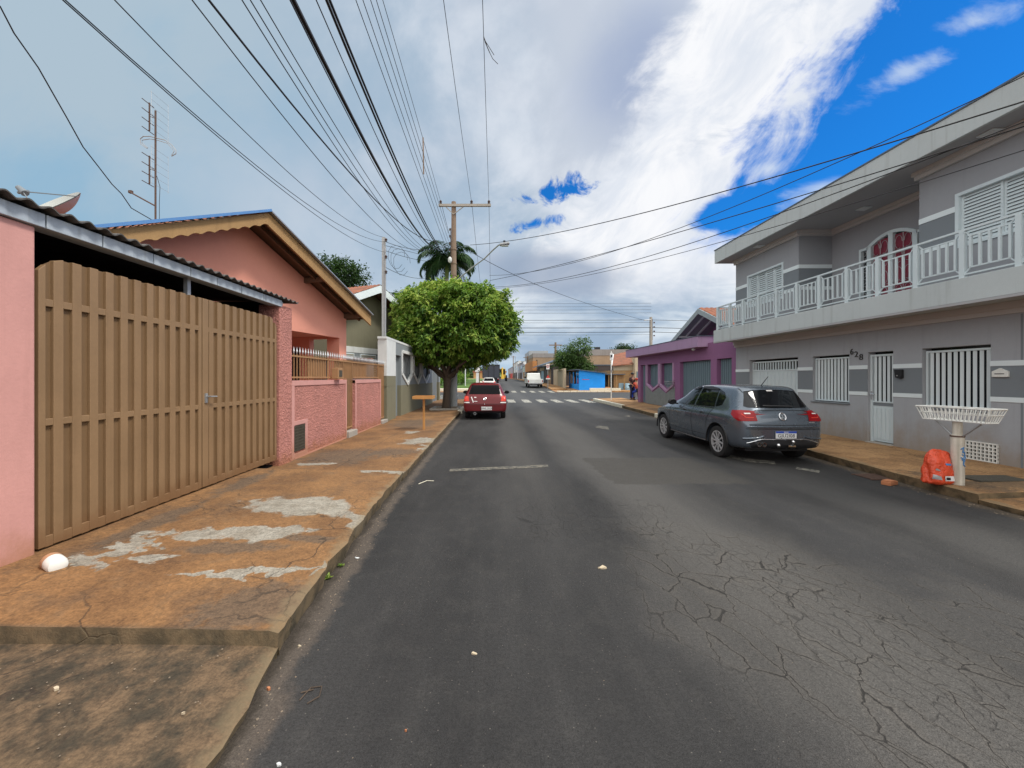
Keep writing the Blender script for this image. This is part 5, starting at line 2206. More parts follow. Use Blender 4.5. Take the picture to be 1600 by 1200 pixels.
def project(bvh, poly, view, off, thick=0.0, step=0.035):
    """lay a convex outline on the body. view: 'rear' (a=x), 'left' (a=y, x<0), 'right', 'front', 'top' (a=x, b=y)"""
    V, F = clip_grid(poly, step)
    out = MB()
    pts, ok = [], []
    for (a, b, _) in V:
        if view == 'rear':
            o, d = Vector((a, -3, b)), Vector((0, 1, 0))
        elif view == 'front':
            o, d = Vector((a, 9, b)), Vector((0, -1, 0))
        elif view == 'left':
            o, d = Vector((-3, a, b)), Vector((1, 0, 0))
        elif view == 'right':
            o, d = Vector((3, a, b)), Vector((-1, 0, 0))
        else:
            o, d = Vector((a, b, 4)), Vector((0, 0, -1))
        h = bvh.ray_cast(o, d)
        if h[0] is None:
            pts.append(None)
            continue
        nn_ = h[1]
        if nn_.dot(d) > 0:
            nn_ = -nn_
        pts.append(h[0] + nn_ * off - d * 0.001)
    idx = {}
    for i, p in enumerate(pts):
        if p is not None:
            idx[i] = len(out.v)
            out.v.append(tuple(p))
    for f in F:
        if all(i in idx for i in f):
            out.f.append(tuple(idx[i] for i in f))
    return out


def strip(bvh, path, view, wdt, off, step=0.03):
    """thin seam laid on the body along a 2-D path"""
    out = MB()
    for (p, q) in zip(path, path[1:]):
        d = Vector((q[0] - p[0], q[1] - p[1]))
        if d.length < 1e-6:
            continue
        d.normalize()
        s = Vector((-d.y, d.x)) * wdt / 2
        poly = [(p[0] + s.x, p[1] + s.y), (p[0] - s.x, p[1] - s.y), (q[0] - s.x, q[1] - s.y), (q[0] + s.x, q[1] + s.y)]
        m = project(bvh, poly, view, off, step=step)
        i = len(out.v)
        out.v += m.v
        out.f += [tuple(k + i for k in f) for f in m.f]
    return out


def wheel(root, x, y, r, width, side, style='alloy', rim=0.68):
    """side -1: outer face toward -x"""
    w_ = MB()
    h = width / 2
    prof = [(r * rim, -h * 0.9), (r * 0.90, -h), (r * 0.975, -h * 0.86), (r, -h * 0.6), (r, h * 0.6), (r * 0.975, h * 0.86), (r * 0.90, h), (r * rim, h * 0.9)]
    w_.lathe(prof, (x, y, r), 'x', 40, cap=False)
    ty = w_.build('wheel', m_tyre, root, smooth=True, world=False)
    m = MB()
    xo = x + side * h * 0.55
    m.lathe([(0.0, -side * 0.0), (r * rim, 0.0), (r * rim, side * 0.0001)], (xo, y, r), 'x', 36, cap=False)
    m.build('hub_plate', m_rimdark, ty, world=False)
    m = MB()
    xs = x + side * h * 0.86
    m.lathe([(r * rim * 0.90, -side * 0.03), (r * rim * 0.93, side * 0.008), (r * rim * 1.01, side * 0.008), (r * rim * 1.01, -side * 0.04)], (xs, y, r), 'x', 40, cap=False)
    if style == 'alloy':
        for k in range(5):
            a0 = 2 * pi * k / 5 + 0.3
            for da in (-0.20, 0.20):
                a1 = a0 + da * 0.55
                a2 = a0 + da * 1.55 + 0.12
                p = (xs - side * 0.012, y + r * 0.10 * cos(a1), r + r * 0.10 * sin(a1))
                q = (xs - side * 0.0, y + r * rim * 0.93 * cos(a2), r + r * rim * 0.93 * sin(a2))
                m.beam(p, q, r * 0.085, 0.02, (1, 0, 0))
        m.lathe([(0.0, side * 0.012), (r * 0.15, side * 0.010), (r * 0.17, -side * 0.02)], (xs - side * 0.008, y, r), 'x', 20, cap=False)
    else:
        m.lathe([(0.0, -side * 0.01), (r * 0.3, -side * 0.01), (r * 0.45, -side * 0.045), (r * rim * 0.9, -side * 0.035)], (xs, y, r), 'x', 30, cap=False)
    m.build('rim', m_alloy, ty, smooth=(style != 'alloy'), world=False, angle=30)
    return ty


def part(m, name, material, parent, smooth=True):
    return m.build(name, material, parent, smooth=smooth, world=False, angle=50)


def plate(root, x, y, z, txt, blue, w_=0.40, h=0.13):
    m = MB()
    m.box(x - w_ / 2, x + w_ / 2, y, y + 0.008, z - h / 2, z + h / 2)
    p = m.build('number_plate', m_plate, root, world=False)
    if blue:
        MB().box(x - w_ / 2, x + w_ / 2, y - 0.003, y - 0.0005, z + h * 0.24, z + h / 2).build('blue_strip', m_plateblue, p, world=False)
        tm = text_mesh("BRASIL", 0.03, 0.001)
        tm.xform(lambda a, b, c: (x + a, y - 0.005 - c, z + h * 0.37 + b)).build('country_name', m_plate, p, world=False)
    tm = text_mesh(txt, 0.092 if blue else 0.10, 0.001, 1.05)
    dz_ = -h * 0.13 if blue else -0.005
    tm.xform(lambda a, b, c: (x + a, y - 0.003 - c, z + dz_ + b)).build('characters', m_ink, p, world=False)
    return p


def badge(root, x, y, z, r, tilt=0.0):
    m = MB()
    ring = [(x + r * cos(a), y, z + r * sin(a)) for a in frange(0, 2 * pi, 0.3)]
    m.tube(ring, r * 0.11, 6)
    for pts in ([(-0.42, 0.78), (0.0, 0.02), (0.42, 0.78)], [(-0.80, 0.42), (-0.38, -0.72), (0.0, -0.02), (0.38, -0.72), (0.80, 0.42)]):
        q = [(x + r * a, y, z + r * b) for (a, b) in pts]
        for p1, p2 in zip(q, q[1:]):
            m.beam(p1, p2, r * 0.16, r * 0.12, (0, 1, 0))
    m.xform(lambda a, b, c: (a, b + (c - z) * tilt, c))
    return m.build('badge', m_chrome, root, smooth=False, world=False)


def mirror_pod(root, x, y, z, side, material):
    m = MB()
    m.ball((x + side * 0.11, y, z), 0.115, 0.06, 0.075, 14, 10)
    m.beam((x - side * 0.04, y + 0.02, z - 0.05), (x + side * 0.06, y, z - 0.04), 0.06, 0.035)
    mm_ = m.build('mirror', material, root, smooth=True, world=False)
    g_ = MB()
    g_.lathe([(0.0, 0.0), (0.085, 0.0)], (x + side * 0.11, y - 0.058, z), 'y', 16, cap=False)
    g_.xform(lambda a, b, c: (a, b, z + (c - z) * 0.66)).build('mirror_glass', m_carglass, mm_, world=False)


# ---- grey hatchback
hb = thing('parked_car', 'metallic grey five door hatchback with twin exhausts parked at right kerb', 'car', (0, 0, 0), 0)
ST = [
    (0.000, 0.36, 0.66, 0.70, 0.60, 0.58, 0.45),
    (0.020, 0.32, 0.74, 0.79, 0.69, 0.67, 0.50),
    (0.070, 0.29, 0.88, 0.95, 0.775, 0.745, 0.55),
    (0.130, 0.27, 0.93, 1.03, 0.82, 0.785, 0.58),
    (0.300, 0.25, 0.955, 1.235, 0.85, 0.81, 0.585),
    (0.440, 0.24, 0.965, 1.405, 0.86, 0.815, 0.59),
    (0.560, 0.23, 0.965, 1.440, 0.865, 0.82, 0.60),
    (0.90, 0.21, 0.96, 1.462, 0.87, 0.825, 0.61),
    (1.40, 0.20, 0.955, 1.472, 0.87, 0.825, 0.615),
    (1.90, 0.20, 0.945, 1.455, 0.87, 0.825, 0.61),
    (2.25, 0.20, 0.94, 1.400, 0.87, 0.82, 0.59),
    (2.65, 0.20, 0.935, 1.195, 0.868, 0.815, 0.575),
    (2.98, 0.20, 0.93, 1.005, 0.865, 0.80, 0.57),
    (3.30, 0.20, 0.89, 0.955, 0.86, 0.77, 0.60),
    (3.62, 0.21, 0.83, 0.890, 0.845, 0.73, 0.60),
    (3.88, 0.23, 0.73, 0.790, 0.78, 0.66, 0.55),
    (4.01, 0.27, 0.60, 0.660, 0.66, 0.58, 0.50),
    (4.05, 0.33, 0.52, 0.560, 0.55, 0.52, 0.45),
]
ST = [(y, zb, zl, zt, wl, wb_ - 0.028 if wb_ > 0.7 else wb_, wt) for (y, zb, zl, zt, wl, wb_, wt) in ST]
V, F = loft_body(ST, 0.848)
WRAD = 0.315
body, bvh = make_body(hb, V, F, m_graycar, [(0.76, 0.315), (3.30, 0.315)], 0.372, 0.87, crease={5: 0.75, 6: 0.45})
# underbody so that no light shows through the arches
MB().box(-0.62, 0.62, 0.2, 3.8, 0.22, 0.62).build('underbody', m_black, hb, world=False)
for (x, y) in ((-0.755, 0.76), (0.755, 0.76), (-0.755, 3.30), (0.755, 3.30)):
    wheel(hb, x, y, WRAD, 0.205, -1 if x < 0 else 1)
for view in ('left', 'right'):
    # side glazing: front door, rear door, quarter light
    wl_ = project(bvh, [(2.62, 0.99), (2.48, 1.10), (2.16, 1.285), (1.86, 1.375), (1.735, 1.385), (1.80, 0.985)], view, 0.006)
    f1 = part(wl_, 'front_window', m_carglass, hb)
    f2 = part(project(bvh, [(1.67, 1.385), (1.30, 1.388), (1.03, 1.365), (0.96, 0.995), (1.72, 0.985)], view, 0.006), 'rear_window', m_carglass, hb)
    f3 = part(project(bvh, [(0.985, 1.35), (0.82, 1.305), (0.70, 1.20), (0.73, 1.05), (0.92, 1.005)], view, 0.006), 'quarter_window', m_carglass, hb)
    # rain deflectors
    for (a, par) in (([(2.40, 1.17), (2.16, 1.295), (1.86, 1.385), (1.735, 1.393), (1.735, 1.335), (1.88, 1.325), (2.14, 1.24)], f1), ([(1.67, 1.393), (1.30, 1.398), (1.03, 1.372), (1.01, 1.315), (1.30, 1.335), (1.68, 1.335)], f2)):
        part(project(bvh, a[:], view, 0.022), 'rain_deflector', m_black, par)
    sm = strip(bvh, [(1.76, 0.96), (1.77, 0.60), (1.72, 0.34), (1.60, 0.28)], view, 0.010, 0.003)
    part(sm, 'door_seam', m_seam, hb)
    sm = strip(bvh, [(0.98, 0.97), (1.12, 0.72), (1.16, 0.55)], view, 0.010, 0.003)
    part(sm, 'door_seam', m_seam, hb)
    sm = strip(bvh, [(2.84, 0.93), (2.90, 0.60), (2.86, 0.30)], view, 0.010, 0.003)
    part(sm, 'door_seam', m_seam, hb)
    part(strip(bvh, [(1.15, 0.275), (2.88, 0.275)], view, 0.018, 0.006), 'sill_trim', m_alloy, hb)
    part(strip(bvh, [(0.98, 0.975), (2.60, 0.972)], view, 0.012, 0.008), 'window_trim', m_black, hb)
    part(strip(bvh, [(1.2, 0.40), (2.0, 0.385), (2.8, 0.40)], view, 0.006, 0.002), 'crease', m_seam, hb)
    sgn = -1 if view == 'left' else 1
    for y in (1.22, 2.0):
        m = MB()
        m.box(sgn * 0.868, sgn * 0.895, y, y + 0.17, 0.862, 0.884)
        m.build('door_handle', m_graycar, hb, bevel=0.006, world=False)
    mirror_pod(hb, sgn * 0.86, 2.52, 1.01, sgn, m_black)
# fat lower arches
for (ya) in (0.76, 3.30):
    for sgn in (-1, 1):
        m = MB()
        m.tube([(sgn * 0.862, ya + 0.378 * cos(a), 0.315 + 0.378 * sin(a)) for a in frange(-0.15, pi + 0.15, 0.12)], 0.016, 6)
        m.build('arch_lip', m_rimdark, hb, smooth=True, world=False)
# rear end
rg = part(project(bvh, [(-0.575, 1.04), (-0.63, 1.06), (-0.50, 1.365), (0.50, 1.365), (0.63, 1.06), (0.575, 1.04), (0, 1.03)], 'rear', 0.006, step=0.03), 'rear_screen', m_carglass, hb)
part(project(bvh, [(-0.06, 1.33), (0.06, 1.33), (0.06, 1.352), (-0.06, 1.352)], 'rear', 0.012), 'brake_light', m_lampwhite, rg)
part(strip(bvh, [(-0.30, 1.065), (0.28, 1.055)], 'rear', 0.02, 0.02), 'wiper', m_black, rg)
part(project(bvh, [(-0.54, 0.41), (0.54, 0.41), (0.55, 0.56), (-0.55, 0.56)], 'top', 0.014, step=0.03), 'spoiler', m_graycar, hb)
for sgn in (-1, 1):
    lamp = part(project(bvh, [(sgn * 0.50, 0.80), (sgn * 0.78, 0.795), (sgn * 0.80, 0.96), (sgn * 0.70, 0.985), (sgn * 0.52, 0.965)], 'rear', 0.010, step=0.025), 'tail_lamp', m_lampred, hb)
    part(project(bvh, [(0.06, 0.80), (0.12, 0.795), (0.33, 0.90), (0.36, 0.975), (0.14, 0.985), (0.07, 0.96)], 'left' if sgn < 0 else 'right', 0.010, step=0.02), 'side_lens', m_lampred, lamp)
    part(strip(bvh, [(sgn * 0.56, 0.86), (sgn * 0.70, 0.86), (sgn * 0.745, 0.92)], 'rear', 0.013, 0.014), 'light_guide', m_lampbright, lamp)
    part(strip(bvh, [(sgn * 0.60, 0.93), (sgn * 0.70, 0.925)], 'rear', 0.018, 0.014), 'reversing_lens', m_lampwhite, lamp)
part(strip(bvh, [(-0.50, 0.985), (0.0, 0.995), (0.50, 0.985)], 'rear', 0.009, 0.003), 'tailgate_seam', m_seam, hb)
part(strip(bvh, [(-0.66, 0.735), (0.0, 0.725), (0.66, 0.735)], 'rear', 0.010, 0.003), 'tailgate_seam', m_seam, hb)
part(strip(bvh, [(-0.72, 0.66), (0.0, 0.655), (0.72, 0.66)], 'rear', 0.010, 0.003), 'bumper_seam', m_seam, hb)
rec = part(project(bvh, [(-0.36, 0.645), (0.36, 0.645), (0.44, 0.50), (-0.44, 0.50)], 'rear', 0.004), 'plate_recess', m_graycar, hb)
dif = part(project(bvh, [(-0.66, 0.40), (-0.40, 0.455), (0.40, 0.455), (0.66, 0.40), (0.60, 0.31), (-0.60, 0.31)], 'rear', 0.006), 'diffuser', m_black, hb)
def tube_on(path, r, off=0.0):
    out = []
    for (p, q) in zip(path, path[1:]):
        for k in range(13):
            a, b = p[0] + (q[0] - p[0]) * k / 12, p[1] + (q[1] - p[1]) * k / 12
            h = bvh.ray_cast(Vector((a, -3, b)), Vector((0, 1, 0)))
            if h[0] is not None and (not out or (Vector(out[-1]) - h[0]).length > 1e-4):
                out.append(tuple(h[0] + Vector((0, -off, 0))))
    return MB().tube(out, r, 8)


part(tube_on([(-0.70, 0.395), (-0.46, 0.468), (0.46, 0.468), (0.70, 0.395)], 0.011), 'chrome_trim', m_chrome, hb)
part(tube_on([(-0.76, 0.475), (-0.48, 0.495), (-0.40, 0.525)], 0.022), 'bumper_ledge', m_graycar, hb)
part(tube_on([(0.40, 0.525), (0.48, 0.495), (0.76, 0.475)], 0.022), 'bumper_ledge', m_graycar, hb)
part(tube_on([(-0.70, 0.70), (-0.3, 0.692), (0.3, 0.692), (0.70, 0.70)], 0.014), 'bumper_step', m_graycar, hb)
plate(hb, 0.02, -0.03, 0.555, "GJU2I08", True)
badge(hb, 0.0, 0.035, 0.885, 0.062, 0.5)
m = MB()
for k in range(4):
    m.box(0.50 + k * 0.03, 0.522 + k * 0.03, 0.020, 0.035, 0.765, 0.785)
m.build('model_lettering', m_chrome, hb, world=False)
for x in (-0.50, -0.40):
    m = MB()
    m.lathe([(0.040, 0.14), (0.040, 0.0), (0.032, 0.0), (0.032, 0.14)], (x, 0.01, 0.375), 'y', 20, cap=False)
    m.xform(lambda a, b, c: (a, b - 0.045, c))
    e = m.build('exhaust', m_chrome, hb, smooth=True, world=False)
    m = MB()
    m.lathe([(0.0, 0.03), (0.032, 0.03)], (x, -0.035, 0.375), 'y', 20, cap=False)
    m.build('exhaust_bore', m_black, e, world=False)
m = MB()
m.tube([(0.10, 0.3, 0.36), (0.10, -0.04, 0.36), (0.10, -0.09, 0.375), (0.10, -0.10, 0.42)], 0.017, 8)
m.ball((0.10, -0.10, 0.44), 0.030, 0.030, 0.030, 14, 10)
m.box(0.03, 0.17, -0.075, -0.06, 0.345, 0.375)
tb = m.build('tow_hitch', m_chrome, hb, smooth=True, world=False)
m = MB()
m.ball((-0.13, -0.03, 0.365), 0.038, 0.038, 0.038, 14, 10)
m.build('socket_cap', m_chrome, tb, smooth=True, world=False)
m = MB()
m.tube([(0.0, 0.62, 1.44), (0.0, 0.42, 1.62)], [0.009, 0.005], 8)
m.build('roof_aerial', m_black, hb, smooth=True, world=False)
part(project(bvh, [(-0.60, 2.95), (0.60, 2.95), (0.50, 2.30), (-0.50, 2.30)], 'top', 0.006), 'windscreen', m_carglass, hb)
for sgn in (-1, 1):
    part(project(bvh, [(sgn * 0.36, 0.66), (sgn * 0.62, 0.70), (sgn * 0.64, 0.78), (sgn * 0.42, 0.74)], 'front', 0.006), 'headlamp', m_lampwhite, hb)
hb.location = (5.30, 7.02, 0.0)
hb.scale = (0.935, 0.985, 1.0)
hb.rotation_euler = (0, 0, radians(-0.5))

# ---- dark red hatchback
rc = thing('parked_car', 'dark red older hatchback with black rear screen parked beneath the round tree', 'car', (0, 0, 0), 0)
ST = [
    (0.000, 0.34, 0.54, 0.58, 0.62, 0.61, 0.5),
    (0.020, 0.29, 0.62, 0.66, 0.74, 0.72, 0.55),
    (0.060, 0.27, 0.76, 0.84, 0.80, 0.765, 0.58),
    (0.110, 0.26, 0.85, 0.945, 0.815, 0.78, 0.60),
    (0.25, 0.25, 0.885, 1.16, 0.82, 0.785, 0.60),
    (0.40, 0.24, 0.895, 1.345, 0.825, 0.79, 0.585),
    (0.55, 0.23, 0.90, 1.385, 0.825, 0.79, 0.59),
    (1.10, 0.22, 0.90, 1.415, 0.825, 0.79, 0.60),
    (1.80, 0.22, 0.90, 1.405, 0.825, 0.79, 0.595),
    (2.20, 0.22, 0.90, 1.345, 0.825, 0.785, 0.58),
    (2.85, 0.22, 0.895, 0.97, 0.82, 0.77, 0.56),
    (3.40, 0.23, 0.80, 0.87, 0.80, 0.72, 0.55),
    (3.75, 0.26, 0.66, 0.72, 0.74, 0.66, 0.55),
    (3.88, 0.32, 0.52, 0.57, 0.60, 0.55, 0.5),
]
V, F = loft_body(ST, 0.74)
body, bvh = make_body(rc, V, F, m_redcar, [(0.74, 0.29), (3.2, 0.29)], 0.335, 0.82)
MB().box(-0.58, 0.58, 0.2, 3.6, 0.24, 0.6).build('underbody', m_black, rc, world=False)
for (x, y) in ((-0.70, 0.74), (0.70, 0.74), (-0.70, 3.2), (0.70, 3.2)):
    wheel(rc, x, y, 0.29, 0.19, -1 if x < 0 else 1, 'steel')
part(project(bvh, [(-0.62, 0.965), (-0.52, 1.305), (0.52, 1.305), (0.62, 0.965)], 'rear', 0.006, step=0.03), 'rear_screen', m_film, rc)
for sgn in (-1, 1):
    lamp = part(project(bvh, [(sgn * 0.60, 0.70), (sgn * 0.785, 0.70), (sgn * 0.775, 0.90), (sgn * 0.63, 0.88)], 'rear', 0.010, step=0.025), 'tail_lamp', m_lampbright, rc)
    part(project(bvh, [(sgn * 0.585, 0.635), (sgn * 0.79, 0.635), (sgn * 0.79, 0.675), (sgn * 0.59, 0.675)], 'rear', 0.010, step=0.02), 'reversing_lens', m_lampwhite, lamp)
    mirror_pod(rc, sgn * 0.80, 2.45, 0.96, sgn, m_black)
    v_ = 'left' if sgn < 0 else 'right'
    part(project(bvh, [(0.75, 0.96), (0.85, 1.29), (1.38, 1.31), (1.40, 0.945)], v_, 0.006), 'rear_window', m_film, rc)
    part(project(bvh, [(1.47, 0.945), (1.47, 1.31), (1.95, 1.27), (2.50, 0.96)], v_, 0.006), 'front_window', m_carglass, rc)
part(strip(bvh, [(-0.63, 0.60), (0, 0.595), (0.63, 0.60)], 'rear', 0.014, 0.003), 'tailgate_seam', m_seam, rc)
part(strip(bvh, [(-0.70, 0.555), (0, 0.55), (0.70, 0.555)], 'rear', 0.022, 0.010), 'bumper_moulding', m_redcar, rc)
part(project(bvh, [(-0.68, 0.33), (0.68, 0.33), (0.66, 0.28), (-0.66, 0.28)], 'rear', 0.004), 'lower_valance', m_black, rc)
plate(rc, 0.06, -0.035, 0.435, "DWL 3134", False, 0.40, 0.13)
badge(rc, 0.0, 0.045, 0.80, 0.05, 0.4)
part(strip(bvh, [(-0.52, 0.865), (-0.44, 0.66)], 'rear', 0.035, 0.006), 'sticker', m_lampwhite, rc)
part(strip(bvh, [(-0.41, 0.845), (-0.33, 0.845)], 'rear', 0.03, 0.006), 'sticker', m_lampwhite, rc)
part(strip(bvh, [(-0.41, 0.70), (-0.29, 0.70)], 'rear', 0.02, 0.006), 'sticker', m_lampwhite, rc)
m = MB()
m.lathe([(0.05, 0.12), (0.05, 0.0), (0.035, 0.0), (0.035, 0.12)], (-0.38, -0.02, 0.235), 'y', 16, cap=False)
m.build('exhaust', m_galv, rc, smooth=True, world=False)
m = MB()
m.tube([(-0.02, 0.02, 0.565), (-0.02, -0.02, 0.60)], 0.012, 6)
m.build('tailgate_lock', m_chrome, rc, world=False)
rc.location = (-0.345, 14.55, 0.0)

# ---- small white car farther on, its roof showing over the red one
wc = thing('parked_car', 'white car farther up the street, only its roof above the red one', 'car', (0, 0, 0), 0)
V, F = loft_body(ST, 0.74)
body, bvh = make_body(wc, V, F, m_whitecar, [(0.74, 0.29), (3.2, 0.29)], 0.335, 0.82)
for (x, y) in ((-0.70, 0.74), (0.70, 0.74), (-0.70, 3.2), (0.70, 3.2)):
    wheel(wc, x, y, 0.29, 0.19, -1 if x < 0 else 1, 'steel')
part(project(bvh, [(-0.62, 0.965), (-0.52, 1.305), (0.52, 1.305), (0.62, 0.965)], 'rear', 0.006, step=0.05), 'rear_screen', m_film, wc)
for sgn in (-1, 1):
    part(project(bvh, [(sgn * 0.60, 0.70), (sgn * 0.785, 0.70), (sgn * 0.775, 0.90), (sgn * 0.63, 0.88)], 'rear', 0.010), 'tail_lamp', m_lampbright, wc)
    mirror_pod(wc, sgn * 0.80, 2.45, 0.96, sgn, m_black)
plate(wc, 0.0, -0.035, 0.435, "", False)
wc.location = (-0.65, 47.5, road_z(49))

# ---- white pickup truck
pk = thing('pickup_truck', 'white old pickup with rear cab window parked beyond the crossing', 'pickup truck', (0, 0, 0), 0)
m = MB()
hw = 0.93
m.prism([(0.0, 0.55), (0.0, 1.02), (2.3, 1.05), (2.3, 0.55)], lambda a, b, d_: (d_, a, b), -hw, -hw + 0.05)
m.prism([(0.0, 0.55), (0.0, 1.02), (2.3, 1.05), (2.3, 0.55)], lambda a, b, d_: (d_, a, b), hw - 0.05, hw)
m.box(-hw + 0.051, hw - 0.051, 2.25, 2.3, 0.55, 1.05)
m.box(-hw + 0.051, hw - 0.051, 0.05, 2.249, 0.55, 0.62)
m.build('bed', m_whitecar, pk, bevel=0.02, world=False)
tg = MB().box(-hw + 0.055, hw - 0.055, -0.01, 0.04, 0.56, 1.02).build('tailgate', m_whitecar, pk, bevel=0.015, world=False)
m = MB()
for z in (0.68, 0.80, 0.92):
    m.box(-0.75, 0.75, -0.02, -0.0105, z - 0.012, z + 0.012)
m.build('pressing', m_whitecar, tg, bevel=0.004, world=False)
m = MB()
m.prism([(2.32, 0.5), (2.32, 1.08), (2.42, 1.72), (2.55, 1.80), (3.45, 1.80), (3.62, 1.74), (4.05, 1.14), (4.95, 1.02), (5.08, 0.9), (5.08, 0.45)],
        lambda a, b, d_: (d_ * (1.0 if b < 1.15 else 1.0 - (b - 1.15) * 0.22), a, b), -0.92, 0.92)
cb = m.build('cab', m_whitecar, pk, bevel=0.05, world=False, smooth=True)
m = MB()
m.prism([(-0.62, 1.20), (0.62, 1.20), (0.58, 1.56), (-0.58, 1.56)], lambda a, b, d_: (a, 2.34 + (b - 1.08) * 0.156 - 0.012 + d_, b), -0.004, 0.01)
m.build('rear_window', m_carglass, cb, world=False)
for sgn in (-1, 1):
    m = MB()
    m.prism([(2.62, 1.18), (2.70, 1.62), (3.48, 1.62), (3.85, 1.18)], lambda a, b, d_: (sgn * (0.925 - (b - 1.15) * 0.20 + d_), a, b), -0.02, 0.006)
    m.build('side_window', m_carglass, cb, world=False)
    MB().box(sgn * 0.80, sgn * 0.90, -0.03, -0.011, 0.66, 0.90).build('tail_lamp', m_lampred, pk, world=False)
    m = MB()
    m.box(sgn * 0.90, sgn * 1.08, 3.70, 3.78, 1.16, 1.36)
    m.build('mirror', m_black, pk, bevel=0.02, world=False)
MB().box(-0.88, 0.88, -0.10, -0.02, 0.44, 0.54).build('bumper', m_galv, pk, bevel=0.01, world=False)
MB().box(-0.6, 0.6, 0.1, 4.6, 0.36, 0.53).build('chassis', m_black, pk, world=False)
plate(pk, -0.35, -0.03, 0.66, "", False)
for (x, y) in ((-0.78, 0.95), (0.78, 0.95), (-0.78, 4.1), (0.78, 4.1)):
    wheel(pk, x, y, 0.36, 0.22, -1 if x < 0 else 1, 'steel')
pk.location = (5.35, 49.5, road_z(51.5) + 0.0)
pk.scale = (1.06, 1.0, 1.06)

# ---- dark box lorry
tr = thing('box_truck', 'dark box lorry far up the street under the trees', 'truck', (0, 0, 0), 0)
MB().box(-1.3, 1.3, 0, 5.5, 1.1, 3.1).build('cargo_box', m_truck, tr, bevel=0.03, world=False)
m = MB()
for k in range(4):
    m.box(-1.25 + k * 0.83, -1.19 + k * 0.83, -0.03, -0.001, 1.15, 3.05)
m.box(-1.28, 1.28, -0.03, -0.001, 2.98, 3.05)
m.build('door_frame', m_black, tr, world=False)
MB().box(-1.15, 1.15, 5.6, 7.3, 0.7, 2.7).build('cab', m_whitecar, tr, bevel=0.12, world=False)
MB().box(-0.9, 0.9, 0.2, 7.0, 0.6, 1.08).build('chassis', m_black, tr, world=False)
for (x, y) in ((-1.0, 1.2), (1.0, 1.2), (-1.0, 6.3), (1.0, 6.3)):
    wheel(tr, x, y, 0.48, 0.3, -1 if x < 0 else 1, 'steel')
for sgn in (-1, 1):
    MB().box(sgn * 0.95, sgn * 1.2, -0.03, 0.0, 0.85, 0.98).build('tail_lamp', m_lampred, tr, world=False)
tr.location = (-0.45, 57, road_z(58))

# ---- yellow excavator far along the road
ex = thing('backhoe', 'yellow backhoe loader standing far down the road', 'backhoe', (0, 0, 0), 0)
m = MB()
m.box(-0.8, 0.8, 0.8, 4.0, 0.7, 1.5)
m.box(-0.6, 0.6, 3.2, 4.6, 1.5, 1.75)
m.build('chassis', m_yellow, ex, bevel=0.06, world=False)
m = MB()
m.box(-0.75, 0.75, 1.2, 2.8, 2.75, 2.9)
for (x, y) in ((-0.7, 1.25), (0.7, 1.25), (-0.7, 2.75), (0.7, 2.75)):
    m.beam((x, y, 1.5), (x, y, 2.75), 0.1, 0.1, (1, 0, 0))
cbn = m.build('cab', m_yellow, ex, bevel=0.03, world=False)
MB().box(-0.66, 0.66, 1.3, 2.7, 1.5, 2.74).build('glazing', m_carglass, cbn, world=False)
m = MB()
m.beam((0, 0.8, 1.2), (0, -0.2, 3.1), 0.28, 0.35, (1, 0, 0))
m.beam((0, -0.2, 3.1), (0, -1.0, 1.2), 0.22, 0.28, (1, 0, 0))
m.prism([(-1.35, 0.5), (-0.75, 0.6), (-0.8, 1.25), (-1.1, 1.25)], lambda a, b, d_: (d_, a, b), -0.35, 0.35)
m.build('digging_arm', m_yellow, ex, bevel=0.03, world=False)
for (x, y, r) in ((-0.95, 1.2, 0.7), (0.95, 1.2, 0.7), (-0.9, 3.9, 0.5), (0.9, 3.9, 0.5)):
    wheel(ex, x, y, r, 0.4, -1 if x < 0 else 1, 'steel', 0.55)
ex.location = (1.9, 88, road_z(89))


# ================================================================== vegetation
class Leaves:
    def __init__(self, seed):
        self.V, self.F, self.T = [], [], []
        self.r = random.Random(seed)

    def leaf(self, p, d, n, ln, wd, tint):
        """a folded four-cornered leaf from p along d with normal n"""
        s = d.cross(n)
        if s.length < 1e-6:
            return
        s.normalize()
        i = len(self.V)
        m_ = p + d * (ln * 0.45)
        up = n * (wd * 0.18)
        self.V += [tuple(p), tuple(m_ + s * (wd * 0.5) + up), tuple(p + d * ln - n * (ln * 0.12)), tuple(m_ - s * (wd * 0.5) + up)]
        self.F.append((i, i + 1, i + 2, i + 3))
        self.T.append(tint)

    def spray(self, c, out, rad, cnt, ln, wd, tint, droop=0.35, spread=1.0):
        r = self.r
        for _ in range(cnt):
            o = Vector((r.gauss(0, 1), r.gauss(0, 1), r.gauss(0, 0.8))) * rad * 0.5
            d = (out * 0.8 + Vector((r.gauss(0, 1), r.gauss(0, 1), r.gauss(0, 0.7))) * spread * 0.7 + Vector((0, 0, -droop))).normalized()
            n = (Vector((0, 0, 1)) + out * 0.4 + Vector((r.gauss(0, .5), r.gauss(0, .5), r.gauss(0, .3)))).normalized()
            k = r.uniform(0.7, 1.3)
            self.leaf(c + o, d, n, ln * k, wd * k, min(1, max(0, tint + r.gauss(0, 0.13))))

    def build(self, name, material, parent, M=None):
        V = self.V
        if M is not None:
            V = [tuple(M @ Vector(p)) for p in V]
        me = bpy.data.meshes.new(name)
        me.from_pydata(V, [], self.F)
        a = me.attributes.new('tint', 'FLOAT', 'FACE')
        a.data.foreach_set('value', self.T)
        me.materials.append(material)
        o = bpy.data.objects.new(name, me)
        COL.objects.link(o)
        o.parent = parent
        return o


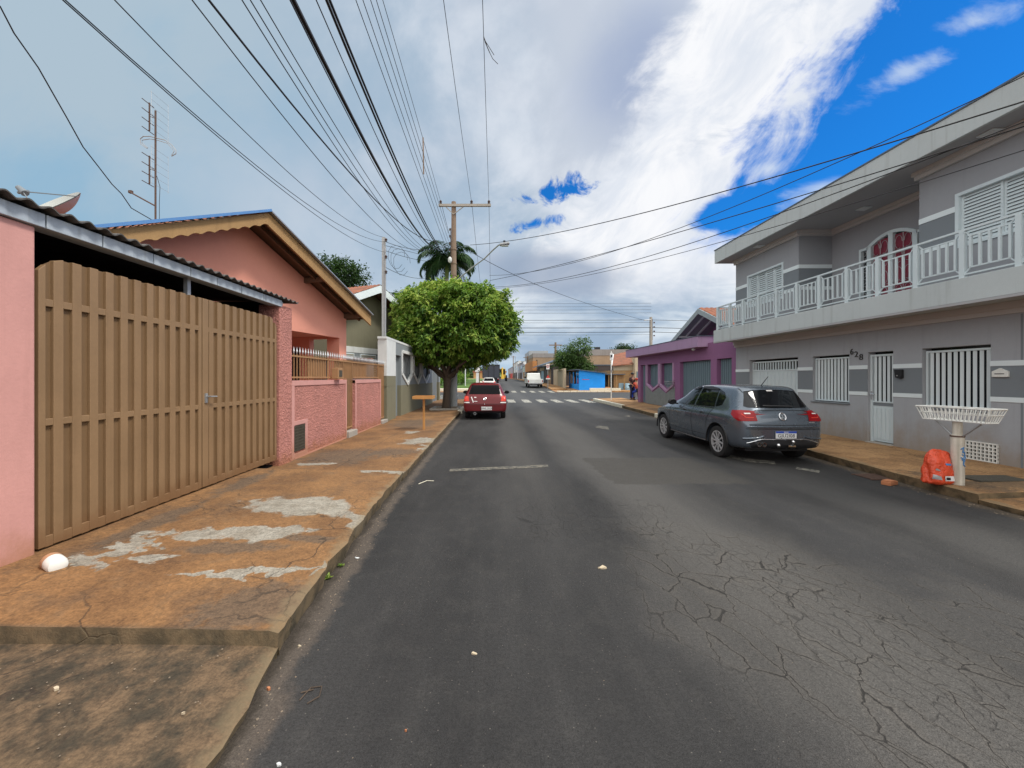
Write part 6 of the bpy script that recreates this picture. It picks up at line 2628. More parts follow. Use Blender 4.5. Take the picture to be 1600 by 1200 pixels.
def limbs(mb, base, top, r0, r1, rnd, n=6, wob=0.06):
    pts, rs = [], []
    for k in range(n + 1):
        f = k / n
        p = Vector(base).lerp(Vector(top), f)
        p += Vector((rnd.uniform(-1, 1), rnd.uniform(-1, 1), 0)) * wob * sin(pi * f)
        pts.append(p)
        rs.append(r0 + (r1 - r0) * f)
    mb.tube(pts, rs, 10)
    return pts


# ---- the clipped round street tree
ft = thing('street_tree', 'clipped broad leaved tree with a boxy bright green crown over the pavement', 'tree', (-2.28, 18.3, 0.1))
rnd = random.Random(11)
mb = MB()
base = Vector((0, 0, -0.1))
fork = Vector((0.05, 0.05, 1.55))
mb.tube([base, base + Vector((0.0, 0, 0.25)), (0.03, 0, 0.8), tuple(fork), (0.0, 0.05, 1.9)], [0.27, 0.20, 0.165, 0.19, 0.15], 14)
for k in range(9):
    a = 2 * pi * k / 9 + rnd.uniform(-.2, .2)
    e = fork + Vector((cos(a) * rnd.uniform(1.3, 2.2), sin(a) * rnd.uniform(1.3, 2.2), rnd.uniform(1.0, 2.6)))
    pts = limbs(mb, fork - Vector((0, 0, 0.15)), e, 0.095, 0.025, rnd, 6, 0.18)
    for q in range(3):
        s = pts[3 + q % 3]
        e2 = s + Vector((rnd.uniform(-1, 1), rnd.uniform(-1, 1), rnd.uniform(0.2, 1.0)))
        limbs(mb, s, e2, 0.03, 0.01, rnd, 4, 0.08)
mb.build('trunk', m_bark, ft, smooth=True, world=False)
L = Leaves(3)
C = Vector((0.36, 0.6, 3.98))
RXc, RYc, RZc = 2.74, 2.7, 1.86


def crown_r(d):
    """boxy clipped crown with bumps: scale of the surface along d"""
    e = 3.0
    k = (abs(d.x / RXc) ** e + abs(d.y / RYc) ** e + abs(d.z / RZc) ** e) ** (-1 / e)
    k *= 1 + 0.13 * noise.noise(d * 2.6) + 0.15 * noise.noise(d * 5.5 + Vector((3, 1, 4)))
    return k


rr = L.r
for i in range(3400):
    d = Vector((rr.gauss(0, 1), rr.gauss(0, 1), rr.gauss(0, 1))).normalized()
    if d.z < -0.55 and rr.random() < 0.35:
        continue
    R_ = crown_r(d)
    f = 1.0 - abs(rr.gauss(0, 0.075))
    if rr.random() < 0.10:
        f += rr.uniform(0.0, 0.06)
    p = C + d * (R_ * f)
    if d.z < -0.3:
        p.z += rr.uniform(0, 0.35)
    t_ = 0.46 + 0.35 * noise.noise(p * 1.1) + 0.45 * noise.noise(p * 3.1) + 0.14 * d.z + rr.gauss(0, 0.16)
    if f < 0.88:
        t_ -= 0.12
    out = Vector((d.x, d.y, d.z * 0.6)).normalized()
    L.spray(p, out, 0.17, 13, 0.19, 0.098, t_, 0.6)
    # pale young tips
    if rr.random() < 0.34 and d.z > -0.35:
        L.spray(p + out * 0.10, out, 0.08, 6, 0.16, 0.08, 0.95, 0.45)
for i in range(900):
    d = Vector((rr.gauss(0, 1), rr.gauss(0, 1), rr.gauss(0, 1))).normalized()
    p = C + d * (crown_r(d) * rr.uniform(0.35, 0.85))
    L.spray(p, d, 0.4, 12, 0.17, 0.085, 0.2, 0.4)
# loose twigs that break the clipped outline
for i in range(70):
    d = Vector((rr.gauss(0, 1), rr.gauss(0, 1), abs(rr.gauss(0, 1)) - 0.3)).normalized()
    p = C + d * crown_r(d)
    for k in range(5):
        L.spray(p + d * (0.07 * k), d, 0.06, 3, 0.14, 0.065, 0.72, 0.2)
L.build('crown', m_leaf_fig, ft)
pl = thing('tree_planter', 'low pale concrete ring around the clipped street tree', 'planter', (-2.28, 18.3, 0))
mb = MB()
for (x0, x1, y0, y1) in ((-2.95, -1.62, 17.45, 17.57), (-2.95, -1.62, 18.95, 19.07), (-2.95, -2.83, 17.571, 18.949), (-1.74, -1.62, 17.571, 18.949)):
    mb.box(x0, x1, y0, y1, 0.05, 0.19)
mb.build('rim', m_concrete, pl, bevel=0.015)


def leafy_tree(name, label, x, y, zbase, trunk_h, rx, ry, rz, cz, material, seed, n=500, leaf=0.22, cat='tree', trunk_r=0.16, per=12, hollow=0.0, group=None):
    t_ = thing(name, label, cat, (x, y, zbase), 0, group)
    r = random.Random(seed)
    mb = MB()
    fk = Vector((r.uniform(-.1, .1), r.uniform(-.1, .1), trunk_h))
    mb.tube([(0, 0, -0.3), (0.02, 0, trunk_h * 0.4), tuple(fk), (fk.x, fk.y, trunk_h + rz * 0.5)], [trunk_r * 1.3, trunk_r, trunk_r * 0.85, trunk_r * 0.4], 10)
    L = Leaves(seed + 100)
    lumps = []
    for k in range(11):
        d = Vector((r.gauss(0, 1), r.gauss(0, 1), r.gauss(0, 0.8))).normalized()
        c = Vector((d.x * rx * 0.62, d.y * ry * 0.62, cz + d.z * rz * 0.62))
        lumps.append((c, r.uniform(0.32, 0.5)))
        limbs(mb, fk, c, trunk_r * 0.4, trunk_r * 0.1, r, 4, 0.15)
    mb.build('trunk', m_bark, t_, smooth=True, world=False)
    for i in range(n):
        c, s = lumps[r.randrange(len(lumps))]
        d = Vector((r.gauss(0, 1), r.gauss(0, 1), r.gauss(0, 1))).normalized()
        f = r.uniform(0.55, 1.0) ** 0.5
        p = c + Vector((d.x * rx, d.y * ry, d.z * rz)) * (s * f)
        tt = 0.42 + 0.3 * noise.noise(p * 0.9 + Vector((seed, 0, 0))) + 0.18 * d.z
        L.spray(p, d, leaf * 1.6, per, leaf, leaf * 0.5, tt, 0.35)
    L.build('crown', material, t_)
    return t_


# tree behind the two gabled houses
leafy_tree('leafy_tree', 'dark spreading tree rising behind the pink gabled house roof', PX(523, 34), 34, 0, 7.0, 3.0, 2.6, 2.2, 10.3, m_leaf_dark, 21, 520, 0.26)
leafy_tree('leafy_tree', 'dark treetop behind olive house roof, left of the palm', PX(632, 44), 44, 0, 6.0, 2.6, 2.6, 2.0, 10.2, m_leaf_dark, 22, 300, 0.3)
# tree over the blue shack
leafy_tree('leafy_tree', 'round mid green tree standing over the blue shack on the far corner', 10.9, 50.5, 0.1, 2.2, 3.2, 2.4, 2.2, 4.35, m_leaf_mid, 23, 620, 0.30)
# small tops beyond the brown wall
leafy_tree('leafy_tree', 'small treetop peeping over the tall brown wall', PX(974, 84), 84, 0, 4.0, 3.0, 2.5, 1.2, 7.6, m_leaf_dark, 24, 160, 0.4)
# the square beyond the crossing
for k, (u, Y, rx, cz, lab) in enumerate(((640, 60, 4.0, 6.2, 'park tree at far left of the square, behind boundary wall end'), (688, 52, 3.6, 6.0, 'shady park tree left of the street tree trunk'),
                                         (722, 58, 4.4, 6.4, 'wide dark park tree behind the white lamp post'), (748, 66, 4.2, 6.6, 'dark park tree behind the square white sign'),
                                         (765, 80, 4.6, 7.6, 'tall park tree overhanging the dark box lorry'), (700, 84, 5.5, 8.0, 'deep shaded tree at the back of the square'),
                                         (776, 120, 5.0, 8.5, 'distant tree beside the far end of the road'))):
    leafy_tree('park_tree', lab, PX(u, Y) - (0.8 if u > 750 else 0), Y, road_z(Y) + 0.2, 2.6, rx, rx * 0.9, 3.2, cz, m_leaf_dark if k != 1 else m_leaf_mid, 40 + k, 420, 0.36, group='trees in the square')
# shrubs by the lawn
for k, (u, Y, s, lab) in enumerate(((706, 50, 1.0, 'bright green shrub on the lawn beside the grey pole'), (684, 49, 0.9, 'rounded green shrub near the boundary wall end'), (720, 53, 1.2, 'leafy shrub at the foot of the white post'))):
    leafy_tree('shrub', lab, PX(u, Y), Y, road_z(Y) + 0.25, 0.4, s, s, 0.9 * s, 1.0 * s, m_leaf_fig, 60 + k, 130, 0.2, cat='shrub', trunk_r=0.05)

# ---- royal palm
pm = thing('palm_tree', 'tall palm with drooping feathery fronds behind the utility pole', 'palm tree', (PX(697, 46), 46, 0.1))
mb = MB()
hgt = 15.2
mb.tube([(0, 0, -0.2), (0, 0, 2), (0.05, 0, 6), (0.1, 0, 10), (0.1, 0, hgt - 1.8)], [0.32, 0.30, 0.27, 0.22, 0.20], 14)
mb.build('trunk', m_concrete, pm, smooth=True, world=False)
mb = MB()
mb.tube([(0.1, 0, hgt - 1.9), (0.1, 0, hgt - 1.2), (0.1, 0, hgt + 0.2)], [0.22, 0.26, 0.10], 12)
mb.build('crownshaft', m_leaf_shaft if 'm_leaf_shaft' in globals() else mat("green palm shaft", (0.16, 0.24, 0.06), 0.5, 0.1, 4), pm, smooth=True, world=False)
r = random.Random(5)
for k in range(23):
    a = 2 * pi * k / 23 + r.uniform(-0.15, 0.15)
    lift = [1.35, 0.55, 0.95, 0.15][k % 4] + r.uniform(-0.1, 0.1)
    ln = r.uniform(4.2, 5.2)
    L = Leaves(200 + k)
    pts = []
    p = Vector((0.1, 0, hgt))
    el = lift
    for q in range(15):
        pts.append(p.copy())
        d = Vector((cos(a) * cos(el), sin(a) * cos(el), sin(el)))
        p = p + d * (ln / 14)
        el -= 0.125 + 0.01 * q
    for q in range(2, 15):
        d = (pts[q] - pts[q - 1]).normalized()
        side = Vector((-sin(a), cos(a), 0))
        env = sin(pi * min(1, (q + 1.5) / 16)) * 0.9 + 0.2
        for s in (-1, 1):
            for j in range(7):
                b = pts[q - 1].lerp(pts[q], j / 7)
                dd = (side * s * 0.9 + d * 0.55 + Vector((0, 0, -0.45 + r.uniform(-0.35, 0.3)))).normalized()
                L.leaf(b, dd, (Vector((0, 0, 1)) + side * s * 0.2).normalized(), 1.3 * env * r.uniform(0.8, 1.1), 0.11, min(1, max(0, 0.42 + r.gauss(0, 0.16))))
    fr = L.build('frond', m_leaf_palm, pm)
    mb = MB()
    mb.tube(pts, [0.05 - 0.0028 * q for q in range(15)], 5)
    mb.build('stalk', m_leaf_palm, fr, world=False)
    fr.children[0].data.attributes.new('tint', 'FLOAT', 'POINT').data.foreach_set('value', [0.55] * len(fr.children[0].data.vertices))

# ---- weeds in the gutter
for (x, y, s, lab) in ((-1.33, 3.05, 0.05, 'tiny green weed in the left gutter beside the cement smear'), (-1.30, 3.25, 0.04, 'small pale weed sprouting from the left kerb joint')):
    L = Leaves(int(y * 100))
    for q in range(14):
        aa = L.r.uniform(0, 2 * pi)
        L.leaf(Vector((L.r.gauss(0, .012), L.r.gauss(0, .012), 0)), Vector((cos(aa), sin(aa), L.r.uniform(0.3, 1.4))).normalized(), Vector((0, 0, 1)), s * L.r.uniform(.6, 1.2), s * 0.4, L.r.uniform(0.5, 1))
    wd_ = thing('weed', lab, 'weed', (x, y, 0.003))
    L.build('leaves', m_leaf_fig, wd_)


# ================================================================== poles, wires and street furniture
PY = 19.3
PXX = PX(709, PY)
up_ = thing('utility_pole', 'tall concrete utility pole with crossarm and lamp behind the round tree', 'utility pole', (PXX, PY, 0))
mb = MB()
mb.tube([(PXX, PY, 0), (PXX, PY, 3.6)], [0.185, 0.165], 14)
mb.build('lower_sleeve', m_polegrey, up_, smooth=True)
mb = MB()
mb.tube([(PXX, PY, 3.6), (PXX, PY, 10.42)], [0.162, 0.115], 14)
for z in (8.0, 7.3, 6.7):
    mb.tube([(PXX, PY, z), (PXX, PY, z + 0.05)], 0.16, 14)
mb.build('upper_shaft', m_polewood, up_, smooth=True)
mb = MB()
x0, x1 = PX(686, PY), PX(767, PY)
mb.box(x0, x1, PY - 0.18, PY - 0.08, 10.14, 10.26)
mb.beam((x0 + 0.25 + 0.1, PY - 0.12, 10.14), (PXX, PY - 0.14, 9.75), 0.03, 0.05, (0, 1, 0))
mb.beam((PXX + 0.5, PY - 0.12, 10.14), (PXX, PY - 0.14, 9.75), 0.03, 0.05, (0, 1, 0))
mb.build('crossarm', m_concrete, up_)
INS = [(PX(689, PY), 10.42), (PX(737, PY), 10.42), (PX(764, PY), 10.42)]
for (x, z) in INS:
    mb = MB()
    mb.lathe([(0.015, -0.18), (0.02, 0.0), (0.07, 0.02), (0.05, 0.06), (0.075, 0.09), (0.04, 0.16), (0.0, 0.18)], (x, PY - 0.13, 10.27 + 0.02), 'z', 12)
    mb.build('insulator', m_porcelain, up_, smooth=True)
mb = MB()
for k in range(5):
    mb.lathe([(0.0, 0), (0.05, 0.0), (0.03, 0.04), (0.05, 0.08), (0.0, 0.08)], (PXX - 0.19, PY - 0.05, 7.62 + 0.34 * k), 'z', 10)
mb.box(PXX - 0.16, PXX - 0.13, PY - 0.07, PY - 0.03, 7.5, 9.1)
mb.build('insulator_rack', m_porcelain, up_)
# lamp arm reaching over the street
mb = MB()
la = [(715, 437), (735, 420), (757, 404), (770, 391), (779, 383), (786, 381)]
mb.tube([(PX(u, PY - 0.3 - i * 0.3), PY - 0.3 - i * 0.3, PZ(v, PY - 0.3 - i * 0.3)) for i, (u, v) in enumerate(la)], 0.032, 8)
arm = mb.build('lamp_arm', m_galv, up_, smooth=True)
yl = PY - 1.9
mb = MB()
a, b = (PX(781, yl), yl, PZ(382.5, yl)), (PX(796, yl), yl, PZ(380, yl))
mb.beam(a, b, 0.22, 0.10)
ld = mb.build('lamp_head', m_galv, arm, bevel=0.03)
mb = MB()
mb.tube([(PX(788, yl), yl, PZ(379, yl)), (PX(788, yl), yl, PZ(376, yl))], 0.05, 10)
mb.build('photocell', m_wire, ld, smooth=True)
MB().box(a[0] + 0.08, b[0] - 0.05, yl - 0.08, yl + 0.08, a[2] - 0.06, a[2] - 0.04).build('lens', m_offwhite, ld)
mb = MB()
mb.ball((PX(703, PY - .2), PY - 0.2, PZ(408, PY)), 0.10, 0.08, 0.16)
mb.build('meter_globe', m_offwhite, up_, smooth=True)
mb = MB()
mb.box(PXX - 0.25, PXX + 0.75, PY - 0.22, PY - 0.14, 6.15, 6.28)
mb.box(PXX + 0.2, PXX + 0.55, PY - 0.3, PY - 0.14, 5.95, 6.2)
for k in range(5):
    mb.tube([(PXX + 0.1 + 0.15 * k + 0.18 * cos(q * 0.6), PY - 0.22, 6.1 + 0.22 * sin(q * 0.6)) for q in range(11)], 0.012, 5)
mb.build('cable_splices', m_wire, up_)
mb = MB()
mb.tube([(PXX - 0.19, PY, 0.1), (PXX - 0.17, PY, 3.0)], 0.02, 6)
mb.build('ground_cable', m_wire, up_)

wc_n = [0]


def wire(label, pts, r=0.012, group='overhead wires along the left side'):
    """a hanging cable through three or more 3-D points (smooth curve)"""
    P = [Vector(p) for p in pts]
    out = []
    n = 26
    for k in range(n + 1):
        t_ = k / n * (len(P) - 1)
        # Lagrange through all points (2..4 of them)
        acc = Vector((0, 0, 0))
        for i in range(len(P)):
            wgt = 1.0
            for j in range(len(P)):
                if j != i:
                    wgt *= (t_ - j) / (i - j)
            acc += P[i] * wgt
        out.append(acc)
    mb = MB()
    mb.tube(out, r, 5)
    o = mb.build('overhead_wire', m_wire)
    tag(o, label, 'wire', group)
    return o


def street_wire(label, end, top_u, X0, r, group='overhead wires along the left side', Yend=PY, bow=0.0):
    """from the pole end (u, v at Yend) back over the camera; passes the top of the frame at top_u when it hangs at X0"""
    A = Vector((PX(end[0], Yend), Yend, PZ(end[1], Yend)))
    Y0 = 600.0 * X0 / (top_u - 772.0)
    z0 = CAMZ + 590.0 * Y0 / 600.0
    B = Vector((X0, Y0, z0))
    # keep going to the next pole behind the camera, rising again
    Cc = Vector((X0 + (X0 - A.x) * 0.9, Y0 - (A.y - Y0) * 0.9, z0 + (A.z - z0) * 0.5))
    # parabola by Lagrange with parameters 0, 1, 1.9
    out = []
    for k in range(41):
        t_ = 1.9 * k / 40
        l0 = (t_ - 1) * (t_ - 1.9) / ((0 - 1) * (0 - 1.9))
        l1 = (t_ - 0) * (t_ - 1.9) / ((1 - 0) * (1 - 1.9))
        l2 = (t_ - 0) * (t_ - 1) / ((1.9 - 0) * (1.9 - 1))
        out.append(A * l0 + B * l1 + Cc * l2)
    mb = MB()
    mb.tube(out, r, 5)
    o = mb.build('overhead_wire', m_wire)
    tag(o, label, 'wire', group)
    return o


g1 = 'high voltage wires on the crossarm'
for (u, v, tu, X0, lab) in ((689, 317, 598, INS[0][0], 'leftmost thin high wire meeting the left end of the crossarm'),
                            (737, 317, 693, INS[1][0], 'thin high wire running back from the middle insulator of the crossarm'),
                            (764, 317, 754, INS[2][0], 'thin high wire running back from the right tip of the crossarm')):
    street_wire(lab, (u, v), tu, X0, 0.008, g1)
# high wires carry on beyond the pole
for (x, z), lab in zip(INS, ('high wire going on from the left crossarm insulator over the square', 'high wire going on from the middle crossarm insulator over the crossing', 'high wire going on from the right crossarm insulator over the crossing')):
    wire(lab, [(x, PY - 0.1, 10.45), (x - 0.1, 40, 9.7), (x - 0.2, 62, 10.6)], 0.010, g1)
g2 = 'low voltage wires on the insulator rack'
for k, tu in enumerate((556, 567, 579, 588)):
    street_wire('thin low voltage wire %s of the rack on the pole' % ('at the bottom', 'second from the bottom', 'third from the bottom', 'at the top')[k],
                (702 - k * 0.5, PZ and 590 - (7.66 + 0.4 * k - CAMZ) * 600 / PY), tu, -2.2, 0.007, g2)
g3 = 'communication cables slung along the left side'
street_wire('thickest black cable bundle slung above the left pavement', (676, 386), 458, -2.3, 0.030, g3)
street_wire('thick black cable left of the paired cables', (683, 384), 510, -2.25, 0.021, g3)
street_wire('thick black cable right of its twin, reaching the pole', (686, 386), 515, -2.25, 0.020, g3)
street_wire('thin cable just left of the thickest bundle', (673, 388), 453, -2.3, 0.008, g3)
street_wire('thin cable between the thickest bundle and the twin cables', (681, 386), 494, -2.25, 0.008, g3)
street_wire('slender cable, leftmost of three close ones in the sky', (660, 392), 378, -2.6, 0.007, g3)
street_wire('slender cable, middle of three close ones in the sky', (664, 392), 391, -2.6, 0.007, g3)
street_wire('slender cable, rightmost of three close ones in the sky', (668, 391), 407, -2.6, 0.007, g3)
street_wire('twisted black cable crossing the three slender ones', (684, 377), 326, -2.8, 0.013, g3)
street_wire('slender cable left of the twisted black one', (655, 393), 300, -2.9, 0.007, g3)
g4 = 'service wires to the slim grey post'
SY = 14.0
for (v, tu, X0, lab) in ((371, 179, -3.2, 'service wire, right of the pair, dropping to the slim grey post'), (378, 102, -3.3, 'service wire, upper of the pair, dropping to the slim post'), (394, 98, -3.3, 'service wire, lower of the pair, dropping to the slim post')):
    street_wire(lab, (601, v), tu, X0, 0.0055, g4, SY)
S = Vector((-3.92, 14.0, 6.65))
Q = Vector((PXX - 0.15, PY - 0.1, 0))
for (v0, v1, sag, lab) in ((378, 386, 0.25, 'short sagging wire from the slim post top to the pole'), (392, 410, 0.05, 'short wire from the slim post middle to the pole'), (418, 436, 0.15, 'short low wire from the slim post into the tree top'), (384, 402, 0.0, 'straight short wire from the slim post down to the tree')):
    a = Vector((PX(603, 14), 14.0, PZ(v0, 14)))
    b = Vector((PX(668 if v1 > 400 else 700, PY), PY - 0.2, PZ(v1, PY)))
    wire(lab, [a, (a + b) / 2 - Vector((0, 0, sag)), b], 0.009, g4)
# the kinked drop to the television mast
K = [(0, 10), (22, 52), (60, 106), (85, 150), (105, 185), (130, 230), (155, 262), (175, 288), (190, 303), (205, 325), (238, 344)]
mb = MB()
kp = []
for i, (u, v) in enumerate(K):
    y = 4.6 + 3.3 * i / (len(K) - 1)
    kp.append((PX(u, y), y, PZ(v, y)))
kp = [(-8.5, 1.0, 9.5)] + kp
mb.tube(kp, 0.009, 5)
o = mb.build('overhead_wire', m_wire)
tag(o, 'kinked slack cable dropping to the foot of the television mast', 'wire', 'service drops')
# wires fanning across the street to the right
g5 = 'wires crossing the street to the right-hand house'


def cross_wire(lab, a, b, ub, vb, Yb, mid, r=0.009):
    """from the pole (u, v) to a point at the right; mid = (u, v) on the way, assumed at half depth"""
    A = Vector((PX(a[0], PY), PY - 0.2, PZ(a[1], PY)))
    B = Vector((PX(ub, Yb), Yb, PZ(vb, Yb)))
    Y = (A.y + B.y) / 2
    # depth at which the straight run passes the middle column
    f = None
    for k in range(1, 100):
        q = A.lerp(B, k / 100)
        if 772 + 600 * q.x / q.y >= mid[0]:
            f = k / 100
            break
    q = A.lerp(B, f)
    zq = CAMZ + (590 - mid[1]) * q.y / 600
    dz_ = zq - q.z
    sag = dz_ / (4 * f * (1 - f))
    out = [A.lerp(B, k / 30) + Vector((0, 0, sag * 4 * (k / 30) * (1 - k / 30))) for k in range(31)]
    mb = MB()
    mb.tube(out, r, 5)
    o = mb.build('overhead_wire', m_wire)
    tag(o, lab, 'wire', g5)


cross_wire('topmost dark wire from the lamp arm rising across the roof to the upper right', (735, 385), None, 1640, 146, 5.0, (1094, 308), 0.012)
cross_wire('second wire rising across the blue sky to the upper right roof', (765, 432), None, 1640, 100, 5.0, (1111, 335), 0.008)
cross_wire('third wire rising to the right and crossing the roof fascia', (765, 440), None, 1640, 185, 5.0, (1130, 340), 0.010)
cross_wire('fourth wire rising to the right over the fascia corner', (770, 450), None, 1640, 175, 5.0, (1160, 352), 0.009)
cross_wire('lowest wire rising to the right across the upper windows', (775, 452), None, 1640, 222, 5.0, (1180, 360), 0.007)
# wires of the cross street
rp = thing('utility_pole', 'slender grey pole rising behind the purple corner house', 'utility pole', (PX(1017, 40), 40, 0))
rx = PX(1017, 40)
mb = MB()
mb.tube([(rx, 40, 0), (rx, 40, 7.9)], [0.19, 0.14], 12)
mb.build('shaft', m_concrete, rp, smooth=True)
mb = MB()
mb.box(rx + 0.1, rx + 0.14, 39.9, 39.96, 5.5, 7.7)
for k in range(4):
    mb.lathe([(0.0, 0), (0.1, 0.0), (0.06, 0.06), (0.1, 0.12), (0.0, 0.12)], (rx + 0.3, 39.9, 5.9 + 0.45 * k), 'z', 10)
mb.build('insulator_rack', m_porcelain, rp)
mb = MB()
mb.tube([(rx - 0.75, 39.9, 7.55), (rx, 39.9, 7.6)], 0.05, 6)
mb.build('bracket', m_galv, rp)
g6 = 'wires along the cross street'
for k, (v, r_) in enumerate(((474, .012), (479, .012), (484, .012), (489, .012), (500, .02), (504, .014), (512, .03), (519, .024), (523, .012))):
    zc = PZ(v, 40)
    lab = 'horizontal wire over the cross street, %s of the nine' % ('topmost', 'second from top', 'third from top', 'fourth from top', 'fifth from top', 'sixth from top', 'thick seventh from top', 'second lowest', 'lowest')[k]
    wire(lab, [(-40, 40.0, zc + 0.5), (-12, 39.9, zc + 0.02), (rx, 39.9, zc)], r_, g6)
    if k in (4, 6, 7):
        wire('horizontal wire going right from the slender grey pole, %s' % {4: 'upper', 6: 'middle', 7: 'lower'}[k], [(rx, 39.9, zc), (rx + 15, 39.9, zc - 0.15), (rx + 32, 40, zc + .3)], r_, g6)
wire('long wire sloping from the lamp pole down to the grey pole at right', [(PX(740, PY), PY, PZ(396, PY)), (PX(885, 29), 29, PZ(463, 29)), (rx - 0.7, 39.9, 7.55)], 0.014, 'service drops')
# stub hanging on the wires
fr = thing('frayed_cord', 'frayed cord snagged on the right-hand high wire near top of frame', 'cord', (PX(757, 8), 8, 8))
mb = MB()
yq = 8.0
for pts in ([(756, 57), (758, 66), (764, 80), (770, 92), (778, 100)], [(757, 60), (761, 72), (766, 84)], [(757, 62), (762, 70), (772, 86)]):
    mb.tube([(PX(u, yq), yq, PZ(v, yq)) for (u, v) in pts], 0.007, 4)
mb.build('cord', m_wire, fr)
st = thing('wire_spacer', 'vertical stick spacer hanging on the thin wires near the pole', 'spacer', (PX(661, 12), 12, 8))
mb = MB()
mb.tube([(PX(661, 12.5), 12.5, PZ(215, 12.5)), (PX(662, 12.5), 12.5, PZ(272, 12.5))], 0.022, 6)
mb.build('rod', m_polewood, st)

# ---- white wire waste basket on its post
bx, by = PX(1496, 5.25), 5.25
wbk = thing('waste_basket', 'white wire waste basket on a flaking painted pipe at the right kerb', 'waste basket', (bx, by, 0.13))
mb = MB()
mb.tube([(bx, by, 0.05), (bx, by, 0.80)], 0.066, 18)
mb.build('post_sleeve', m_postw, wbk, smooth=True)
mb = MB()
mb.tube([(bx, by, 0.78), (bx, by, 1.0)], 0.048, 14)
mb.tube([(bx, by, 0.785), (bx, by, 0.815)], 0.062, 14)
mb.build('pipe', m_postw, wbk, smooth=True)
mb = MB()
mb.tube([(bx, by, 0.79), (bx, by, 0.81)], 0.070, 16)
mb.build('rust_collar', m_rust, wbk, smooth=True)
mb = MB()
for s in (-1, 1):
    mb.tube([(bx, by + s * 0.05, 0.80), (bx, by + s * 0.13, 0.87), (bx, by + s * 0.26, 0.995)], 0.011, 6)
mb.build('brace', m_galv, wbk, smooth=True)
mb = MB()
bz0, bz1 = 1.01, 1.19
rot = radians(-82)


def bpt(fx, fy, fz):
    hx = 0.32 + 0.055 * fz
    hy = 0.105 + 0.04 * fz
    x, y = fx * hx, fy * hy
    return (bx + 0.015 + x * cos(rot) - y * sin(rot), by + x * sin(rot) + y * cos(rot), bz0 + (bz1 - bz0) * fz)


for fz, r_ in ((0, 0.008), (0.55, 0.0065), (1.0, 0.011)):
    c = [bpt(-1, -1, fz), bpt(1, -1, fz), bpt(1, 1, fz), bpt(-1, 1, fz)]
    for p, q in zip(c, c[1:] + c[:1]):
        mb.tube([p, q], r_, 6)
for k in range(17):
    f = -1 + 2 * k / 16
    for s in (-1, 1):
        mb.tube([bpt(f, s, 0), bpt(f, s, 1)], 0.0062, 5)
    mb.tube([bpt(f, -1, 0), bpt(f, 1, 0)], 0.0055, 5)
for k in range(1, 6):
    f = -1 + 2 * k / 6
    for s in (-1, 1):
        mb.tube([bpt(s, f, 0), bpt(s, f, 1)], 0.0062, 5)
    mb.tube([bpt(-1, f, 0), bpt(1, f, 0)], 0.0055, 5)
mb.build('basket', m_basket_w, wbk)
mb = MB()
for pts in ([(-0.03, 0.63), (0.0, 0.66), (-0.01, 0.58)], [(-0.02, 0.56), (0.02, 0.54), (-0.02, 0.49), (0.02, 0.47)], [(0.01, 0.60), (0.03, 0.52), (0.0, 0.44)], [(-0.03, 0.52), (0.0, 0.50), (0.0, 0.42), (0.03, 0.40)]):
    q = [(bx + a, by - sqrt(max(0, 0.0695 ** 2 - a * a)), z) for (a, z) in pts]
    mb.tube(q, 0.007, 5)
mb.build('scrawl', m_graffiti, wbk)

# ---- red plastic sack beside it
sk = thing('plastic_sack', 'crumpled orange red plastic sack with white label beside the basket post', 'plastic bag', (PX(1464, 5.32), 5.32, 0.14))
mb = MB()
nr, na = 22, 44
for i in range(nr + 1):
    f = i / nr
    z = 0.46 * f
    hx = interp([(0, 0.17), (0.05, 0.20), (0.3, 0.185), (0.6, 0.175), (0.85, 0.165), (0.96, 0.135), (1.0, 0.09)], f)
    hy = interp([(0, 0.10), (0.08, 0.125), (0.4, 0.12), (0.7, 0.085), (0.9, 0.04), (1.0, 0.012)], f)
    for j in range(na):
        a = 2 * pi * j / na
        c, s_ = cos(a), sin(a)
        k = 1.0 / ((abs(c) ** 2.6 + abs(s_) ** 2.6) ** (1 / 2.6))
        wr = 1 + 0.16 * noise.noise(Vector((c * 2.2, s_ * 2.2, z * 8))) + 0.11 * (abs(noise.noise(Vector((c * 4, s_ * 4, z * 13)))) - 0.25) + 0.05 * noise.noise(Vector((c * 9, s_ * 9, z * 26))) + 0.07 * f * sin(7 * a + 4 * f)
        lean = -0.025 * (1 - f)
        mb.v.append((0.02 + 0.88 * (lean + hx * k * c * wr), 0.9 * hy * k * s_ * wr, z * (1 - 0.03 * c) + 0.012 * noise.noise(Vector((c * 3, s_ * 3, 7)))))
for i in range(nr):
    for j in range(na):
        p, q = i * na + j, i * na + (j + 1) % na
        mb.f.append((p, q, q + na, p + na))
mb.f.append(tuple(reversed(range(na))))
mb.f.append(tuple(range(nr * na, nr * na + na)))
sbody = mb.build('sack', m_bagred, sk, smooth=True, world=False, angle=70)
bm = bmesh.new()
bm.from_mesh(sbody.data)
bvs = BVHTree.FromBMesh(bm)
bm.free()
for (poly, m_, nm) in (([(-0.02, 0.055), (0.15, 0.055), (0.155, 0.115), (-0.02, 0.125)], m_plate, 'label'),
                       ([(-0.15, 0.08), (-0.06, 0.07), (-0.07, 0.12), (-0.14, 0.14)], m_galv, 'print'),
                       ([(-0.12, 0.20), (-0.07, 0.185), (-0.06, 0.20), (-0.10, 0.225)], m_galv, 'print'),
                       ([(0.02, 0.265), (0.09, 0.26), (0.09, 0.285), (0.02, 0.29)], m_graffiti, 'print'),
                       ([(0.0, 0.07), (0.06, 0.07), (0.06, 0.10), (0.0, 0.105)], m_ink, 'lettering')):
    pr = project(bvs, poly, 'rear', 0.004 if nm != 'lettering' else 0.007, step=0.02)
    part(pr, nm, m_, sk)
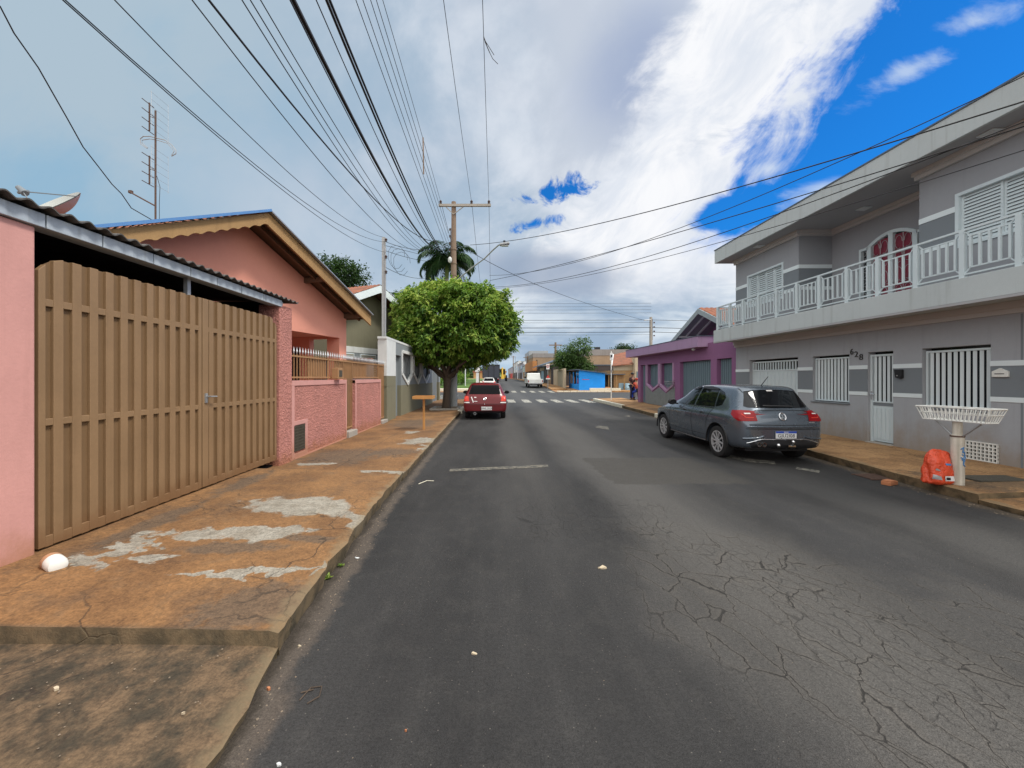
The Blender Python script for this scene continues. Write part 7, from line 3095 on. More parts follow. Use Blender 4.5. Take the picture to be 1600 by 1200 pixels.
# ---- covers, brick, litter
mc = thing('manhole_cover', 'dark rectangular iron cover set in the right pavement', 'manhole cover', (7.1, 5.45, 0.15))
mb = MB()
mb.box(6.72, 7.46, 5.30, 5.62, 0.12, 0.176)
mb.build('plate', m_iron, mc, bevel=0.004)
bk = thing('broken_brick', 'broken terracotta brick lying in the right gutter', 'brick', (PX(1389, 5.75), 5.75, 0))
mb = MB()
bx2 = PX(1389, 5.75)
mb.box(-0.11, 0.11, -0.06, 0.05, 0.0, 0.055)
mb.box(-0.10, 0.06, -0.055, 0.045, 0.056, 0.07)
mb.xform(lambda a, b, c: (bx2 + a * cos(0.4) - b * sin(0.4), 5.75 + a * sin(0.4) + b * cos(0.4), c))
mb.build('brick', m_brick, bk, bevel=0.008)
gd = thing('gutter_grate', 'rusty iron drain grate in the right gutter by the brick', 'drain grate', (6.05, 6.1, 0))
mb = MB()
gx, gy = PX(1365, 6.15), 6.15
for k in range(7):
    mb.box(gx - 0.17 + k * 0.055, gx - 0.145 + k * 0.055, gy - 0.15, gy + 0.15, 0.004, 0.02)
mb.box(gx - 0.20, gx + 0.21, gy - 0.17, gy - 0.15, 0.004, 0.021)
mb.box(gx - 0.20, gx + 0.21, gy + 0.15, gy + 0.17, 0.004, 0.021)
mb.build('grate', m_rust, gd)

jg = thing('plastic_jug', 'soil stained white plastic jug lying at the gate corner', 'jug', (PX(86, 2.85), 2.85, 0.16))
mb = MB()
mb.lathe([(0.0, -0.085), (0.045, -0.083), (0.068, -0.070), (0.076, -0.04), (0.076, 0.05), (0.070, 0.075), (0.072, 0.085), (0.060, 0.11), (0.03, 0.13), (0.0, 0.132)], (0, 0, 0), 'y', 28, cap=False)
mb.xform(lambda a, b, c: (a * cos(1.15) - b * sin(1.15), a * sin(1.15) + b * cos(1.15), c + 0.078 + b * 0.12))
mb.xform(lambda a, b, c: (a * .78, b * .78, c * .78)).build('body', m_jug, jg, smooth=True, world=False)
mb = MB()
mb.lathe([(0.0775, 0.03), (0.0785, 0.04), (0.0785, 0.06), (0.0735, 0.076), (0.0745, 0.086), (0.062, 0.112), (0.032, 0.133), (0.0, 0.136)], (0, 0, 0), 'y', 28, cap=False)
mb.xform(lambda a, b, c: (a * cos(1.15) - b * sin(1.15), a * sin(1.15) + b * cos(1.15), c + 0.078 + b * 0.12))
mb.xform(lambda a, b, c: (a * .78, b * .78, c * .78)).build('soiled_neck', m_jugdirt, jg, smooth=True, world=False)

# grit and small stones collected along both gutters
r = random.Random(77)
mb = MB()


def stone(x, y, z, s):
    i = len(mb.v)
    P8 = []
    for (a, b, c) in ((1, 0, 0), (-1, 0, 0), (0, 1, 0), (0, -1, 0), (0, 0, 1)):
        P8.append((x + a * s * r.uniform(.7, 1.3), y + b * s * r.uniform(.7, 1.3), z + c * s * r.uniform(.5, .9)))
    mb.v += P8
    mb.f += [(i, i + 2, i + 4), (i + 2, i + 1, i + 4), (i + 1, i + 3, i + 4), (i + 3, i, i + 4)]


for k in range(380):
    y = r.uniform(1.2, 9)
    stone(kL(y) + 0.03 + abs(r.gauss(0, 0.07)), y, 0.0, r.uniform(0.002, 0.0075))
for k in range(160):
    y = r.uniform(3.0, 9)
    stone(kR(y) - 0.05 - abs(r.gauss(0, 0.10)), y, 0.0, r.uniform(0.004, 0.012))
for k in range(260):
    y = r.uniform(1.0, 8)
    x = r.uniform(-0.9, 5.8)
    stone(x, y, 0.0, r.uniform(0.0015, 0.0035))
for k in range(120):
    y = r.uniform(1.3, 2.15)
    stone(r.uniform(-3.0, -1.35), y, 0.085, r.uniform(0.002, 0.006))
o = mb.build('grit', mat("pale grit", (0.21, 0.165, 0.12), 0.9, 0.5, 60))
o['kind'] = 'stuff'
for (u, v, z, s, m_, lab) in ((655, 724 + 800, 0, 0, None, None),):
    pass
LIT = [(741, 1022, 0.0, 0.024, m_beige, 'paper_scrap', 'thin scrap of white paper on the asphalt ahead of the camera', 'litter'),
       (436, 1196, 0.0, 0.016, m_offwhite, 'paper_scrap', 'small white paper scrap at the bottom edge of the road', 'litter'),
       (634, 1143, 0.0, 0.008, m_brick, 'dry_leaf', 'tiny orange leaf on dark asphalt near bottom', 'leaf'),
       (468, 1010, 0.0, 0.014, m_beige, 'plastic_scrap', 'crumpled pale plastic scrap in the left gutter', 'litter'),
       (558, 872, 0.0, 0.03, m_offwhite, 'plastic_scrap', 'white plastic scrap lying in left gutter near the weeds', 'litter'),
       (88, 1078, 0.08, 0.02, m_beige, 'pale_stone', 'flat pale stone on the lower left slab', 'stone'),
       (286, 1116, 0.08, 0.012, m_beige, 'pale_stone', 'small white stone on the lower slab near the kerb', 'stone'),
       (420, 1078, 0.0, 0.016, m_brick, 'brick_chip', 'orange brick chip in the left gutter', 'stone'),
       (942, 888, 0.0, 0.06, m_beige, 'pale_stone', 'pale flat stone lodged in a road pothole', 'stone')]
for (u, v, z, s, m_, nm, lab, cat) in LIT:
    s *= 0.6
    X_, Y_ = gp(u, v, z)
    mb = MB()
    n = 9
    c = [(X_ + s * (1 + 0.35 * r.uniform(-1, 1)) * cos(2 * pi * k / n), Y_ + s * 0.6 * (1 + 0.35 * r.uniform(-1, 1)) * sin(2 * pi * k / n)) for k in range(n)]
    mb.prism(c, lambda a, b, d_: (a, b, z + d_ + (0.004 * sin(a * 90) if d_ > 0 else 0)), 0.0, 0.012 if 'stone' in nm or 'chip' in nm else 0.005)
    o = mb.build(nm, m_)
    tag(o, lab, cat)
tw = MB()
for pts in ([(468, 1096), (486, 1076), (503, 1074), (499, 1090), (480, 1101)], [(470, 1084), (490, 1079)]):
    tw.tube([gp(u, v) + (0.006,) for (u, v) in pts], 0.003, 5)
o = tw.build('dry_twig', m_bark)
tag(o, 'dry bent twig lying on the asphalt near the left gutter', 'twig')
tw = MB()
tw.tube([gp(654, 757) + (0.008,), gp(667, 752) + (0.01,), gp(678, 752) + (0.006,)], 0.007, 5)
o = tw.build('dry_twig', m_kerbw)
tag(o, 'pale stick by the left kerb near the driveway edge', 'twig')

# ---- small wooden tray on a post, left pavement
wt = thing('waste_basket', 'orange wooden slatted waste tray on a thin post, left pavement', 'waste basket', (-2.0, 10.95, 0.1))
mb = MB()
mb.box(-2.03, -1.97, 10.92, 10.98, 0.05, 1.0)
mb.build('post', m_orangewood, wt, bevel=0.005)
mb = MB()
for k in range(8):
    mb.box(-2.26 + k * 0.068, -2.22 + k * 0.068, 10.72, 11.18, 1.0, 1.02)
for k in range(7):
    mb.box(-2.27, -1.73, 10.72 + k * 0.073, 10.75 + k * 0.073, 1.021, 1.035)
mb.box(-2.28, -1.72, 10.70, 10.719, 1.0, 1.08)
mb.box(-2.28, -1.72, 11.181, 11.2, 1.0, 1.08)
mb.box(-2.28, -2.262, 10.72, 11.18, 1.0, 1.08)
mb.box(-1.738, -1.72, 10.72, 11.18, 1.0, 1.08)
mb.build('tray', m_orangewood, wt)
# ---- thin wire basket by the purple house
pb = thing('waste_basket', 'thin grey wire waste basket standing before the purple house', 'waste basket', (PX(1052, 18.0), 18.0, 0.18))
X_ = PX(1056, 18.0)
mb = MB()
mb.tube([(X_, 18, 0.1), (X_, 18, 1.15)], 0.03, 8)
mb.build('post', m_galv, pb, smooth=True)
mb = MB()
for z, hx in ((1.15, 0.32), (1.3, 0.38), (1.42, 0.42)):
    c = [(X_ - hx, 17.75, z), (X_ + hx, 17.75, z), (X_ + hx, 18.25, z), (X_ - hx, 18.25, z)]
    for p, q in zip(c, c[1:] + c[:1]):
        mb.tube([p, q], 0.012, 5)
for k in range(11):
    f = -1 + 2 * k / 10
    for y in (17.75, 18.25):
        mb.tube([(X_ + f * 0.32, y, 1.15), (X_ + f * 0.42, y, 1.42)], 0.008, 4)
    mb.tube([(X_ + f * 0.32, 17.75, 1.15), (X_ + f * 0.32, 18.25, 1.15)], 0.008, 4)
mb.build('basket', m_galv, pb)

# ---- signs
cs = thing('street_sign', 'thin pale post with edge-on street name plates at near right corner', 'street sign', (PX(955, 24.6), 24.6, 0.14))
X_ = PX(955, 24.6)
mb = MB()
mb.tube([(X_, 24.6, 0.05), (X_, 24.6, 3.3)], 0.035, 8)
mb.build('post', m_basket_w, cs, smooth=True)
MB().box(X_ - 0.09, X_ + 0.09, 24.57, 24.55, 2.72, 3.18).build('plate', m_plate, cs)
mb = MB()
mb.box(X_ - 0.05, X_ + 0.05, 24.53, 24.549, 2.9, 3.05)
mb.build('symbol', m_ink, cs)
MB().box(X_ - 0.05, X_ + 0.05, 24.57, 24.55, 1.95, 2.10).build('plate', m_galv, cs)
ws = thing('street_sign', 'square white sign on a pale post beyond the crossing, left side', 'street sign', (PX(746, 46.5), 46.5, 0.2))
X_ = PX(746, 46.5)
mb = MB()
mb.box(X_ - 0.17, X_ + 0.17, 46.45, 46.6, 0.1, 2.2)
mb.build('post', m_offwhite, ws)
MB().box(X_ - 0.06, X_ + 0.06, 46.47, 46.57, 2.201, 2.6).build('stem', m_galv, ws)
MB().box(X_ - 0.30, X_ + 0.30, 46.40, 46.449, 2.3, 3.0).build('board', m_plate, ws, bevel=0.01)
lp = thing('lamp_post', 'slim white lamp post with twin globes in the square', 'lamp post', (PX(727, 50), 50, 0.4))
X_ = PX(727, 50)
mb = MB()
mb.tube([(X_, 50, 0.2), (X_, 50, 3.2)], 0.07, 8)
mb.build('post', m_offwhite, lp, smooth=True)
gpz = thing('lamp_post', 'small twin globe lamp beside the grey pole sleeve', 'lamp post', (PX(715, 54), 54, 0.4))
X_ = PX(715, 54)
mb = MB()
mb.tube([(X_, 54, 0.2), (X_, 54, 2.6)], 0.05, 8)
mb.build('post', m_galv, gpz, smooth=True)
for s in (-1, 1):
    mb = MB()
    mb.ball((X_ + s * 0.14, 54, 2.7), 0.14, 0.14, 0.14)
    mb.build('globe', m_offwhite, gpz, smooth=True)
ps = thing('street_sign', 'red rimmed square parking sign on a thin post past the pickup', 'street sign', (PX(856, 49), 49, 0.4))
X_ = PX(856, 49)
mb = MB()
mb.tube([(X_, 49, 0.2), (X_, 49, 3.3)], 0.035, 8)
mb.build('post', m_galv, ps, smooth=True)
pp = MB().box(X_ - 0.2, X_ + 0.2, 48.93, 48.96, 2.65, 3.35).build('board', m_plate, ps)
mb = MB()
ring = [(X_ + 0.15 * cos(a), 48.925, 3.05 + 0.15 * sin(a)) for a in frange(0, 2 * pi, 0.25)]
mb.tube(ring, 0.03, 5)
mb.build('ring', m_signred, pp)
tm = text_mesh("E", 0.26, 0.005)
tm.xform(lambda a, b, c: (X_ + a, 48.92 - c, 3.05 + b)).build('letter', m_ink, pp)
s2 = thing('street_sign', 'low red and white triangular sign under the parking sign', 'street sign', (X_ - 0.06, 48.6, 0.4))
mb = MB()
mb.prism([(X_ - 0.28, 1.55), (X_ + 0.22, 1.55), (X_ - 0.03, 1.95)], lambda a, b, d_: (a, 48.6 + d_, b), 0, 0.03)
mb.build('board', m_signred, s2)
mb = MB()
mb.box(X_ - 0.30, X_ + 0.24, 48.59, 48.62, 1.38, 1.53)
mb.build('plate', m_offwhite, s2)
mb = MB()
mb.tube([(X_ - 0.03, 48.65, 0.2), (X_ - 0.03, 48.65, 1.6)], 0.03, 6)
mb.build('post', m_galv, s2)
for (u, Y, h, lab) in ((805, 118, 7.0, 'thin grey pole far down the right pavement'), (812, 96, 5.0, 'slim sign pole with white disc far down the right pavement'), (820, 78, 4.2, 'slim sign pole near the pickup cab')):
    X_ = PX(u, Y)
    t_ = thing('street_pole', lab, 'pole', (X_, Y, road_z(Y)))
    mb = MB()
    mb.tube([(X_, Y, road_z(Y)), (X_, Y, road_z(Y) + h)], 0.07, 8)
    mb.build('shaft', m_galv, t_, smooth=True)
    if h < 6:
        mb = MB()
        mb.lathe([(0.0, 0), (0.32, 0.0), (0.32, 0.03), (0.0, 0.03)], (X_, Y - 0.1, road_z(Y) + h - 0.3), 'y', 16)
        mb.build('disc', m_plate, t_)
for (u, Y, v, lab) in ((868, 58, 535, 'dark weathered pole beside the shack tree'), (802, 150, 556, 'distant pole at far end of right facades'), (824, 95, 556, 'distant pole above the orange shop front')):
    X_ = PX(u, Y)
    t_ = thing('utility_pole', lab, 'utility pole', (X_, Y, road_z(Y)))
    mb = MB()
    mb.tube([(X_, Y, road_z(Y)), (X_, Y, PZ(v, Y))], [0.2, 0.15], 10)
    mb.build('shaft', m_polewood, t_, smooth=True)
    mb = MB()
    mb.box(X_ - 1.0, X_ + 1.0, Y - 0.2, Y - 0.1, PZ(v, Y) - 0.5, PZ(v, Y) - 0.35)
    mb.build('crossarm', m_polewood, t_)


# ================================================================== beyond the crossing, right side
# blue shack
bs = thing('shack', 'bright blue boarded snack shack with flat roof on the far corner', 'shack', (11, 46, 0))
mb = MB()
XA, XB, YA, YB = 9.75, 12.7, 44.0, 50.0
zt0, zt1 = 2.45, 2.05
mb.prism([(XA, 0.0), (XB, 0.25), (XB, zt1), (XA, zt0)], lambda a, b, d_: (a, YA + d_, b), 0, 0.08)
mb.box(XB - 0.08, XB, YA + 0.081, YB, 0, zt1)
mb.box(XA, XA + 0.08, YA + 0.081, YB, 0, 0.85)
for y in (YA + 0.081, 45.3, 47.2, YB - 0.4):
    mb.box(XA + 0.001, XA + 0.09, y, y + 0.28, 0.851, 2.3)
mb.build('wall', m_bluewall, bs)
MB().box(XA + 0.5, XB - 0.1, YB - 0.2, YB, 0, 2.2).build('back_wall', m_shopdark, bs)
MB().box(XA + 1.2, XA + 1.25, YA + 0.3, YB - 0.3, 0, 2.2).build('inner_wall', m_shopdark, bs)
mb = MB()
mb.prism([(XA - 0.35, zt0 + 0.04), (XB + 0.15, zt1 + 0.02), (XB + 0.15, zt1 + 0.10), (XA - 0.35, zt0 + 0.12)], lambda a, b, d_: (a, YA - 0.25 + d_, b), 0, 6.5)
mb.build('roof', m_metalroof, bs)
mb = MB()
mb.box(10.1, 10.9, YA - 0.012, YA - 0.001, 1.35, 1.41)
mb.build('painted_stroke', m_signred, bs)
for (y0, y1, m_, z0, z1) in ((45.7, 46.6, m_signred, 0.9, 1.5), (47.6, 48.6, m_orange_sign, 0.9, 1.7), (45.65, 46.9, m_offwhite, 1.9, 2.15)):
    MB().box(XA + 0.25, XA + 0.3, y0, y1, z0, z1).build('notice', m_, bs)
wl_ = thing('low_wall', 'low whitewashed stub wall in front of the blue shack', 'wall', (12, 43.3, 0))
MB().box(10.8, 14.3, 43.3, 43.5, 0.0, 0.42).build('wall', m_kerbw, wl_, bevel=0.02)
# lean-to beside the shack
ln_ = thing('lean_to', 'rough lean-to stall with dark roof and posts beside the shack', 'stall', (13.6, 45.5, 0))
MB().box(12.75, 15.2, 44.4, 47.5, 1.95, 2.03).build('roof', m_metalroof, ln_)
for x in (13.3, 14.2, 15.1):
    MB().box(x - 0.04, x + 0.04, 44.5, 44.58, 0.1, 1.95).build('post', m_wood, ln_)
MB().box(12.75, 15.1, 47.3, 47.4, 0.1, 1.95).build('back_panel', m_brownwall, ln_)
MB().box(14.6, 15.15, 44.9, 45.6, 0.1, 0.95).build('counter', m_paleblue, ln_, bevel=0.02)
for (x, y, m_, lab, s) in ((15.5, 44.6, m_paleblue, 'pale blue plastic drum beside the lean-to stall', 0.32), (13.0, 44.1, m_orange_sign, 'orange crate in front of the lean-to stall', 0.3)):
    t_ = thing('drum' if 'drum' in lab else 'crate', lab, 'drum' if 'drum' in lab else 'crate', (x, y, 0.1))
    mb = MB()
    if 'drum' in lab:
        mb.lathe([(0.0, 0), (s, 0.0), (s, 0.3), (s * 1.04, 0.32), (s, 0.34), (s, 0.8), (s * 0.9, 0.84), (0, 0.84)], (x, y, 0.1), 'z', 18)
        mb.build('body', m_, t_, smooth=True)
    else:
        for k in range(3):
            mb.box(x - s, x + s, y - s, y + s, 0.1 + k * 0.15, 0.2 + k * 0.15)
        mb.box(x - s * 0.95, x + s * 0.95, y - s * 0.95, y + s * 0.95, 0.1, 0.52)
        mb.build('body', m_, t_)

# ochre block house with terracotta roof
oh = thing('block_house', 'ochre block house with terracotta roof across the side street', 'house', (17, 46, 0))
mb = MB()
hx0, hx1, hy = PX(959, 45), PX(1000, 45) + 8, 45.0
mb.box(hx0, hx1, hy, hy + 0.2, 0, 2.45)
mb.box(hx0, hx0 + 0.2, hy + 0.2, hy + 7, 0, 2.45)
mb.build('wall', m_block, oh)
MB().box(hx0, hx1, hy - 0.01, hy + 0.2, 2.451, 3.05).build('upper_wall', m_beige, oh)
gx = PX(988, 45)
mb = MB()
mb.prism([(gx, 0.0), (gx + 4, 0.0), (gx + 4, 5.2), (gx + 1.6, 5.2), (gx, 3.9)], lambda a, b, d_: (a, hy - 0.9 + d_, b), 0, 0.85)
mb.build('cream_wall', m_beige, oh)
MB().box(gx + 0.15, gx + 1.2, hy - 0.93, hy - 0.901, 0.1, 2.3).build('gate', m_bluegate, oh)
mb = MB()
tile_rows(0, 3.05, 4.2, 4.3, -0.4, 0.1, MB())
mb.quad((hx0 - 0.4, hy - 0.45, 3.0), (gx - 0.02, hy - 0.45, 3.25), (gx + 1.0, hy + 5, 5.0), (hx0 + 1.5, hy + 5, 4.6))
mb.quad((hx0 - 0.4, hy - 0.45, 2.9), (hx0 + 1.5, hy + 5, 4.5), (gx + 1.0, hy + 5, 4.9), (gx - 0.02, hy - 0.45, 3.15))
mb.quad((hx0 - 0.4, hy - 0.45, 2.9), (gx - 0.02, hy - 0.45, 3.15), (gx - 0.02, hy - 0.45, 3.25), (hx0 - 0.4, hy - 0.45, 3.0))
mb.build('roof', m_tile, oh)
mb = MB()
mb.beam((hx0 - 0.42, hy - 0.5, 3.03), (hx0 + 1.48, hy + 5, 4.63), 0.18, 0.08)
mb.build('roof_edge', m_offwhite, oh)

# tall brown wall / warehouse behind
tw_ = thing('warehouse', 'tall blank brown stained warehouse wall behind the shack tree', 'warehouse', (20, 66, 0))
mb = MB()
wx0, wx1, wy = PX(915, 66), PX(1010, 66), 66.0
mb.box(wx0, wx1, wy, wy + 14, 0, 5.4)
mb.build('wall', m_brownwall, tw_)
MB().box(wx0 - 0.05, wx1, wy - 0.05, wy + 14, 5.401, 6.45).build('parapet', m_greycap, tw_)
MB().box(PX(932, 66), PX(939, 66), wy + 0.5, wy + 1.5, 6.451, 6.9).build('vent', m_black, tw_)
w2 = thing('warehouse', 'brown flat topped building with dark parapet behind the orange shop', 'warehouse', (12, 84, 0))
mb = MB()
mb.box(PX(833, 84), PX(871, 84), 84, 100, 0, 6.0)
mb.build('wall', m_brownwall, w2)
MB().box(PX(832.5, 84), PX(871, 84), 83.95, 100, 6.001, 6.9).build('parapet', m_greycap, w2)
MB().box(PX(838, 84), PX(839.5, 84), 83.9, 83.949, 1, 5.5).build('wall_strip', m_black, w2)

# facades along the right kerb after the crossing
XF = 8.75


def facade(name, label, cat, y0, y1, h, wallm, features, roofm=m_metalroof, depth=9.0):
    t_ = thing(name, label, cat, (XF, y0, 0))
    mb = MB()
    mb.box(XF, XF + depth, y0, y1, -0.1, h)
    mb.build('wall', wallm, t_)
    for (nm, a, b, z0, z1, m_, pr) in features:
        MB().box(XF - pr, XF - 0.001, a, b, z0, z1).build(nm, m_, t_)
    MB().box(XF - 0.15, XF + depth, y0 - 0.05, y1 + 0.05, h + 0.001, h + 0.14).build('roof', roofm, t_)
    return t_


gwall = thing('gate_wall', 'beige wall with ribbed sheet gate next to the blue shack', 'wall', (XF, 52, 0))
mb = MB()
wall_grid(mb, 47.8, 56.6, 0, 2.75, 0.2, [(48.9, 53.2, 0.2, 2.55)], lambda a, d_, z: (XF + d_, a, z))
mb.build('wall', m_beige, gwall)
mb = MB()
mb.box(XF + 0.1, XF + 0.13, 48.9, 53.2, 0.2, 2.55)
for k in range(12):
    mb.box(XF + 0.07, XF + 0.1, 49.0 + k * 0.35, 49.18 + k * 0.35, 0.25, 2.5)
mb.build('gate', m_beige_gate, gwall)
facade('shop', 'shop with dark slate canopy right after the beige gate', 'shop', 57.0, 78.0, 3.4, m_shopdark,
       [('shutter', 59, 62, 0.4, 2.9, m_brownwall, 0.02), ('doorway', 63, 66, 0.4, 2.8, m_black, 0.02), ('shutter', 67.5, 71, 0.5, 2.8, m_paleblue, 0.02), ('sign_board', 66.8, 73, 2.85, 3.35, m_beige, 0.06), ('shutter', 72.5, 76, 0.5, 2.8, m_bluegrey, 0.02)])
cn = thing('canopy', 'dark slate pitched metal canopy above the shop after the gate', 'canopy', (XF, 66, 3.6))
mb = MB()
mb.prism([(XF - 1.1, 3.25), (XF + 4.5, 5.2), (XF + 4.5, 5.05), (XF - 1.1, 3.1)], lambda a, b, d_: (a, 58 + d_, b + 0.4), 0, 18)
mb.build('sheet', m_metalroof, cn)
facade('shop', 'orange brick fronted shop with projecting box sign', 'shop', 78.5, 99.0, 3.9, m_shopdark,
       [('sign_box', 78.3, 99, 3.0, 5.0, m_orange_sign, 0.9), ('shutter', 80, 84, 0.6, 2.8, m_bluegrey, 0.02), ('doorway', 86, 89, 0.6, 2.8, m_black, 0.02), ('shutter', 91, 97, 0.6, 2.8, m_galv, 0.02)])
facade('shop', 'shop front with pale teal awning wall, beyond the orange one', 'shop', 99.5, 117, 4.9, m_teal,
       [('shutter', 101, 107, 0.9, 3.2, m_black, 0.02), ('window', 109, 115, 1.4, 3.2, m_win_dark, 0.02)])
facade('shop', 'tall mauve grey street front halfway down the far row', 'shop', 117.5, 142, 6.2, m_mauvegrey,
       [('window', 119, 123, 4.0, 5.4, m_win_dark, 0.02), ('window', 126, 130, 4.0, 5.4, m_win_dark, 0.02), ('window', 134, 138, 4.0, 5.4, m_win_dark, 0.02), ('doorway', 120, 138, 1.0, 3.2, m_shopdark, 0.02)])
facade('shop', 'white two storey front near the far end of the row', 'shop', 142.5, 178, 7.6, m_offwhite,
       [('window', 146, 151, 4.6, 6.2, m_win_dark, 0.02), ('window', 156, 161, 4.6, 6.2, m_win_dark, 0.02), ('window', 167, 172, 4.6, 6.2, m_win_dark, 0.02), ('doorway', 146, 172, 1.0, 3.6, m_shopdark, 0.02)])
facade('shop', 'dim grey front closing the far right row', 'shop', 178.5, 240, 6.6, m_mauvegrey,
       [('doorway', 182, 200, 1.0, 3.6, m_signred, 0.3), ('doorway', 206, 220, 1.0, 3.6, m_shopdark, 0.02), ('sign_board', 204, 222, 3.8, 4.8, m_beige, 0.1)])
b9 = thing('apartment_building', 'plain grey building end rising above the far shops', 'building', (14, 112, 0))
MB().box(XF + 1.5, XF + 7, 112, 128, 0, 9.4).build('wall', m_galv, b9)
b8 = thing('end_building', 'ochre low buildings closing the far end of the street', 'building', (0, 262, 0))
MB().box(-14, 8, 262, 275, 0, 5.0).build('wall', m_ochre_wall, b8)
MB().box(-14.5, 8.5, 261.5, 275.5, 5.001, 6.2).build('roof', m_tile, b8)
MB().box(-3, 0, 261.8, 261.99, 1.2, 3.8).build('doorway', m_shopdark, b8)

# wooded horizon all round
L = Leaves(909)
r = L.r
for k in range(900):
    a = r.uniform(0.0, 2 * pi)
    R_ = r.uniform(300, 420)
    p = Vector((sin(a) * R_, cos(a) * R_, 0))
    if abs(p.x) < 12 and p.y > 0:
        continue
    hgt_ = 4 + 4 * noise.noise(Vector((p.x * 0.012, p.y * 0.012, 2))) + r.uniform(0, 3)
    for q in range(5):
        L.spray(p + Vector((r.uniform(-6, 6), r.uniform(-6, 6), max(0.5, hgt_ - q * 1.8))), Vector((0, 0, 1)), 3.5, 6, 4.0, 3.0, 0.45 + r.gauss(0, .15), 0.1)
par = None
V_ = L.V
me = bpy.data.meshes.new('far_wood')
me.from_pydata(V_, [], L.F)
a_ = me.attributes.new('tint', 'FLOAT', 'FACE')
a_.data.foreach_set('value', L.T)
me.materials.append(m_leaf_dark)
o = bpy.data.objects.new('far_wood', me)
COL.objects.link(o)
o['kind'] = 'stuff'


# ================================================================== people on the near right corner
def skin_mesh(name, joints, edges, radii, material, parent, sub=2):
    me = bpy.data.meshes.new(name)
    me.from_pydata(joints, edges, [])
    o = bpy.data.objects.new(name, me)
    COL.objects.link(o)
    md = o.modifiers.new('skin', 'SKIN')
    md.use_smooth_shade = True
    for i, rr_ in enumerate(radii):
        me.skin_vertices[0].data[i].radius = (rr_, rr_ * 0.85) if not hasattr(rr_, '__len__') else rr_
    me.skin_vertices[0].data[0].use_root = True
    s = o.modifiers.new('sub', 'SUBSURF')
    s.levels = sub
    s.render_levels = sub
    m2 = eval_mesh(o)
    o.modifiers.clear()
    o.data = m2
    m2.materials.clear()
    m2.materials.append(material)
    m2.polygons.foreach_set('use_smooth', [True] * len(m2.polygons))
    o.parent = parent
    return o


def hand_pts(base, d, side, J, E, R_, root):
    """five short finger chains from the wrist point"""
    base, d, side = Vector(base), Vector(d).normalized(), Vector(side).normalized()
    palm = base + d * 0.075
    J.append(tuple(palm)); R_.append(0.030); E.append((root, len(J) - 1))
    pi_ = len(J) - 1
    for k, (off, ln) in enumerate(((-0.030, 0.070), (-0.010, 0.082), (0.010, 0.078), (0.030, 0.060))):
        a = palm + side * off + d * 0.02
        b = a + d * ln * 0.55
        c = b + d * ln * 0.35 + d.cross(side).normalized() * 0.02
        i = len(J)
        J.extend([tuple(a), tuple(b), tuple(c)]); R_.extend([0.010, 0.009, 0.007])
        E.extend([(pi_, i), (i, i + 1), (i + 1, i + 2)])
    a = base + d * 0.03 - side * 0.035
    b = a - side * 0.025 + d * 0.035
    i = len(J)
    J.extend([tuple(a), tuple(b)]); R_.extend([0.011, 0.009])
    E.extend([(root, i), (i, i + 1)])


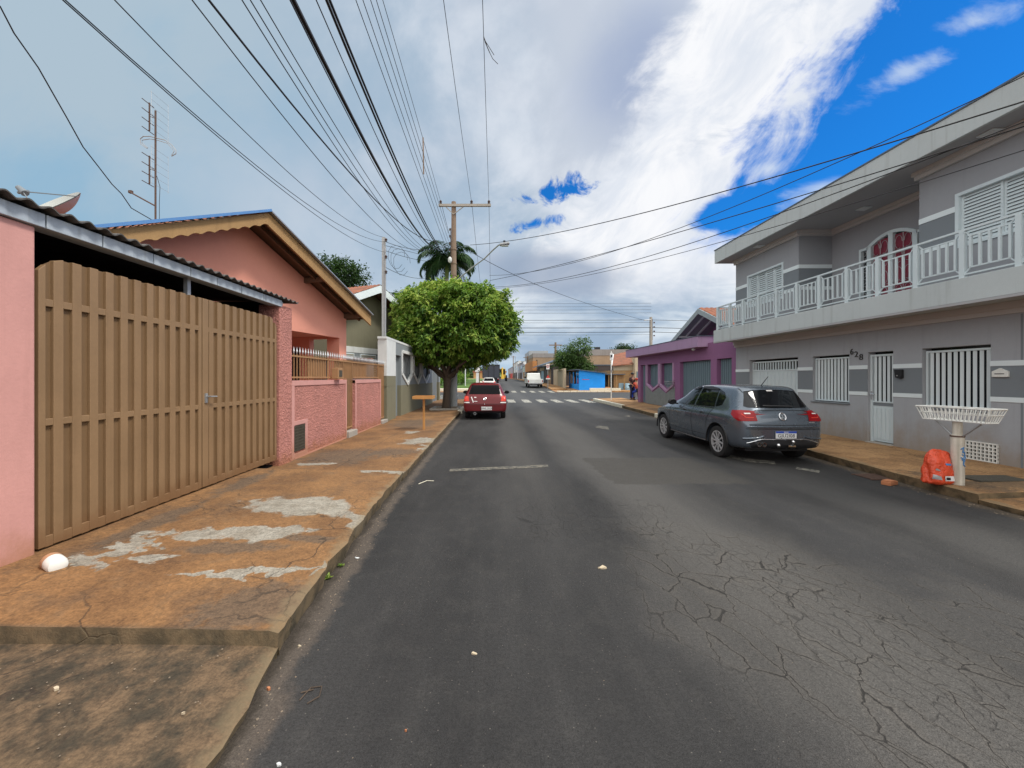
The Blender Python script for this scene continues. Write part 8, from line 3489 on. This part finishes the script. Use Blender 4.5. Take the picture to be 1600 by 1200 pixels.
def person(label, loc_, rz, pose, shirt, trousers, cap, scale=1.0):
    t_ = thing('person', label, 'person', loc_, rz)
    J, E, R_ = [], [], []

    def add(p, r_, par_=None):
        J.append(tuple(p)); R_.append(r_)
        if par_ is not None:
            E.append((par_, len(J) - 1))
        return len(J) - 1
    P = pose
    pel = add(P['pelvis'], (0.15, 0.11))
    wa = add(P['waist'], (0.135, 0.10), pel)
    ch = add(P['chest'], (0.165, 0.115), wa)
    nk = add(P['neck'], 0.055, ch)
    hd0 = add(P['head'], (0.078, 0.09), nk)
    hd1 = add(Vector(P['head']) + Vector((0, 0, 0.10)), (0.07, 0.085), hd0)
    arms, legs = {}, {}
    for s in ('l', 'r'):
        sh = add(P['sh_' + s], 0.062, ch)
        el = add(P['el_' + s], 0.042, sh)
        wr = add(P['wr_' + s], 0.028, el)
        d = Vector(P['wr_' + s]) - Vector(P['el_' + s])
        hand_pts(P['wr_' + s], d, Vector((0, 1, 0)), J, E, R_, wr)
        hp = add(P['hip_' + s], 0.088, pel)
        kn = add(P['kn_' + s], 0.055, hp)
        an_ = add(P['an_' + s], 0.038, kn)
        toe = add(Vector(P['an_' + s]) + Vector((0, -0.14, -0.045)), 0.034, an_)
        arms[s], legs[s] = (sh, el, wr), (hp, kn, an_)
    body_ = skin_mesh('body', J, E, R_, m_skin, t_, 1)
    # shirt
    SJ = [P['pelvis'], P['waist'], P['chest'], Vector(P['neck']) - Vector((0, 0, 0.03))]
    SR = [(0.165, 0.125), (0.152, 0.118), (0.18, 0.13), 0.075]
    SE = [(0, 1), (1, 2), (2, 3)]
    SJ = [tuple(p) for p in SJ]
    for s in ('l', 'r'):
        i = len(SJ)
        SJ += [tuple(P['sh_' + s]), tuple(Vector(P['sh_' + s]).lerp(Vector(P['el_' + s]), 0.75))]
        SR += [0.078, 0.062]
        SE += [(2, i), (i, i + 1)]
    skin_mesh('shirt', SJ, SE, SR, shirt, t_, 2)
    TJ, TE, TR = [tuple(Vector(P['pelvis']) + Vector((0, 0, 0.02)))], [], [(0.16, 0.122)]
    for s in ('l', 'r'):
        i = len(TJ)
        TJ += [tuple(P['hip_' + s]), tuple(P['kn_' + s]), tuple(Vector(P['kn_' + s]).lerp(Vector(P['an_' + s]), 0.85))]
        TR += [0.102, 0.070, 0.058]
        TE += [(0, i), (i, i + 1), (i + 1, i + 2)]
    skin_mesh('trousers', TJ, TE, TR, trousers, t_, 2)
    for s in ('l', 'r'):
        a = Vector(P['an_' + s])
        m = MB()
        m.ball((a.x, a.y - 0.07, 0.045), 0.048, 0.135, 0.05, 12, 8)
        m.build('shoe', m_black, t_, smooth=True, world=False)
    h = Vector(P['head'])
    m = MB()
    m.ball((h.x, h.y + 0.01, h.z + 0.10), 0.092, 0.105, 0.085, 14, 8)
    if cap is not None:
        m.box(h.x - 0.07, h.x + 0.07, h.y - 0.19, h.y - 0.06, h.z + 0.085, h.z + 0.10)
        m.build('cap', cap, t_, smooth=True, world=False)
    else:
        m.build('hair', m_black, t_, smooth=True, world=False)
    for sx in (-0.032, 0.032):
        m = MB()
        m.ball((h.x + sx, h.y - 0.082, h.z + 0.045), 0.012, 0.008, 0.008, 8, 6)
        m.build('eye', m_black, t_, world=False)
    m = MB()
    m.ball((h.x, h.y - 0.092, h.z + 0.012), 0.014, 0.018, 0.02, 8, 6)
    m.build('nose', m_skin, t_, smooth=True, world=False)
    t_.scale = (scale, scale, scale)
    return t_


stand = dict(pelvis=(0, 0, 0.95), waist=(0, 0.01, 1.12), chest=(0, 0, 1.32), neck=(0, 0.0, 1.50), head=(0, -0.02, 1.60),
             sh_l=(0.19, 0, 1.42), el_l=(0.27, -0.02, 1.13), wr_l=(0.24, -0.20, 0.98), sh_r=(-0.19, 0, 1.42), el_r=(-0.26, 0.03, 1.13), wr_r=(-0.22, -0.20, 0.97),
             hip_l=(0.10, 0, 0.90), kn_l=(0.11, -0.03, 0.49), an_l=(0.11, 0.02, 0.09), hip_r=(-0.10, 0, 0.90), kn_r=(-0.11, -0.01, 0.49), an_r=(-0.12, 0.04, 0.09))
lean = dict(stand)
lean.update(pelvis=(0, 0, 0.62), waist=(0, 0.0, 0.80), chest=(0, -0.08, 0.99), neck=(0, -0.12, 1.16), head=(0, -0.15, 1.25),
            sh_l=(0.19, -0.09, 1.09), el_l=(0.25, -0.22, 0.84), wr_l=(0.16, -0.42, 0.82), sh_r=(-0.19, -0.09, 1.09), el_r=(-0.25, -0.22, 0.84), wr_r=(-0.16, -0.42, 0.82),
            hip_l=(0.11, -0.02, 0.60), kn_l=(0.20, -0.36, 0.50), an_l=(0.20, -0.24, 0.09), hip_r=(-0.11, -0.02, 0.60), kn_r=(-0.20, -0.36, 0.50), an_r=(-0.20, -0.24, 0.09))
bY = 24.3
person('person in dark maroon shirt, navy trousers and cap standing at the purple corner', (PX(989.5, bY), bY + 0.2, 0.15), radians(35), stand, m_cloth_m, m_cloth_n, m_black, 1.0)
person('person in red shirt and blue trousers seated astride the blue motorcycle', (PX(995.0, bY), bY - 0.15, 0.15), radians(185), lean, m_cloth_r, m_cloth_b, m_cloth_r, 1.0)
# motorcycle, seen from behind
mo = thing('motorcycle', 'small blue motorcycle with white rear panel at purple house corner', 'motorcycle', (PX(994.5, bY), bY - 0.2, 0.15), radians(5))


def moto_wheel(y):
    m = MB()
    m.lathe([(0.21, -0.05), (0.27, -0.055), (0.30, -0.03), (0.305, 0.0), (0.30, 0.03), (0.27, 0.055), (0.21, 0.05)], (0, y, 0.305), 'x', 26, cap=False)
    w_ = m.build('wheel', m_tyre, mo, smooth=True, world=False)
    m = MB()
    for k in range(6):
        a = 2 * pi * k / 6
        m.beam((0, y, 0.305), (0, y + 0.22 * cos(a), 0.305 + 0.22 * sin(a)), 0.02, 0.02, (1, 0, 0))
    m.build('rim', m_alloy, w_, world=False)


moto_wheel(-0.55)
moto_wheel(0.70)
m = MB()
m.tube([(0, -0.55, 0.62), (0, -0.15, 0.66), (0, 0.25, 0.70)], [0.09, 0.13, 0.10], 12)
m.build('seat', m_black, mo, smooth=True, world=False)
m = MB()
m.ball((0, 0.22, 0.78), 0.13, 0.22, 0.12)
m.build('tank', m_cloth_b, mo, smooth=True, world=False)
m = MB()
m.prism([(-0.72, 0.50), (-0.30, 0.48), (-0.25, 0.62), (-0.70, 0.68)], lambda a, b, d_: (d_, a, b), -0.12, 0.12)
m.build('tail_fairing', m_cloth_b, mo, bevel=0.03, world=False)
MB().box(-0.24, 0.0, -0.80, -0.74, 0.44, 0.70).build('rear_panel', m_plate, mo, bevel=0.015, world=False)
m = MB()
m.beam((0, 0.70, 0.305), (0, 0.45, 0.98), 0.07, 0.07, (1, 0, 0))
m.tube([(-0.34, 0.36, 1.02), (-0.1, 0.45, 0.98), (0.1, 0.45, 0.98), (0.34, 0.36, 1.02)], 0.014, 8)
m.build('fork', m_galv, mo, world=False)
m = MB()
m.box(-0.11, 0.11, -0.1, 0.35, 0.22, 0.55)
m.tube([(0.13, 0.2, 0.25), (0.15, -0.7, 0.33)], 0.04, 8)
m.build('engine', m_galv, mo, bevel=0.02, world=False)
MB().box(-0.06, 0.06, -0.765, -0.73, 0.71, 0.76).build('tail_lamp', m_lampred, mo, world=False)
hy_ = 86.5
person('person in lime safety top standing by the far backhoe', (PX(781.5, hy_), hy_, road_z(hy_)), radians(10), stand, m_hivis, m_cloth_n, m_hivis, 1.05)
